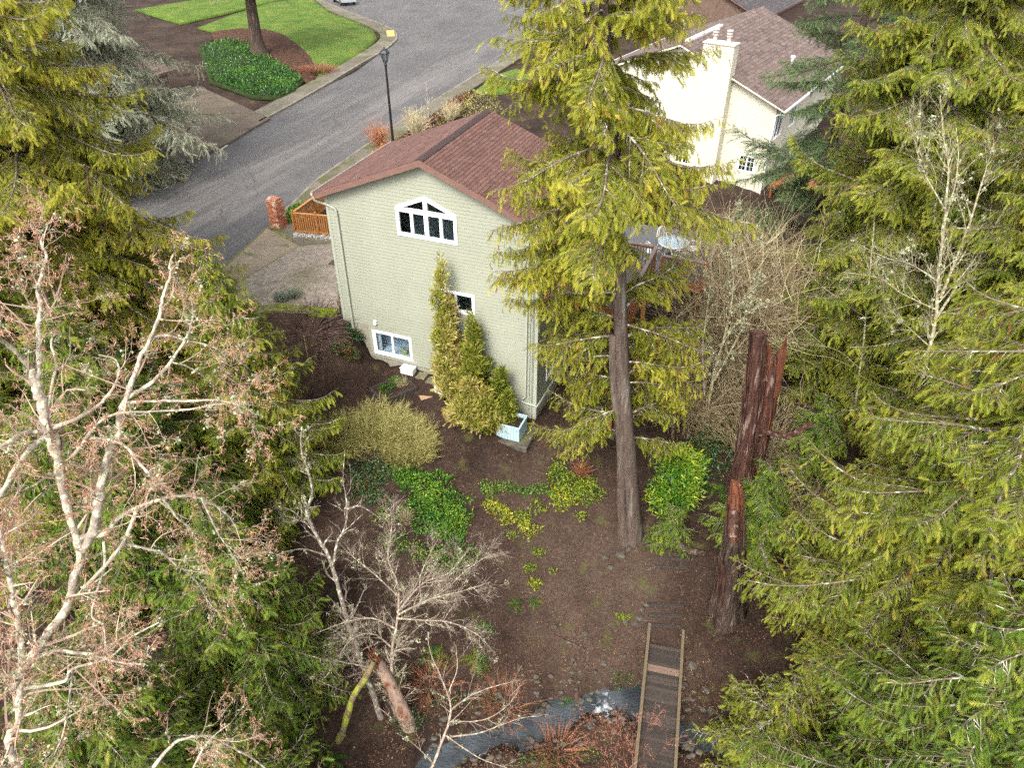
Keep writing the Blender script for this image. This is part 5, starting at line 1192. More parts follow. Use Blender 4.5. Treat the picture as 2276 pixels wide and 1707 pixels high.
def conifer(name, label, base, height, zlo, Lmax, seed, mat='cedar', style='cedar', group=None, nbr=90, trunk_r=.35, lean=(0, 0), prof=None, ztop=None, barkm='cedar_bark', flare=.55, trunk2=None, cat='tree', limbm='limb', margin=260, backfill=1.0, skip=None, gap=0.0):
    """Conifer: trunk and boughs, each bough a part. Heights are above the base."""
    r = np.random.default_rng(seed); base = np.array(base, float)
    root = thing(name, label, cat, base, 0, group)
    ztop = height * .985 if ztop is None else ztop
    def axis_at(h): return np.stack([lean[0] * h, lean[1] * h, h], -1)
    m = 22; hh = np.concatenate([[-.5, 0, .15, .4, .8, 1.4], np.linspace(2.2, height, m - 6)]) if height > 4 else np.linspace(-.3, height, m)
    rad = trunk_r * (1 - .93 * np.clip(hh, 0, None) / height) + .015; rad *= 1 + flare * np.exp(-np.clip(hh, 0, None) / .45)
    sd = 18; an = np.arange(sd) * 2 * np.pi / sd; ph = r.uniform(0, 6)
    rib = 1 + .10 * np.sin(an * 3 + ph)[None, :] * np.exp(-np.clip(hh, 0, None) / 4)[:, None] + .05 * np.sin(an * 7 + ph)[None, :] + r.normal(0, .012, (m, sd))
    ax = axis_at(hh); ax[:, 0] += .06 * np.sin(hh * .5 + ph) * min(1, height / 10); ax[:, 1] += .05 * np.sin(hh * .43 + 1 + ph) * min(1, height / 10)
    V = np.stack([ax[:, None, 0] + (rad[:, None] * rib) * np.cos(an), ax[:, None, 1] + (rad[:, None] * rib) * np.sin(an), np.repeat(hh[:, None], sd, 1)], -1)
    idx = np.arange(m * sd).reshape(m, sd); a, b = idx[:-1], np.roll(idx, -1, 1)[:-1]; c, d = np.roll(idx, -1, 1)[1:], idx[1:]
    ta = Acc(); ta.add(V.reshape(-1, 3), np.concatenate([np.stack([a, b, c], -1).reshape(-1, 3), np.stack([a, c, d], -1).reshape(-1, 3)]))
    if trunk2: trunk2(ta, axis_at)
    obj('trunk', ta.mesh('trunk', smooth=True), barkm, root)
    nbr = int(nbr * 1.45)
    hb = zlo + (ztop - zlo) * (np.arange(nbr) + r.uniform(-.5, .5, nbr)) / nbr; hb = np.clip(hb, zlo, ztop)
    az = np.arange(nbr) * 2.39996 + r.uniform(-.45, .45, nbr)
    f = np.clip(hb / height, 0, 1)
    L = np.maximum(Lmax * (np.interp(f, prof[0], prof[1]) if prof else (1 - f) ** .75) * r.uniform(.66, 1.14, nbr), .4)
    toc = -base[:2] / max(np.hypot(*base[:2]), 1e-6)
    for i in range(nbr):
        d = np.array([math.cos(az[i]), math.sin(az[i])])
        p0 = base + axis_at(np.array(hb[i])); pts = p0 + np.array([[d[0] * L[i] * t, d[1] * L[i] * t, -L[i] * .1 * t] for t in (0, .5, 1)])
        if not inframe(pts, margin).any(): continue
        if backfill < 1 and d @ toc < -.4 and r.uniform() > backfill: continue
        if r.uniform() < gap: continue
        if skip is not None and skip(p0, d, L[i], hb[i]): continue
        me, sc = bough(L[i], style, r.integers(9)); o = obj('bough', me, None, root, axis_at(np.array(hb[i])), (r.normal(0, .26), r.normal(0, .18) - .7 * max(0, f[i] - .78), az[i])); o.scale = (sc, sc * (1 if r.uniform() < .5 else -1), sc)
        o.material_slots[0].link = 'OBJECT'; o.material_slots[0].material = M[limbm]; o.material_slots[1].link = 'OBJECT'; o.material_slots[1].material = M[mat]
    return root

def grow(r, P, R, n_per_m, lenr, ang, levels, out, up=.15, m=6, minL=.15, wob=.12, startf=.25, rr=.55, lendecay=.6):
    """Recursive twigs off given limbs: P list of (m,3) paths, R list of (m,) radii. Appends (paths, radii) per level to out."""
    cur = list(zip(P, R)); L0 = lenr
    for lv in range(levels):
        NP, NR = [], []
        for p, rad in cur:
            seg = np.linalg.norm(np.diff(p, axis=0), axis=1); Lp = seg.sum()
            n = r.poisson(max(.0, Lp * (1 - startf) * n_per_m[lv]));
            if n == 0: continue
            s = startf + (1 - startf) * np.sort(r.uniform(0, 1, n)); k = np.minimum((s * (len(p) - 1)).astype(int), len(p) - 2); u = (s * (len(p) - 1) - k)[:, None]
            po = p[k] * (1 - u) + p[k + 1] * u; tg = norm(p[k + 1] - p[k]); ra = np.maximum((rad[k] * (1 - u[:, 0]) + rad[k + 1] * u[:, 0]) * rr, .0025)
            rd = norm(np.cross(tg, r.normal(0, 1, (n, 3)))); th = ang[lv] * r.uniform(.6, 1.3, (n, 1))
            d = norm(tg * np.cos(th) + rd * np.sin(th) + UP * up)
            L = np.maximum(minL, L0[lv] * r.uniform(.5, 1.3, n) * (1.15 - .6 * s))
            t = np.linspace(0, 1, m)
            w1, w2 = r.normal(0, wob, (n, 1, 3)), r.normal(0, wob, (n, 1, 3))
            q = po[:, None] + L[:, None, None] * (d[:, None] * t[None, :, None] + w1 * (t ** 2)[None, :, None] + w2 * np.sin(t * 5)[None, :, None] * .35 + UP * (up * .6 * t ** 2)[None, :, None])
            rd2 = ra[:, None] * (1 - .75 * t[None, :])
            out.append((q, rd2)); NP += list(q); NR += list(rd2)
        cur = list(zip(NP, NR))
    return out

def bare_tree(name, label, limbs, seed, n_per_m, lenr, ang, levels=3, barkm='alder', twigm=None, up=.15, tufts=0, catk=0, catm='catkin', catL=.05, group=None, root_at=None, wob=.12, sides=8, rr=.55, cat='tree', startf=.25, tuftL=.06, margin=150, catn=4):
    """Bare tree from surveyed main limbs: [(points, r0, r1), ...]."""
    r = np.random.default_rng(seed)
    base = np.array(limbs[0][0][0] if root_at is None else root_at, float)
    root = thing(name, label, cat, base, 0, group)
    P, R = [], []; ta = Acc()
    for pts, r0, r1 in limbs:
        m = max(8, len(pts) * 4); p = smooth_path(pts, m); p[1:-1] += r.normal(0, r0 * .12, (m - 2, 3)); rad = r0 + (r1 - r0) * np.linspace(0, 1, m) ** .8; rad = rad * (1 + r.normal(0, .07, m)); P.append(p); R.append(rad)
        tubes(ta, p[None], rad[None], sides)
    ta.v = [x - base for x in ta.v]; obj('trunk', ta.mesh('trunk', smooth=True), barkm, root)
    out = grow(r, P, R, n_per_m, lenr, ang, levels, [], up=up, wob=wob, rr=rr, startf=startf)
    fine = out[:]; la = Acc(); tips = []
    for q, rd in out:
        ok = inframe(q, margin).any(1)
        if ok.any(): tubes(la, q[ok], rd[ok], 3, t=r.uniform(0, 1, ok.sum()), cap=False); tips.append(q[ok])
    la.v = [x - base for x in la.v]; obj('branches', la, twigm or barkm, root, kind='stuff')
    TRI['n'] += sum(len(x) for x in la.f)
    if catk and tips:
        allp = np.concatenate([t[:, 3:].reshape(-1, 3) for t in tips if t.shape[0]]); n = min(catk, len(allp) * 2); pick = allp[r.integers(0, len(allp), n)]
        ca = Acc(); V = np.array([[0, -.08, 0], [0, .08, 0], [1, .06, 0], [1, -.06, 0], [.5, 0, .1]]); F = np.array([[0, 4, 1], [1, 4, 2], [2, 4, 3], [3, 4, 0]])
        rep = np.repeat(np.arange(n), r.integers(1, catn, n)); n2 = len(rep)
        D = norm(-UP * r.uniform(.0, 1.0, (n2, 1)) + r.normal(0, .6, (n2, 3))); S = norm(np.cross(D, r.normal(0, 1, (n2, 3))))
        place(ca, (V, F), pick[rep] + r.normal(0, .015, (n2, 3)), D, S, catL * r.uniform(.5, 1.3, n2), r.uniform(.05, .95, n2)); ca.v = [x - base for x in ca.v]
        obj('catkins' if catm == 'catkin' else 'buds', ca, catm, root, kind='stuff'); TRI['n'] += sum(len(x) for x in ca.f)
    if tufts:
        allp = np.concatenate(P + [t[:, :4].reshape(-1, 3) for t in tips[:max(1, len(tips) // 3)]]) if tips else np.concatenate(P); cl = allp[r.integers(0, len(allp), max(1, tufts // 12))]
        pk_ = cl[r.integers(0, len(cl), tufts)] + r.normal(0, .03, (tufts, 3)); ca = Acc()
        V = np.array([[0, -.3, 0], [0, .3, 0], [1, 0, .1], [.6, .5, -.1]]); F = np.array([[0, 1, 2], [1, 3, 2]])
        D = norm(r.normal(0, 1, (tufts, 3))); S = norm(np.cross(D, r.normal(0, 1, (tufts, 3)))); place(ca, (V, F), pk_, D, S, tuftL * r.uniform(.3, 1.0, tufts), r.uniform(0, 1, tufts)); ca.v = [x - base for x in ca.v]
        obj('lichen', ca, 'lichen_tuft', root, kind='stuff'); TRI['n'] += sum(len(x) for x in ca.f)
    return root

LEAF = (np.array([[0, 0, 0], [.45, .24, .05], [1, 0, -.05], [.45, -.24, .05]]), np.array([[0, 1, 2], [0, 2, 3]]))
LONGLEAF = (np.array([[0, 0, 0], [.4, .14, .03], [1, 0, -.12], [.4, -.14, .03]]), np.array([[0, 1, 2], [0, 2, 3]]))
TUFT = (np.array([[0, -.1, 0], [0, .1, 0], [.5, .32, 0], [1.0, .16, 0], [1.05, -.16, 0], [.5, -.32, 0], [.8, 0, .06]]), np.array([[0, 1, 6], [1, 2, 6], [2, 3, 6], [3, 4, 6], [4, 5, 6], [5, 0, 6]]))
def leafy(name, label, blobs, seed, mat, n, size, tmpl=LEAF, upb=.3, group=None, cat='shrub', stems=10, stemm='dark_bark', tint=(.45, .2), shell=.55, partname='crown', flat=0.0, base=None, outward=.6, stemr=.02):
    """Shrub: leaves through ellipsoid blobs [(x,y,z,rx,ry,rz)], plus stems from the base."""
    r = np.random.default_rng(seed); B = np.array(blobs, float)
    b0 = np.array(base, float) if base is not None else np.array([B[:, 0].mean(), B[:, 1].mean(), (B[:, 2] - B[:, 5]).min()])
    root = thing(name, label, cat, b0, 0, group)
    w = (B[:, 3] * B[:, 4] + B[:, 3] * B[:, 5]); w /= w.sum(); k = r.choice(len(B), n, p=w)
    d = norm(r.normal(0, 1, (n, 3))); rad = (shell + (1 - shell) * r.uniform(0, 1, n)) * (1 + .18 * np.sin(d[:, 0] * 7 + k) * np.sin(d[:, 1] * 6 + d[:, 2] * 8)) * (1 - flat * .0)
    P = B[k, :3] + d * B[k, 3:] * rad[:, None]
    gz = G(P[:, 0], P[:, 1]); P[:, 2] = np.maximum(P[:, 2], gz + .03)
    D = norm(d * outward + UP * upb + r.normal(0, .5, (n, 3))); S = norm(np.cross(D, UP * .5 + r.normal(0, .6, (n, 3))))
    ca = Acc(); place(ca, tmpl, P - b0, D, S, size * r.uniform(.6, 1.3, n), np.clip(r.normal(tint[0], tint[1], n) + .12 * np.sin(P[:, 0] * 3.1 + P[:, 1] * 2.3), 0, 1))
    obj(partname, ca, mat, root, kind='stuff'); TRI['n'] += sum(len(x) for x in ca.f)
    sa = Acc()
    for i in range(stems):
        t = B[r.integers(len(B))]; e = t[:3] + norm(r.normal(0, 1, 3)) * t[3:] * .7
        s0 = np.array([b0[0] + r.normal(0, .08), b0[1] + r.normal(0, .08), g1(b0[0], b0[1]) - .05]); tubes(sa, smooth_path([s0, (s0 + e) / 2 + r.normal(0, .06, 3), e], 7)[None], (stemr * np.linspace(1, .3, 7))[None], 5)
    if stems: sa.v = [x - b0 for x in sa.v]; obj('stems', sa, stemm, root)
    return root
def wispy(name, label, base, n, h, spreadr, seed, mat, w=.012, group=None, cat='shrub', arch=.4, tint=(.5, .25), m=5, fork=2, lean=(0, 0), rad=None, taper=.8, mess=1.0):
    """Broom-like shrub: many thin stems fanning from the base, each forked."""
    r = np.random.default_rng(seed); base = np.array(base, float); root = thing(name, label, cat, base, 0, group)
    az = r.uniform(0, 2 * np.pi, n); el = np.clip(r.beta(1.6, 1.6, n), .05, 1); t = np.linspace(0, 1, m)
    bo = np.stack([np.cos(az), np.sin(az)], -1) * (np.sqrt(r.uniform(0, 1, n)) * (rad or spreadr * .35))[:, None]
    hh = h * (1 - .35 * el ** 2) * r.uniform(.6, 1.1, n); out = spreadr * el * r.uniform(.7, 1.15, n)
    a = Acc()
    z0 = G(base[0] + bo[:, 0], base[1] + bo[:, 1]) - base[2]
    P = np.stack([bo[:, 0, None] + np.cos(az)[:, None] * out[:, None] * t ** (1 + arch) + lean[0] * t * h, bo[:, 1, None] + np.sin(az)[:, None] * out[:, None] * t ** (1 + arch) + lean[1] * t * h, z0[:, None] + hh[:, None] * (t * (1 + arch * .4) - arch * .4 * t ** 2)], -1)
    P[:, 1:] += r.normal(0, .035 * h * mess, (n, m - 1, 3)) * t[None, 1:, None]
    tubes(a, P, w * (1 - taper * t)[None] * r.uniform(.6, 1.4, (n, 1)), 3, t=np.clip(r.normal(*tint, n), 0, 1), cap=False)
    for _ in range(fork):
        k = r.integers(1, m - 1, n); p0 = P[np.arange(n), k]; d = norm(P[np.arange(n), k + 1] - p0 + r.normal(0, .25 * h / m * mess, (n, 3))); L = h * r.uniform(.12, .4, n)
        tt = np.linspace(0, 1, 4); Q = p0[:, None] + d[:, None] * (L[:, None] * tt)[..., None] + r.normal(0, .02 * h, (n, 4, 3)) * tt[None, :, None]
        tubes(a, Q, w * .55 * (1 - .7 * tt)[None] * np.ones((n, 1)), 3, t=np.clip(r.normal(*tint, n), 0, 1), cap=False)
    obj('twigs', a, mat, root, kind='stuff'); TRI['n'] += sum(len(x) for x in a.f)
    return root
def fern(label, loc, n, L, seed, group='ferns on the slope', mat='fern'):
    r = np.random.default_rng(seed); root = thing('fern', label, 'fern', loc, 0, group); a = Acc()
    for i in range(n):
        az = i * 2 * math.pi / n + r.uniform(-.3, .3); l = L * r.uniform(.7, 1.15); t = np.linspace(0, 1, 10); d = np.array([math.cos(az), math.sin(az), 0]); e = r.uniform(.5, 1.0)
        P = d * (l * t)[:, None] + UP * (l * (e * t - (e + .15) * t ** 2))[:, None]; S = np.cross(d, UP); tn = r.uniform(.2, .8) if r.uniform() > .12 else 1
        for k in range(1, 10):
            for s in (-1, 1):
                h = l * .20 * math.sin(math.pi * (.15 + .8 * k / 10)); tg = norm(P[min(k + 1, 9)] - P[k - 1]); b = P[k]
                a.add([b - tg * .05 * l, b + tg * .05 * l, b + S * s * h + tg * h * .35 - UP * h * .15], [[0, 1, 2]], tn)
    obj('fronds', a, mat, root); return root

# ------------------------------------------------------------------ trees: conifers
def onground(x, y): return (x, y, g1(x, y))
# the big cedar in front of the house
bx_ = gp(1405, 1195)
def twin(ta, axis_at):
    hh = np.linspace(-.3, 9.5, 16); p = axis_at(hh); p[:, 0] -= .30 + .05 * np.sin(hh); p[:, 1] -= .05; tubes(ta, p[None], (.20 * (1 - .4 * hh / 9.5) * (1 + .6 * np.exp(-np.clip(hh, 0, None) / .4)))[None], 12)
GR = 'cedars around the yard'
PF = ([0, .3, .5, .7, 1], [.95, 1, .85, .6, .08]); PF2 = ([0, .4, .7, 1], [1, .85, .5, .05]); PF3 = ([0, .4, .7, 1], [1, 1, .7, .08])
_fr = np.random.default_rng(5)
def frontlow(p0, d, L, h): return (11.0 < h < 13.6 and d[0] > .15) or (h < 13.0 and d[1] < -.12) or (h >= 13.0 and d[1] < -.45 and _fr.uniform() < .25) or (h < 8 and d[0] > 0 and False)                # the near face of the lower trunk stands clear
conifer('cedar_tree', 'tall yellow-green cedar with bare double trunk standing in front of the green house', bx_, 27, 5.2, 4.2, 11, mat='cedar_yellow', nbr=104, trunk_r=.30, flare=.3, lean=(-.13, .0), prof=([0, .12, .2, .33, .5, .7, 1], [.55, .62, .74, .95, .95, .7, .1]), ztop=22, trunk2=twin, skip=frontlow, gap=.05)
# left side
conifer('cedar_tree', 'large yellow-green cedar hiding the near end of the road at upper left', onground(-16.2, 24.4), 21, 1.5, 5.4, 21, mat='cedar_yellow', group=GR, nbr=135, trunk_r=.45, prof=([0, .3, .5, .7, .85, 1], [1, 1, .80, .48, .25, .05]), backfill=.6)
conifer('cedar_tree', 'cedar at the far left edge of the picture behind the bare alder top', onground(-20.5, 26.5), 25, 1.0, 5.4, 22, mat='cedar', group=GR, nbr=130, trunk_r=.4, ztop=21, prof=PF, backfill=.5)
conifer('cedar_tree', 'shorter green cedar with a pointed leader below the driveway', onground(-9.5, 21.0), 10.2, .3, 3.2, 23, mat='cedar', group=GR, nbr=110, trunk_r=.22, prof=PF2)
conifer('cedar_tree', 'dark green cedar behind the forked alder at mid left', onground(-12.4, 17.2), 11, .5, 4.1, 24, mat='cedar_green', group=GR, nbr=115, trunk_r=.25, prof=PF2)
conifer('cedar_tree', 'dark green cedar low at left beside the leaning bare trunks', onground(-8.0, 13.6), 9.0, .2, 3.1, 25, mat='cedar_green', group=GR, nbr=115, trunk_r=.22, prof=PF2)
conifer('cedar_tree', 'dark green cedar in the lower left corner under the alder', onground(-10.2, 9.8), 8.6, .2, 3.6, 26, mat='cedar_green', group=GR, nbr=100, trunk_r=.22, prof=PF2)
conifer('cedar_tree', 'low dark cedar at the bottom edge left of the mossy leaning log', onground(-7.0, 9.6), 5.6, .2, 2.5, 27, mat='cedar_green', group=GR, nbr=80, trunk_r=.15, prof=PF2)
conifer('cedar_tree', 'dark cedar filling the left edge below the far-left cedar', onground(-16.5, 18.5), 14, .5, 4.4, 28, mat='cedar', group=GR, nbr=110, trunk_r=.25, prof=PF2)
# right side
conifer('cedar_tree', 'tall bright cedar at right behind the broken red snag', onground(15.6, 28.2), 27, .8, 4.6, 31, mat='cedar', group=GR, nbr=150, trunk_r=.4, ztop=22, prof=PF3, backfill=.6)
conifer('cedar_tree', 'tall yellow-green cedar filling the top right corner', onground(20.5, 31.0), 30, 1.0, 5.4, 32, mat='cedar_yellow', group=GR, nbr=150, trunk_r=.45, ztop=24, prof=PF3, backfill=.5)
conifer('cedar_tree', 'cedar at the right edge behind the bare pale maple', onground(17.8, 20.8), 25, .8, 4.8, 33, mat='cedar', group=GR, nbr=140, trunk_r=.4, ztop=16, prof=PF3, backfill=.6)
conifer('cedar_tree', 'near cedar at lower right with pale bare bough tips over the path', onground(12.5, 13.4), 21, 1.6, 5.7, 34, mat='cedar', style='near', group=GR, nbr=110, trunk_r=.4, ztop=14, prof=([0, .25, .5, 1], [1, 1, .68, .08]), backfill=.6, limbm='pale_limb')
conifer('cedar_tree', 'nearest cedar in the bottom right corner beside the footbridge', onground(10.0, 8.4), 12.5, .6, 4.3, 35, mat='cedar_green', style='near', group=GR, nbr=100, trunk_r=.28, prof=PF2, limbm='pale_limb')
conifer('cedar_tree', 'small cedar right of the footbridge end with russet inner sprays', onground(7.5, 11.2), 5.4, .2, 2.2, 38, mat='cedar', style='near', group=GR, nbr=48, trunk_r=.10, prof=PF2)
conifer('cedar_sapling', 'young mid-green cedar growing between the red snag and the dark stump', onground(8.6, 18.3), 5.9, 2.3, 2.0, 36, mat='cedar_green', style='young', nbr=44, trunk_r=.08, prof=([0, .35, .6, 1], [1, 1, .7, .05]))
conifer('cedar_sapling', 'young cedar filling the gap right of the red snag', onground(12.2, 22.8), 4.2, .2, 2.0, 39, mat='cedar_green', style='young', nbr=34, trunk_r=.08, prof=PF2)
q_ = gp(1490, 1200); conifer('cedar_sapling', 'small feathery cedar below the glossy laurel by the cut log', q_, 1.9, .1, 1.0, 37, mat='cedar_green', style='young', nbr=26, trunk_r=.04)
conifer('fir_tree', 'dark blue-green fir with level boughs in front of the cream house', onground(16.0, 37.0), 24, 2.5, 5.2, 41, mat='fir', style='fir', nbr=27, trunk_r=.3, ztop=17, prof=([0, .3, .6, 1], [.95, 1, .75, .1]), limbm='dark_bark', barkm='dark_bark')
conifer('deodar_tree', 'grey-green needled tree with pale bare boughs across the street at upper left', (-24.6, 43.0, 3.3), 20, 2.0, 7.6, 42, mat='deodar', style='deodar', nbr=95, trunk_r=.35, ztop=18, prof=([0, .3, .6, 1], [1, 1, .75, .1]))
lt = at(577, 108, 4.1); conifer('pine_tree', 'dark-trunked conifer standing in the mulch bed on the far lawn', (lt[0], lt[1], 3.9), 22, 5.5, 6.0, 43, mat='fir', style='deodar', nbr=26, trunk_r=.55, ztop=14, barkm='dark_bark', limbm='dark_bark', prof=([0, .3, .6, 1], [1, 1, .8, .1]))

# ------------------------------------------------------------------ bare trees
A1 = lambda pts: [(x / 2.911, y / 2.911 + 500) for x, y in pts]          # survey sheets of the photo
A2 = lambda pts: [(x / 2.347, y / 2.347 + 1000) for x, y in pts]
A3 = lambda pts: [(x / 2.347 + 700, y / 2.347 + 1000) for x, y in pts]
A5 = lambda pts: [(x / 2.37 + 1376, y / 2.37 + 500) for x, y in pts]
def lift_path(px, f): return [atY(x, y, f(x, y)) for x, y in px]
# forked alder close to the camera at left: stands at Y about 5.5, leans away
r_ = np.random.default_rng(77)
def alderY(x, y): return 5.5 + (1707 - y) / 1180 * 3.2 + .0016 * (x - 150)
def AL(px, r0, r1, dy=0.0, bend=0.0):
    k = len(px); pts = [atY(x, y, alderY(x, y) + dy + bend * (i / (k - 1)) ** 1.5) for i, (x, y) in enumerate(px)]; return (pts, r0 * .78, r1 * .9)
t0 = AL(A2([(90, 1659), (98, 1420), (105, 1230), (118, 1100), (95, 900), (60, 700), (30, 560), (8, 440), (-20, 330)]), .17, .07)
foot = np.array(t0[0][0]); t0 = ([np.array([foot[0] - .5, foot[1] - .6, g1(foot[0] - .5, foot[1] - .6) - .2]), foot * .5 + np.array([foot[0] - .5, foot[1] - .6, -1.0]) * .5] + list(t0[0]), .072, .03)
limbs = [t0,
    AL(A2([(60, 1240), (130, 1130), (250, 960), (350, 820), (390, 650), (420, 530), (370, 380), (330, 200), (300, 0), (285, -80)]), .082, .058),
    AL(A2([(430, 530), (490, 420), (510, 330), (530, 180), (580, 0), (600, -60)]), .085, .065),
    AL(A1([(400, 1640), (350, 1450), (310, 1330), (270, 1160), (235, 1050), (205, 930)]), .085, .07), AL(A1([(205, 930), (100, 820), (0, 740), (-80, 690)]), .045, .02, 0, -.5),
    AL(A1([(232, 1030), (255, 850), (250, 650), (265, 520), (245, 420), (290, 260), (300, 190), (265, 120), (285, 60)]), .055, .012, 0, .3),
    AL(A1([(300, 1230), (345, 1000), (365, 900), (330, 750), (385, 690)]), .035, .01, 0, .5),
    AL(A1([(660, 1640), (720, 1470), (770, 1350), (775, 1230), (815, 1130), (860, 1000), (910, 850), (975, 730), (1030, 600), (1050, 500), (1070, 410), (1105, 330), (1100, 260), (1120, 190)]), .066, .012),
    AL(A1([(825, 1120), (980, 1020), (1080, 920), (1170, 790), (1225, 690), (1245, 590), (1245, 530), (1225, 460)]), .04, .010, 0, .4),
    AL(A1([(975, 730), (1080, 715), (1200, 745), (1350, 780), (1500, 850), (1620, 940)]), .026, .008, 0, .6),
    AL(A1([(820, 1150), (1000, 1140), (1200, 1140), (1400, 1135), (1550, 1170), (1660, 1230)]), .028, .008, 0, -.5),
    AL(A1([(1110, 890), (1200, 910), (1290, 960), (1360, 1020), (1420, 1080)]), .02, .007, 0, .5),
    AL(A1([(310, 1330), (500, 1250), (620, 1180), (700, 1100), (760, 1000), (770, 920), (730, 860), (640, 840)]), .045, .010, 0, .5),
    AL(A1([(300, 1335), (150, 1350), (0, 1450), (-60, 1480)]), .05, .03, 0, -.4), AL(A1([(290, 1370), (180, 1470), (90, 1600), (0, 1760)]), .05, .035, 0, -.5),
    AL(A1([(470, 1500), (560, 1380), (640, 1280), (790, 1215), (1000, 1210), (1250, 1190), (1400, 1160)]), .035, .010, 0, -.3),
    AL(A1([(560, 1380), (700, 1390), (820, 1440), (920, 1560), (1000, 1659)]), .032, .02, 0, -.5),
    AL(A2([(420, 460), (560, 430), (600, 370), (720, 300), (850, 255), (960, 240), (1060, 260), (1180, 330), (1240, 420)]), .055, .014, 0, .5),
    AL(A2([(720, 300), (680, 400), (640, 490), (570, 580), (440, 720)]), .035, .03, 0, -.1), AL(A2([(650, 490), (780, 520), (850, 540), (930, 610), (990, 650), (1060, 740), (1095, 840)]), .028, .010, 0, .6),
    AL(A2([(1050, 250), (1110, 380), (1160, 470), (1230, 570), (1280, 680)]), .02, .006, 0, .3), AL(A2([(850, 255), (930, 360), (1010, 430), (1030, 560)]), .025, .008, 0, .4),
    AL(A2([(540, 480), (545, 600), (500, 760), (480, 870), (540, 920), (550, 1050)]), .026, .010, 0, -.3),
    AL(A2([(130, 1120), (270, 1055), (430, 1060), (520, 1080), (640, 1110), (740, 1120)]), .05, .012, 0, -.4), AL(A2([(100, 1250), (330, 1210), (380, 1140), (560, 1090), (700, 970), (830, 900)]), .04, .010, 0, -.5),
    AL(A2([(640, 1000), (720, 1050), (740, 1150)]), .016, .006), AL(A2([(800, 1659), (900, 1540), (1000, 1500), (1110, 1500), (1220, 1560), (1330, 1620), (1420, 1700)]), .04, .012, 0, .2), AL(A2([(1010, 1659), (1060, 1560), (1120, 1490), (1200, 1430)]), .022, .008),
    AL(A2([(380, 1150), (360, 1300), (330, 1480), (280, 1600)]), .02, .008, 0, -.2)]
bare_tree('alder_tree', 'leafless forked alder crusted with pale lichen at the left, hung with pinkish catkins', limbs, 51, [4.6, 6.0, 6.0], [.95, .48, .24], [.95, .9, .8], 3, 'alder', twigm='pink_twig', up=.02, tufts=8000, catk=14000, catL=.05, startf=.12, wob=.16, tuftL=.05, rr=.42, group='bare trees')

# leaning slender trunk, broken stump with peeling bark, mossy log at lower centre
def lowY(x, y): return 12.6 + (1700 - y) / 700 * 4.0
H1 = [atY(x, y, lowY(x, y)) for x, y in A2([(2090, 1659), (1990, 1400), (1900, 1150), (1850, 1000), (1780, 780), (1720, 570), (1640, 420), (1600, 330), (1630, 200), (1570, 0), (1575, -120)])]
b0 = H1[0].copy(); H1 = [np.array([b0[0] + .3, b0[1] - .2, g1(b0[0] + .3, b0[1] - .2) - .2])] + H1
def LY(px, r0, r1, dy=0, bend=0): k = len(px); return ([atY(x, y, lowY(x, y) + dy + bend * i / (k - 1)) for i, (x, y) in enumerate(px)], r0, r1)
bare_tree('leaning_tree', 'slender leaning lichen-spotted bare tree beside the peeling stump', [(H1, .13, .02), LY(A2([(1740, 590), (1760, 480), (1800, 400), (1810, 280), (1790, 150), (1800, 0)]), .045, .01, 0, .5), LY(A2([(1720, 560), (1600, 520), (1500, 530), (1350, 580)]), .03, .008, 0, -.5), LY(A3([(170, 310), (240, 295), (330, 350)]), .03, .01, 0, .3), LY(A2([(1650, 440), (1540, 330), (1480, 300)]), .02, .006)], 52, [3.0, 4.5, 4.5], [.9, .45, .24], [.8, .8, .8], 3, 'grey_bark', up=.05, tufts=900, group='bare trees', wob=.15)
st_ = [atY(x, y, lowY(x, y) - .1) for x, y in A3([(325, 1110), (380, 1200), (430, 1300), (480, 1420), (520, 1560), (540, 1659)])][::-1]
st_ = [np.array([st_[0][0] + .2, st_[0][1] - .3, g1(st_[0][0] + .2, st_[0][1] - .3) - .3])] + st_
root = thing('broken_stump', 'broken leaning trunk with peeling pinkish bark and splintered top, ivy at its foot', 'stump', st_[0])
a = Acc(); p = smooth_path(st_, 22); tubes(a, p[None], (np.linspace(.30, .19, 22) * (1 + np.random.default_rng(4).normal(0, .05, 22)))[None], 14); a.v = [x - st_[0] for x in a.v]; obj('trunk', a.mesh('trunk', smooth=True), 'peeling', root)
a = Acc(); r = np.random.default_rng(9); tp_ = p[-1]; ax_ = norm(p[-1] - p[-3])
for i in range(9):
    an = i * .7; o_ = np.array([math.cos(an), math.sin(an), 0]) * .12; tubes(a, np.array([[tp_ + o_ - ax_ * .25, tp_ + o_ * 1.1 + ax_ * r.uniform(.05, .2), tp_ + o_ * 1.2 + ax_ * r.uniform(.25, .6)]]), np.array([[.055, .04, .008]]), 5)
a.v = [x - st_[0] for x in a.v]; obj('splinters', a, 'rotten_red', root)
r = np.random.default_rng(31); n = 1500; k = r.integers(0, 12, n); an = r.uniform(0, 6.28, n); P_ = p[k] + (p[np.minimum(k + 1, 21)] - p[k]) * r.uniform(0, 1, (n, 1)) + np.stack([np.cos(an), np.sin(an), r.normal(0, .3, n)], -1) * (.30 + r.exponential(.05, n))[:, None] * np.array([1, 1, .3]); a = Acc(); D = norm(r.normal(0, .5, (n, 3)) - UP * .3); place(a, LEAF, P_ - st_[0], D, norm(np.cross(D, r.normal(0, 1, (n, 3)))), r.uniform(.05, .10, n), np.clip(r.normal(.45, .2, n), 0, .9)); obj('ivy', a, 'leaf_dark', root, kind='stuff')
ml = [atY(x, y, lowY(x, y) - .5) for x, y in A3([(310, 1100), (270, 1180), (200, 1290), (165, 1400), (140, 1480), (90, 1580), (40, 1620)])]
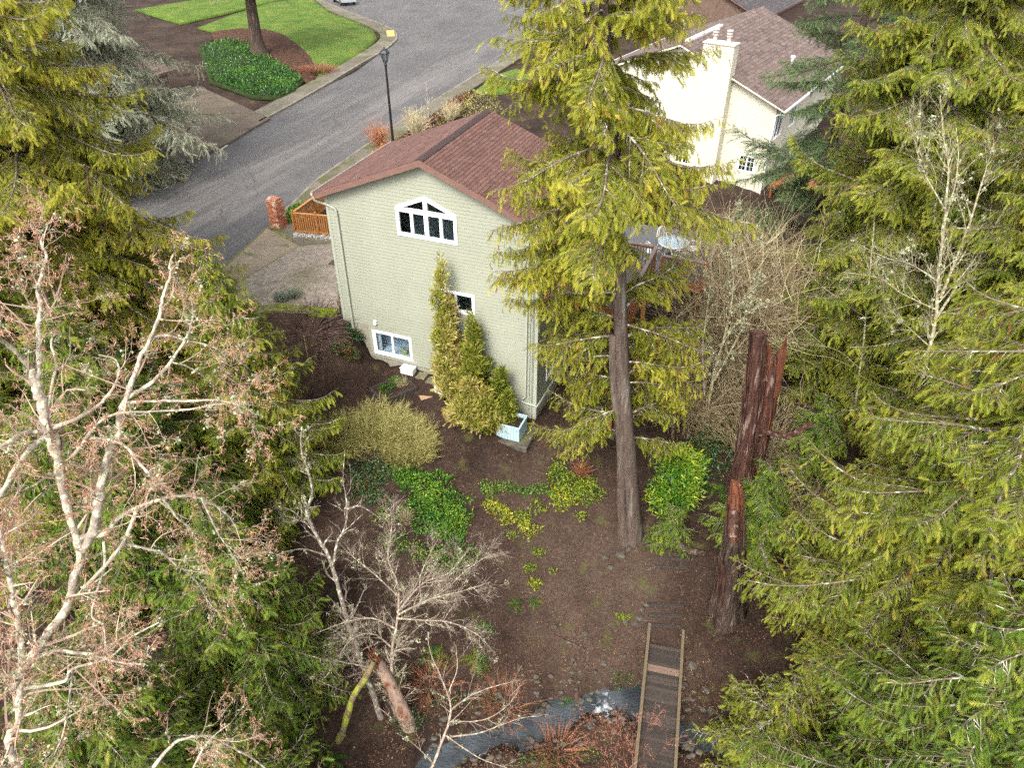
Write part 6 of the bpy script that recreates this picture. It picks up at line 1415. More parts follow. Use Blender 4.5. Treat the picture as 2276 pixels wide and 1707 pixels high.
root = thing('mossy_log', 'yellow-mossed leaning log to the left of the peeling stump', 'log', ml[-1]); a = Acc(); p = smooth_path(ml, 20); tubes(a, p[None], (np.linspace(.09, .13, 20) * (1 + np.random.default_rng(5).normal(0, .08, 20)))[None], 10); a.v = [x - ml[-1] for x in a.v]; obj('trunk', a.mesh('trunk', smooth=True), 'moss_bark', root)
# the fan-shaped bare tree and the small bare tree over the creek
bare_tree('bare_tree', 'fan-shaped bare tree with lichened twigs in front of the open slope', [LY(A3([(470, 1659), (420, 1400), (400, 1150), (410, 1000), (435, 850), (430, 700), (380, 560), (400, 420), (395, 310)]), .075, .012), LY(A3([(430, 850), (560, 700), (700, 640), (810, 510)]), .035, .008, 0, .4), LY(A3([(435, 860), (600, 780), (760, 740), (920, 690)]), .035, .007, 0, -.6), LY(A3([(430, 880), (560, 890), (700, 900), (840, 960), (940, 1060)]), .035, .007, 0, -.3), LY(A3([(415, 930), (300, 880), (160, 900), (0, 960)]), .035, .008, 0, -.4), LY(A3([(430, 760), (300, 640), (200, 560), (120, 480)]), .026, .006, 0, .6), LY(A3([(400, 1150), (200, 1120), (60, 1090), (-120, 1060)]), .035, .008, 0, -.5), LY(A3([(410, 1040), (300, 960), (180, 1000), (60, 1180), (-40, 1250)]), .028, .006, 0, -.4), LY(A3([(435, 840), (520, 720), (590, 560), (640, 470)]), .026, .006, 0, .5), LY(A3([(430, 860), (640, 760), (800, 620), (920, 540)]), .028, .006, 0, .2)],
          53, [11, 9.0, 6.0], [.9, .48, .25], [.75, .8, .8], 3, 'twig_bark', up=.05, tufts=1900, catk=1500, catL=.03, startf=.10, group='bare trees', wob=.15, rr=.45)
def crkY(x, y): return 10.2 + (1700 - y) / 700 * 4.0
def CY(px, r0, r1, dy=0, bend=0): k = len(px); return ([atY(x, y, crkY(x, y) + dy + bend * i / (k - 1)) for i, (x, y) in enumerate(px)], r0, r1)
bare_tree('bare_tree', 'thin pale bare tree arching over the creek at the bottom edge', [CY(A3([(560, 1760), (610, 1659), (680, 1480), (710, 1360), (690, 1270), (650, 1170), (600, 1050), (590, 950)]), .05, .008), CY(A3([(690, 1500), (850, 1480), (960, 1440), (1080, 1400), (1180, 1390)]), .028, .006, 0, .5), CY(A3([(710, 1360), (800, 1290), (920, 1240), (1080, 1200)]), .026, .005, 0, .6), CY(A3([(700, 1420), (880, 1410), (1000, 1340), (1060, 1260)]), .02, .005, 0, .3), CY(A3([(680, 1490), (780, 1560), (880, 1620), (1000, 1659)]), .02, .006, 0, -.4), CY(A3([(690, 1280), (740, 1150), (735, 1020)]), .018, .005, 0, .3), CY(A3([(620, 1640), (520, 1540), (430, 1480)]), .018, .005, 0, -.3)], 54, [4.5, 5.5, 4.0], [.7, .36, .2], [.7, .8, .8], 3, 'twig_bark', up=.08, tufts=250, catk=260, catm='bud', catL=.03, startf=.15, group='bare trees', wob=.14, rr=.42)
q_ = gp(1390, 1700); ups = [(x, y) for x, y in ((1280, 1560), (1340, 1600), (1420, 1585), (1455, 1600), (1400, 1640), (1300, 1640), (1520, 1640), (1370, 1570), (1470, 1575))]
bare_tree('budding_shrub', 'leafless shrub dotted with pink buds leaning over the near end of the footbridge', [([np.array([q_[0], 9.2, -3.2]), atY((x + 1390) / 2, (y + 1740) / 2, 9.0), atY(x, y, 9.3 + .3 * math.sin(i * 2))], .018, .005) for i, (x, y) in enumerate(ups)], 55, [3.0, 4.0], [.45, .2], [.6, .7], 2, 'rotten', twigm='red_twig', up=.12, catk=1500, catm='bud', catL=.032, wob=.12, cat='shrub', catn=3)
# right side: thicket, thin stem, pale maple
tk = gp(1600, 985); wispy('bare_thicket', 'dense leafless thicket with greyish lichened twigs right of the big cedar', (9.6, 28.0, g1(9.6, 28.0)), 480, 8.0, 3.3, 61, 'tan_twig', w=.020, arch=.35, tint=(.45, .28), m=8, fork=7, rad=1.2, mess=1.7)
def rtY(x, y): return 24.5 + (900 - y) / 700 * 3.0
def RY(px, r0, r1, dy=0, bend=0): k = len(px); return ([atY(x, y, rtY(x, y) + dy + bend * i / (k - 1)) for i, (x, y) in enumerate(px)], r0, r1)
bare_tree('lichened_tree', 'bushy bare tree with bright lichen rising from the thicket', [RY(A5([(460, 1000), (500, 800), (560, 560), (600, 350), (590, 120), (610, -60)]), .06, .01), RY(A5([(500, 820), (640, 560), (720, 330), (760, 150), (740, 0)]), .05, .008, 0, .6), RY(A5([(480, 860), (540, 640), (660, 480), (820, 380)]), .04, .008, 0, -.6), RY(A5([(450, 900), (440, 650), (470, 400), (480, 200)]), .04, .008, 0, .4)], 62, [3.2, 4.5, 4.5], [1.1, .55, .28], [.65, .75, .8], 3, 'maple', twigm='tan_twig', up=.10, tufts=3800, tuftL=.09, startf=.12, group='bare trees', rr=.5)
bare_tree('thin_tree', 'single thin pale stem rising straight in front of the right-hand cedars', [RY(A5([(1245, 960), (1260, 820), (1285, 640), (1305, 400), (1330, 150), (1345, -40), (1350, -160)]), .055, .012), RY(A5([(1290, 480), (1200, 420), (1080, 330), (960, 220)]), .02, .005, 0, -.5), RY(A5([(1270, 760), (1150, 660), (1000, 630), (880, 620)]), .02, .005, 0, -.5), RY(A5([(1320, 220), (1440, 130), (1560, 60)]), .018, .005, 0, -.4)], 63, [1.6, 2.5], [.8, .35], [.9, .8], 2, 'maple', up=.12, group='bare trees', rr=.5)
def mpY(x, y): return 20.0 + (800 - y) / 700 * 3.5
def MY(px, r0, r1, dy=0, bend=0): k = len(px); return ([atY(x, y, mpY(x, y) + dy + bend * i / (k - 1)) for i, (x, y) in enumerate(px)], r0, r1)
A6 = lambda pts: [(x / 2.266 + 1300, y / 2.266) for x, y in pts]
bare_tree('maple_tree', 'pale many-stemmed bare maple in front of the right-hand cedars', [MY(A6([(1700, 1900), (1760, 1650), (1780, 1420), (1810, 1100), (1830, 850), (1800, 650), (1790, 480)]), .075, .010), MY(A6([(1790, 1500), (1880, 1280), (1960, 1050), (2020, 850), (2060, 720)]), .055, .009, 0, -.4), MY(A6([(1770, 1600), (1900, 1400), (2040, 1180), (2130, 1020)]), .045, .009, 0, .5), MY(A6([(1800, 1150), (1860, 950), (1880, 800), (1870, 640)]), .035, .007, 0, .5), MY(A6([(1810, 1050), (1700, 850), (1660, 700), (1640, 620)]), .03, .006, 0, -.4), MY(A6([(1780, 1420), (1640, 1330), (1520, 1300), (1380, 1230)]), .03, .006, 0, -.6), MY(A6([(1770, 1560), (1600, 1480), (1480, 1400), (1300, 1370)]), .03, .006, 0, -.5), MY(A6([(1740, 1750), (1620, 1640), (1540, 1560)]), .025, .006, 0, .3)], 64, [5.2, 5.6, 4.5], [1.35, .68, .32], [.65, .75, .8], 3, 'maple', twigm='maple', up=.10, tufts=1800, tuftL=.08, startf=.12, group='bare trees', rr=.5)

# ------------------------------------------------------------------ the red snag and the cut log
def YS(x, y, dy=0): return atY(x, y, 19.6 + (1150 - y) / 410 * .8 + dy)
sb = YS(1648, 1170); sb[2] = g1(sb[0], sb[1])
snag = thing('broken_snag', 'tall broken red-brown dead trunk with flat cut top behind the young cedar', 'stump', sb)
def rough_trunk(path, radii, sides, seed, amp=.12, m=28):
    r = np.random.default_rng(seed); p = smooth_path(path, m); rad = np.interp(np.linspace(0, 1, m), np.linspace(0, 1, len(radii)), radii); an = np.arange(sides) * 2 * np.pi / sides
    amp = amp * 1.5; prof_ = 1 + amp * np.sin(an * 3 + 1)[None] + amp * .8 * np.sin(an * 5 + np.linspace(0, 2, m)[:, None]) + r.normal(0, amp * .35, (1, sides)) + r.normal(0, amp * .2, (m, sides))
    V = np.stack([p[:, None, 0] + rad[:, None] * prof_ * np.cos(an), p[:, None, 1] + rad[:, None] * prof_ * np.sin(an), p[:, None, 2] + np.zeros((m, sides))], -1)
    idx = np.arange(m * sides).reshape(m, sides); a, b = idx[:-1], np.roll(idx, -1, 1)[:-1]; c, d = np.roll(idx, -1, 1)[1:], idx[1:]
    acc = Acc(); acc.add(V.reshape(-1, 3), np.concatenate([np.stack([a, b, c], -1).reshape(-1, 3), np.stack([a, c, d], -1).reshape(-1, 3)]))
    tv = V[-1]; acc.add(np.vstack([tv, tv.mean(0)[None]]), [[i, (i + 1) % sides, sides] for i in range(sides)]); return acc
def rel(acc, o): acc.v = [x - o for x in acc.v]; return acc
obj('trunk', rel(rough_trunk([np.array([sb[0], sb[1], sb[2] - .4]), YS(1650, 1100), YS(1656, 1020), YS(1668, 930), YS(1678, 850), YS(1685, 740)], [.46, .36, .33, .29, .27, .25], 24, 4, .09, 40), sb).mesh('trunk', smooth=True), 'rotten', snag)
obj('split_trunk', rel(rough_trunk([YS(1682, 1040, .25), YS(1700, 920, .25), YS(1712, 830, .25), YS(1717, 790, .25)], [.20, .27, .23, .12], 18, 6, .14, 24), sb).mesh('split', smooth=True), 'rotten', snag)
def fibres(path, radii, n, seed, mat, parent, o):
    r = np.random.default_rng(seed); p = smooth_path(path, 40); rad = np.interp(np.linspace(0, 1, 40), np.linspace(0, 1, len(radii)), radii); a = Acc(); Q, R_ = [], []
    for i in range(n):
        k0 = r.integers(0, 32); k1 = min(39, k0 + r.integers(4, 12)); ks = np.linspace(k0, k1, 5).astype(int); an = r.uniform(0, 6.28) + np.cumsum(r.normal(0, .03, 5)); f = rad[ks] * (1.0 + r.uniform(.0, .22) + np.array([0, 0, 0, .02, r.uniform(0, .25)]))
        Q.append(np.stack([p[ks, 0] + np.cos(an) * f, p[ks, 1] + np.sin(an) * f, p[ks, 2]], -1)); R_.append(np.array([.008, .02, .022, .016, .004]) * r.uniform(.5, 1.4))
    tubes(a, np.array(Q), np.array(R_), 4); obj('bark_fibres', rel(a, o), mat, parent, kind='stuff')
fibres([YS(1650, 1100), YS(1656, 1020), YS(1668, 930), YS(1678, 850), YS(1685, 742)], [.36, .33, .29, .27, .25], 150, 41, 'rotten', snag, sb); fibres([YS(1682, 1040, .25), YS(1700, 920, .25), YS(1712, 830, .25), YS(1717, 790, .25)], [.20, .27, .23, .12], 80, 42, 'rotten_red', snag, sb)
r = np.random.default_rng(18)
for pts, r0 in (([(1700, 880), (1706, 810), (1708, 757)], .10), ([(1716, 880), (1732, 810), (1748, 748)], .13), ([(1724, 870), (1730, 820), (1738, 790)], .10), ([(1694, 860), (1698, 800), (1699, 772)], .06), ([(1720, 860), (1726, 800), (1727, 778)], .05)):
    q = np.array([YS(x, y, .2) for x, y in pts]); obj('splinter', rel(rough_trunk(q, [r0 * 1.1, r0, r0 * .8, .01], 7, r.integers(99), .25, 10), sb), 'rotten_red' if r0 > .09 else 'rotten', snag)
a = Acc()
for i in range(14):
    q = YS(1700 + r.normal(0, 5), 838 + r.normal(0, 4), -.08); tubes(a, np.array([[q, q + np.array([r.normal(0, .06), -.03, -.12 - r.uniform(0, .1)])]]), np.array([[.014, .004]]), 4)
obj('pale_splinters', rel(a, sb), 'cutwood', snag, kind='stuff')
q = np.array([YS(x, y, -.05) for x, y in ((1676, 965), (1700, 960), (1740, 968), (1772, 962), (1803, 940))]); obj('hooked_limb', rel(rough_trunk(q, [.19, .16, .13, .10], 10, 12, .07, 18), sb), 'rotten', snag)
q = np.array([YS(x, y, -.3) for x, y in ((1716, 975), (1714, 1010), (1700, 1040), (1682, 1070))]); a = Acc(); tubes(a, smooth_path(q, 10)[None], np.linspace(.035, .022, 10)[None], 6); obj('hanging_root', rel(a, sb), 'dark_bark', snag)
def Y2(x, y, dy=0): return atY(x, y, 16.65 + (1385 - y) / 310 * .9 + dy)
sb2 = Y2(1612, 1385); sb2[2] = g1(sb2[0], sb2[1])
st2 = thing('dark_stump', 'dark wet stump with flared base and sawn mossy limb beside the footbridge path', 'stump', sb2)
obj('trunk', rel(rough_trunk([np.array([sb2[0], sb2[1], sb2[2] - .4]), Y2(1616, 1340), Y2(1624, 1260), Y2(1632, 1190)], [.66, .50, .36, .30], 28, 3, .12, 34), sb2).mesh('trunk', smooth=True), 'rotten_dark', st2)
obj('upper_trunk', rel(rough_trunk([Y2(1632, 1190), Y2(1634, 1140), Y2(1636, 1090), Y2(1632, 1070)], [.30, .26, .18, .08], 20, 7, .16, 18), sb2).mesh('trunk', smooth=True), 'rotten_red', st2)
q = np.array([Y2(1632, 1125, -.05), Y2(1631, 1160, -.25), Y2(1628, 1192, -.45)]); obj('cut_limb', rel(rough_trunk(q, [.20, .18, .17], 14, 13, .05, 12), sb2).mesh('cut', smooth=True), 'rotten', st2)
a = Acc(); e = q[-1]; ax_ = norm(q[-1] - q[-2]); tubes(a, np.array([[e - ax_ * .05, e + ax_ * .02]]), np.array([[.15, .15]]), 14); obj('sawn_end', rel(a, sb2), 'cutwood', st2)
fibres([np.array([sb2[0], sb2[1], sb2[2]]), Y2(1616, 1340), Y2(1624, 1260), Y2(1632, 1190), Y2(1636, 1090)], [.66, .50, .38, .32, .18], 130, 43, 'rotten_dark', st2, sb2)
for i, pts in enumerate((([(1586, 1235), (1598, 1270), (1594, 1330)]), ([(1602, 1245), (1608, 1290), (1604, 1350)]))):
    q = np.array([Y2(x, y, -.42) for x, y in pts]); obj('bark_strip', rel(rough_trunk(q, [.03, .07, .06, .02], 7, 30 + i, .2, 12), sb2), 'rotten', st2)
cl = [gp(1565, 1238) + UP * .18, gp(1530, 1232) + UP * .22, gp(1505, 1215) + UP * .25, gp(1497, 1185) + UP * .35]; cb = gp(1530, 1235)
t = thing('cut_log', 'curved dark log with a sawn end lying above the step timbers', 'log', cb); a = Acc(); tubes(a, smooth_path(cl, 14)[None], np.linspace(.13, .17, 14)[None], 12); obj('log', rel(a, cb).mesh('log', smooth=True), 'rotten_dark', t); a = Acc(); e = np.array(cl[-1]); ax_ = norm(np.array(cl[-1]) - np.array(cl[-2])); tubes(a, np.array([[e + ax_ * .003, e + ax_ * .012]]), np.array([[.155, .15]]), 14); obj('sawn_end', rel(a, cb), 'cutwood', t)
t0_ = gp(1250, 1430); t = thing('fallen_branch', 'short dark fallen branch lying on the bare slope', 'branch', t0_); a = Acc(); q = [gp(x, y) + UP * .06 for x, y in ((1242, 1420), (1262, 1430), (1280, 1438), (1300, 1450))]; tubes(a, smooth_path(q, 9)[None], np.linspace(.03, .075, 9)[None], 8); obj('branch', rel(a, t0_), 'dark_bark', t)

# ------------------------------------------------------------------ shrubs round the house
def gz(u, v): p_ = hs(u, v); return p_[0], p_[1], g1(p_[0], p_[1])
def cone(u, v, h, rad, seed):
    """Irregular conifer: overlapping lumps that thin towards the top."""
    r = np.random.default_rng(seed); x, y, z = gz(u, v); out = []
    for i in range(16):
        f = (i + r.uniform(0, 1)) / 16; rr_ = rad * (1 - f) ** .7 + .08; an = r.uniform(0, 6.28); o = rr_ * r.uniform(.1, .6)
        out.append((x + math.cos(an) * o, y + math.sin(an) * o, z + .12 * h + h * .84 * f, rr_ * r.uniform(.5, .85), rr_ * r.uniform(.5, .85), h * r.uniform(.06, .12)))
    return out, (x, y, z)
for (u, v, h, rd, n, sd, lb, tn) in ((5.25, -.75, 6.6, .66, 10000, 1, 'tallest golden-green conifer shrub, narrow spire against the sage wall', (.58, .2)), (5.6, -.95, 3.9, .85, 9000, 2, 'pale golden conifer shrub in front of the narrow spire', (.76, .17)), (6.5, -.8, 4.6, .85, 9000, 3, 'deep green conifer shrub under the middle window', (.26, .16)), (6.75, -1.65, 2.4, .95, 8000, 4, 'bushy cream-tipped conifer shrub at the front of the group', (.70, .2)), (7.35, -1.5, 2.0, .85, 7500, 5, 'rounded olive-green conifer shrub beside the pale blue planter', (.36, .16)), (7.75, -.75, 2.7, .42, 3200, 6, 'small pointed conifer by the right corner of the house', (.32, .15)), (8.1, -1.0, 1.8, .34, 2400, 7, 'smallest pointed conifer behind the pale blue planter', (.38, .15))):
    bl, bs = cone(u, v, h, rd, sd); leafy('conifer_shrub', lb, bl, 200 + sd, 'golden', int(n * .62), .21, FR_LO, .7, 'golden conifer shrubs by the wall', base=bs, tint=tn, shell=.35, outward=.8, stems=3)
x, y, z = bx.location; wispy('planter_grass', 'rust and yellow grassy plant spilling from the pale blue planter', (x, y, z + .5), 120, .75, .55, 71, 'red_twig', w=.014, arch=.6, cat='plant', lean=(-.5, -.05), tint=(.7, .25), rad=.2)
def ell(px, py, h, rx, ry, rz): p_ = gp(px, py); return (p_[0], p_[1], p_[2] + h, rx, ry, rz)
leafy('shrub', 'round green shrub growing from the terracotta trough', [(tp[0] - .35, tp[1] + .5, tp[2] + .75, .42, .42, .42)], 221, 'leaf_dark', 1400, .085, tint=(.62, .2))
leafy('shrub', 'low mottled green and red shrub left of the terracotta trough', [ell(760, 785, .35, .50, .38, .34), ell(785, 800, .3, .36, .3, .3)], 222, 'leaf_dark', 1700, .075, tint=(.72, .25))
leafy('bed_plants', 'mixed green and grey plants growing in the raised bed', [(rb_[0] - .3, rb_[1] - .15, rb_[2] + .32, .3, .3, .18), (rb_[0] + .1, rb_[1] + .3, rb_[2] + .38, .3, .28, .2)], 223, 'leaf', 700, .085, LONGLEAF, .8, cat='plant', stems=4)
wispy('bed_grass', 'tan dry tuft at the back of the raised bed', (rb_[0] + .32, rb_[1] + .25, rb_[2] + .22), 150, .5, .32, 72, 'tan_twig', w=.010, cat='plant', rad=.15)
for (px, py, n, h, sp, sd, lb) in ((910, 1000, 900, .95, 1.05, 73, 'rounded olive twiggy shrub nearest the bare path'), (845, 968, 900, 1.05, 1.2, 74, 'taller olive twiggy shrub behind the rounded one'), (765, 985, 700, .85, 1.3, 75, 'low spreading olive twiggy shrub nearest the left cedars')):
    p_ = gp(px, py); wispy('olive_shrub', lb, p_, n, h, sp, sd, 'olive', w=.010, group='olive shrubs', arch=.3, fork=6, rad=.75, tint=(.5, .28), mess=2.2)
# bare climber over the bank by the driveway
p_ = gp(700, 745); wispy('bare_climber', 'tangle of dark bare stems sprawling below the driveway edge', (p_[0], p_[1], p_[2]), 260, .75, 1.5, 76, 'dark_twig', w=.014, arch=.9, fork=3, rad=.9, lean=(.35, -.55), cat='climber')
for i, (px, py, lb) in enumerate(((655, 668, 'silvery tuft at the mossy driveway edge, nearer the house'), (628, 676, 'silvery tuft at the mossy driveway edge, nearer the cedars'))):
    p_ = at(px, py, 3.1); wispy('silver_plant', lb, p_, 220, .55, .35, 77 + i, 'silver', w=.016, cat='plant', rad=.2, group='silvery plants')
# evergreen ground cover and leafy plants on the slope
def ivy(name, label, blobs, seed, n, size, mat='leaf', cat='ground cover', tint=(.45, .2), h=.22):
    """Leaves spread over ground ellipses given in photo pixels (px,py,rx m,ry m)."""
    r = np.random.default_rng(seed); c0 = gp(blobs[0][0], blobs[0][1]); root = thing(name, label, cat, c0); ca = Acc()
    w = np.array([b[2] * b[3] for b in blobs]); k = r.choice(len(blobs), n, p=w / w.sum()); cc = np.array([gp(b[0], b[1]) for b in blobs]); rr_ = np.array([(b[2], b[3]) for b in blobs])
    an = r.uniform(0, 6.283, n); q = np.sqrt(r.uniform(0, 1, n)) * (1 + .25 * np.sin(an * 3 + k) + .15 * np.sin(an * 7)); X = cc[k, 0] + np.cos(an) * q * rr_[k, 0]; Y = cc[k, 1] + np.sin(an) * q * rr_[k, 1]
    Z = G(X, Y) + h * (1 - .6 * np.clip(q, 0, 1) ** 2) * r.uniform(.1, 1, n); D = norm(r.normal(0, .6, (n, 3)) + UP * .25); S = norm(np.cross(D, UP + r.normal(0, .5, (n, 3))))
    place(ca, LEAF, np.stack([X, Y, Z], -1) - c0, D, S, size * r.uniform(.6, 1.3, n), np.clip(r.normal(tint[0], tint[1], n) + .15 * np.sin(X * 2.3) * np.sin(Y * 2.9), 0, 1)); obj('leaves', ca, mat, root, kind='stuff'); return root
ivy('ground_cover', 'large bright green leafy ground cover left of the bare slope', [(950, 1080, .9, .6), (985, 1120, .9, .6), (1010, 1150, .6, .5), (930, 1140, .8, .5), (975, 1175, .9, .45), (1000, 1190, .7, .4), (900, 1060, .6, .5)], 81, 6200, .11, 'leaf', tint=(.48, .2), h=.38)
ivy('ground_cover', 'darker green ground cover under the olive shrubs', [(820, 1060, .8, .6), (860, 1045, .7, .5), (800, 1090, .5, .4), (840, 1110, .5, .35)], 82, 2600, .10, 'leaf_dark', tint=(.6, .2), h=.35)
ivy('ground_cover', 'sparse green and yellow leaves below the bright ground cover', [(880, 1210, .7, .4), (960, 1235, .9, .4), (1040, 1235, .5, .4), (1000, 1265, .6, .35), (850, 1150, .35, .3)], 83, 1400, .095, 'leaf', tint=(.55, .22), h=.25)
ivy('ground_cover', 'yellow-green leafy clump beneath the reddish twigs mid yard', [(1270, 1080, .85, .5), (1250, 1110, .6, .45), (1310, 1100, .5, .45), (1240, 1050, .4, .3)], 84, 2300, .115, 'leaf_yellow', tint=(.5, .22), h=.42)
ivy('ground_cover', 'thin trail of green leaves crossing the top of the bare slope', [(1090, 1090, .5, .3), (1130, 1085, .5, .25), (1170, 1095, .4, .2), (1200, 1090, .4, .22)], 85, 720, .10, 'leaf', tint=(.5, .22), h=.2)
ivy('ground_cover', 'small yellow leafed patch at the upper left of the bare slope', [(1095, 1130, .35, .25), (1118, 1140, .32, .3), (1128, 1155, .25, .3)], 86, 520, .11, 'leaf_yellow', tint=(.72, .2), h=.22)
ivy('ground_cover', 'yellow-green leafy patch in the upper middle of the bare slope', [(1160, 1155, .32, .4), (1175, 1180, .4, .32), (1195, 1130, .35, .25)], 87, 640, .11, 'leaf_yellow', tint=(.55, .22), h=.24)
for i, (px, py, n, lb) in enumerate(((1195, 1230, 150, 'little leafy tuft on the bare slope, uppermost of the column'), (1178, 1265, 150, 'little leafy tuft on the bare slope, second of the column'), (1190, 1300, 210, 'little leafy tuft on the bare slope, lowest of the column'), (1228, 1272, 50, 'tiny yellow tuft right of the leafy column on the slope'), (1138, 1190, 90, 'tiny green tuft under the yellow patch'), (1292, 1150, 110, 'tiny leafy tuft between the yellow clump and the cedar trunk'), (1385, 1375, 110, 'mossy leaf tuft by the stones left of the lowest step'))):
    ivy('leaf_tuft', lb, [(px, py, .26, .2)], 400 + i, n, .09, 'leaf_yellow', 'plant', tint=(.5, .25), h=.16)
ivy('ground_cover', 'dark leafy cover along the creek bank by the footbridge', [(1390, 1530, .6, .3), (1375, 1510, .4, .25), (1200, 1690, .8, .3), (1300, 1680, .6, .3)], 88, 900, .06, 'leaf', tint=(.3, .2), h=.15)
ivy('ground_cover', 'scrubby green leaves along the left creek bank', [(990, 1560, .7, .3), (1160, 1590, .5, .2), (930, 1600, .5, .3), (1080, 1560, .7, .25)], 89, 800, .07, 'leaf_dark', tint=(.6, .25), h=.15)
p_ = gp(1290, 1060); wispy('red_twig_shrub', 'small reddish bare-twig shrub above the yellow-green clump', p_, 130, .75, .6, 79, 'red_twig', w=.012, fork=3, rad=.08)
lp = gp(1490, 1150); leafy('laurel_shrub', 'glossy bright green broad-leaved laurel right of the big cedar trunk', [(lp[0] + .15, lp[1] + .5, lp[2] + 1.1, 1.15, .85, .95), (lp[0] + .25, lp[1] + .8, lp[2] + 2.2, 1.0, .75, .8), (lp[0] - .1, lp[1] + .3, lp[2] + .6, .9, .65, .6), (lp[0] + .7, lp[1] + .9, lp[2] + 1.6, .7, .6, .8)], 224, 'leaf', 4600, .20, LONGLEAF, .1, tint=(.66, .2), shell=.35)
lp = gp(1312, 985); leafy('laurel_shrub', 'small yellow-green variegated shrub near the deck post footing', [(lp[0], lp[1] + .2, lp[2] + .55, .45, .4, .45)], 225, 'leaf_yellow', 650, .16, LONGLEAF, .1, tint=(.6, .25))
lp = gp(1580, 1010); leafy('laurel_shrub', 'darker broad-leaved shrub between the thicket and the red snag', [(lp[0], lp[1] + .2, lp[2] + .6, .8, .6, .6), (lp[0] + .6, lp[1] + .8, lp[2] + .7, .7, .6, .6)], 226, 'leaf_dark', 1500, .15, LONGLEAF, .1, tint=(.75, .2))
for (px, py, n, L, sd, lb) in ((962, 1460, 13, .65, 1, 'yellow-green sword fern left of the low slope'), (1063, 1470, 15, .62, 2, 'dark green sword fern under the twig tips'), (1145, 1345, 8, .38, 3, 'small fern on the bare slope, left one of the pair'), (1190, 1340, 8, .38, 4, 'small fern on the bare slope, right one of the pair'), (1255, 1560, 9, .4, 5, 'fern hanging over the upper creek bank'), (1075, 1395, 9, .42, 6, 'fern behind the dark sword fern'), (885, 1500, 10, .5, 7, 'fern at the foot of the peeling stump'), (740, 1690, 11, .5, 8, 'fern at the bottom edge beside the mossy log')): fern(lb, gp(px, py) + UP * .04, n, L, 90 + sd)
p_ = gp(905, 1160); wispy('dry_grass', 'tan tuft of dry grass inside the green ground cover', p_, 160, .55, .4, 95, 'tan_twig', w=.008, cat='grass tuft', rad=.15)

# ------------------------------------------------------------------ far beds and street-side plants
def cover(name, label, px, z, seed, n, size, mat, tint=(.5, .2), mound=.3, cat='ground cover'):
    r = np.random.default_rng(seed); P = np.array([at(x, y, z)[:2] for x, y in px]); c = P.mean(0); root = thing(name, label, cat, (c[0], c[1], z)); k = r.integers(0, len(P), n); a_, b_ = P[k], P[(k + 1) % len(P)]
    u = np.sqrt(r.uniform(0, 1, (n, 1))); v = r.uniform(0, 1, (n, 1)); Q = c + (a_ * v + b_ * (1 - v) - c) * u; Z = z + mound * np.cos(u[:, 0] * 1.4) + r.uniform(0, .2, n)
    D = norm(r.normal(0, .6, (n, 3)) + UP * .3); ca = Acc(); place(ca, LEAF, np.c_[Q - c, Z - z], D, norm(np.cross(D, UP + r.normal(0, .5, (n, 3)))), size * r.uniform(.6, 1.3, n), np.clip(r.normal(tint[0], tint[1], n) + .15 * np.sin(Q[:, 0] * .9) * np.sin(Q[:, 1] * 1.1), 0, .88)); obj('leaves', ca, mat, root, kind='stuff'); return root
cover('ivy_cover', 'green ivy bank across the street beside the mulch bed', [(445, 105), (500, 88), (550, 95), (590, 122), (645, 155), (672, 178), (652, 202), (620, 216), (560, 212), (510, 194), (470, 178)], ZS + .15, 97, 9000, .20, 'leaf', (.20, .2), .38)
cover('bed_cover', 'rust-brown and green garden bed at the bend behind the red roof', [(1000, 232), (1045, 205), (1100, 205), (1120, 240), (1090, 265), (1020, 262), (960, 290)], ZS + .05, 98, 1300, .16, 'olive', (.3, .25), .3)
cover('bed_cover', 'russet dried groundcover along the pavement behind the red roof', [(960, 270), (1010, 225), (1040, 208), (1060, 215), (1010, 262), (930, 310), (880, 320)], ZS + .05, 99, 1800, .22, 'litter', (.6, .2), .3)
for i, (px, py, h, sp, lb) in enumerate(((845, 318, 1.6, 1.3, 'reddish bare shrub left of the lamp post behind the roof'), (925, 300, 1.9, 1.2, 'pale bare shrub right of the lamp post behind the roof'), (1000, 265, 1.4, 1.2, 'small twiggy shrub near the garden bed behind the roof'))):
    p_ = at(px, py + 8, ZS); wispy('street_shrub', lb, p_, 70, h * 1.2, sp * 1.2, 101 + i, 'red_twig' if i == 0 else 'tan_twig', w=.020, fork=5, rad=.12, tint=(.8, .2), mess=1.8)
p_ = at(952, 270, ZS); bare_tree('young_tree', 'small white-stemmed young tree by the pavement behind the roof', [([p_, p_ + np.array([.05, 0, 1.3]), p_ + np.array([.0, .05, 2.6])], .04, .008)], 104, [5, 5], [.8, .3], [.9, .8], 2, 'alder', up=.15, cat='tree')
p_ = at(700, 150, ZS + .4); wispy('brown_shrub', 'rust-brown twiggy shrub at the point of the mulch bed', p_, 500, .7, 1.6, 105, 'red_twig', w=.03, rad=1.0, tint=(.2, .2), arch=.2)
p_ = at(642, 458, ZS); cover('verge_grass', 'patch of bright grass between the brick pillar and the picket fence', [(636, 490), (640, 470), (655, 462), (668, 455), (655, 480), (645, 500)], ZS + .01, 106, 900, .14, 'leaf', (.6, .15), .05, 'grass')
# hedge and shrubs between the two houses
for i, (x, y, h, rd, mt, lb) in enumerate(((6.5, 42, 1.2, 2.2, 'leaf_dark', 'dark hedge behind the green house deck'), (10.5, 40.5, 1.0, 1.6, 'litter', 'rust-brown shrub between the deck platform and the cream house'), (13.0, 38.5, 1.2, 1.5, 'leaf_dark', 'dark green shrub below the orange deck'))):
    z = g1(x, y); leafy('shrub', lb, [(x, y, z + h * .6, rd, rd * .7, h), (x + rd * .6, y - .3, z + h * .5, rd * .6, rd * .5, h * .8)], 230 + i, mt, 2200, .26, tint=(.55, .2))

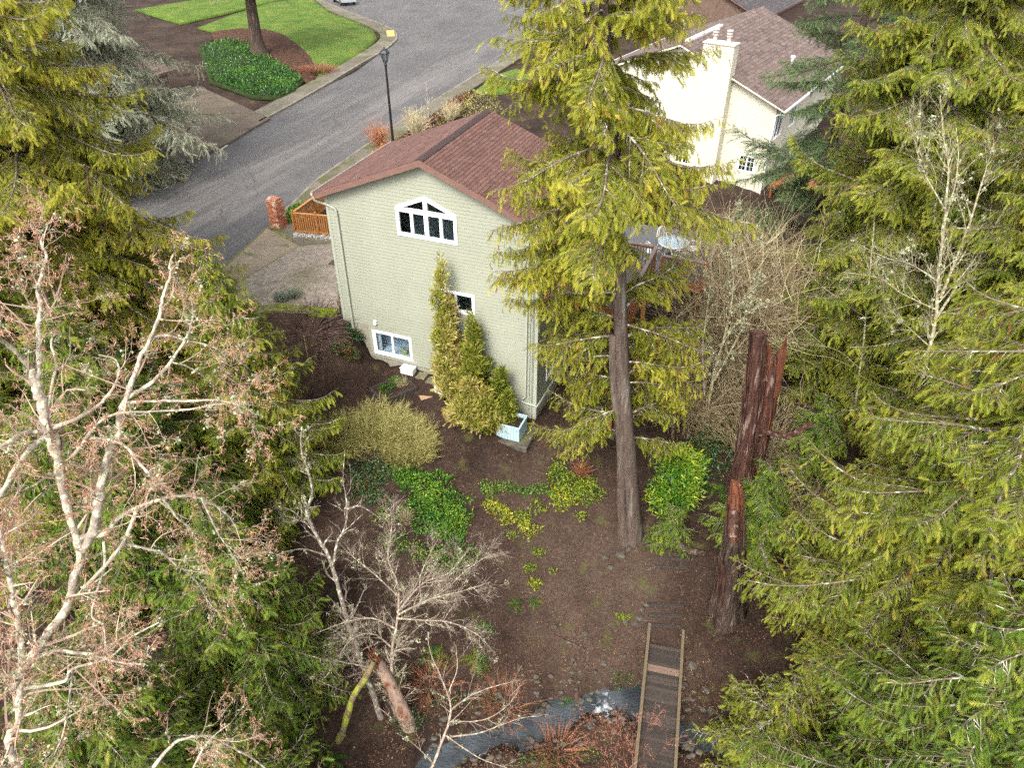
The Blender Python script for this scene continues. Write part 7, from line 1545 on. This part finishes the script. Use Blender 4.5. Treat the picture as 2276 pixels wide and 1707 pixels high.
# ------------------------------------------------------------------ litter on the soil
r = np.random.default_rng(500); n = 90000
X = r.uniform(-9, 11, n); Y = r.uniform(9, 29, n); u_, v_ = uv(X, Y); P = np.stack([X, Y, G(X, Y) + .012], -1)
ok = ((v_ < -.15) | (u_ > 9.3)) & inframe(P, 60) & (P[:, 2] > -3.7); clump = np.sin(X * .9 + 1) * np.sin(Y * .8) + np.sin(X * 2.3) * np.sin(Y * 2.1 + 1) * .6; ok &= r.uniform(-1.4, 1.6, n) < clump + .25; P = P[ok]; n = len(P)
D = norm(r.normal(0, 1, (n, 3)) * np.array([1, 1, .25])); S = norm(np.cross(D, UP + r.normal(0, .3, (n, 3)))); a = Acc(); t_ = np.clip(r.beta(1.6, 2.2, n) + np.where(r.uniform(0, 1, n) < .015, .5, 0), 0, 1); place(a, LEAF, P, D, S, r.uniform(.02, .075, n), t_)
tag(obj('leaf_litter', a, 'litter', kind='stuff'), 'fallen brown leaves and twigs scattered over the soil', 'leaf litter')
r = np.random.default_rng(501); n = 420; X = r.uniform(-3, 8, n); Y = r.uniform(11, 26, n); u_, v_ = uv(X, Y); ok = (v_ < -.4) | (u_ > 9.5); X, Y = X[ok], Y[ok]; n = len(X); az = r.uniform(0, 6.28, n); L_ = r.uniform(.08, .4, n)
P = np.stack([np.stack([X + np.cos(az) * L_ * t, Y + np.sin(az) * L_ * t], -1) for t in (-.5, 0, .5)], 1); P = np.concatenate([P, (G(P[..., 0], P[..., 1]) + .02)[..., None]], -1); P[:, 1, :2] += r.normal(0, .02, (n, 2)); a = Acc(); tubes(a, P, np.full((n, 3), .006), 3, t=r.uniform(0, 1, n), cap=False)
tag(obj('twig_litter', a, 'dark_twig', kind='stuff'), 'small broken twigs strewn over the bare slope', 'twigs')

p_ = (7.6, 25.5, g1(7.6, 25.5)); wispy('bare_thicket', 'low tangle of arching tan stems between the deck post and the red snag', p_, 260, 3.0, 2.4, 111, 'tan_twig', w=.016, arch=.8, fork=5, rad=1.5, mess=1.6, tint=(.4, .25), m=7)
p_ = (10.6, 23.6, g1(10.6, 23.6)); wispy('bare_thicket', 'arching tan brush behind the hooked limb of the red snag', p_, 220, 2.6, 2.2, 112, 'tan_twig', w=.016, arch=.8, fork=5, rad=1.3, mess=1.6, tint=(.4, .25), m=7)
p_ = gp(1800, 1180); wispy('bare_thicket', 'sparse thorny stems on the dark soil right of the dark stump', p_, 120, 2.0, 1.8, 113, 'tan_twig', w=.014, arch=.9, fork=4, rad=1.0, mess=1.8, tint=(.35, .25), m=7)
ivy('ground_cover', 'dark evergreen leaves below the thicket behind the laurel', [(1600, 1000, 1.2, .8), (1680, 1010, 1.0, .8), (1560, 1050, .8, .6), (1740, 1080, .9, .7)], 114, 2600, .14, 'leaf_dark', tint=(.55, .2), h=.5)
for i, (px, py, lb) in enumerate(((1590, 1090, 'fern at the foot of the laurel'), (1720, 1190, 'fern right of the dark stump'), (1560, 1020, 'fern behind the laurel'), (1840, 1120, 'fern under the right-hand cedar edge'))): fern(lb, gp(px, py) + UP * .04, 12, .7, 120 + i)

# stones and pebbles lining the creek, too small to pick apart
r = np.random.default_rng(77); a = Acc()
for i in range(260):
    k = r.integers(8, 46); sd_ = r.choice([-1, 1]); o_ = r.normal(.75, .28) * sd_; x = CREEK[k, 0] - tg[k, 1] * o_ + r.normal(0, .15); y = CREEK[k, 1] + tg[k, 0] * o_ + r.normal(0, .15); s_ = r.uniform(.04, .13)
    rk = rock(r, s_); z = max(g1(x, y), -4.0); a.add(rk.v[0] + [x, y, z + s_ * .2], rk.f[0])
tag(obj('creek_stones', a, 'stone', kind='stuff'), 'small wet stones lining the creek banks', 'stones')
r = np.random.default_rng(78); n = 9000; k = r.integers(0, 50, n); o_ = r.normal(0, 1.5, n); o_ = np.where(np.abs(o_) < .7, np.sign(o_) * .7 + o_, o_); X = CREEK[k, 0] - tg[k, 1] * o_ + r.normal(0, .4, n); Y = CREEK[k, 1] + tg[k, 0] * o_ + r.normal(0, .4, n); P = np.stack([X, Y, G(X, Y) + .02], -1); P = P[P[:, 2] > -3.85]; n = len(P)
D = norm(r.normal(0, 1, (n, 3)) * np.array([1, 1, .5])); a = Acc(); place(a, LEAF, P, D, norm(np.cross(D, UP + r.normal(0, .5, (n, 3)))), r.uniform(.04, .10, n), np.clip(r.beta(2, 2, n), 0, 1)); tag(obj('bank_litter', a, 'litter', kind='stuff'), 'russet dead leaves heaped along the creek banks', 'leaf litter')
for i, (px, py, lb) in enumerate(((1120, 1560, 'low bramble on the upper creek bank left of the little fall'), (960, 1520, 'low bramble right of the peeling stump'), (1240, 1670, 'low bramble on the near creek bank'))):
    p_ = gp(px, py); wispy('bramble', lb, p_, 130, .6, 1.1, 131 + i, 'red_twig', w=.008, arch=.9, fork=4, rad=.6, mess=1.8, tint=(.4, .25))
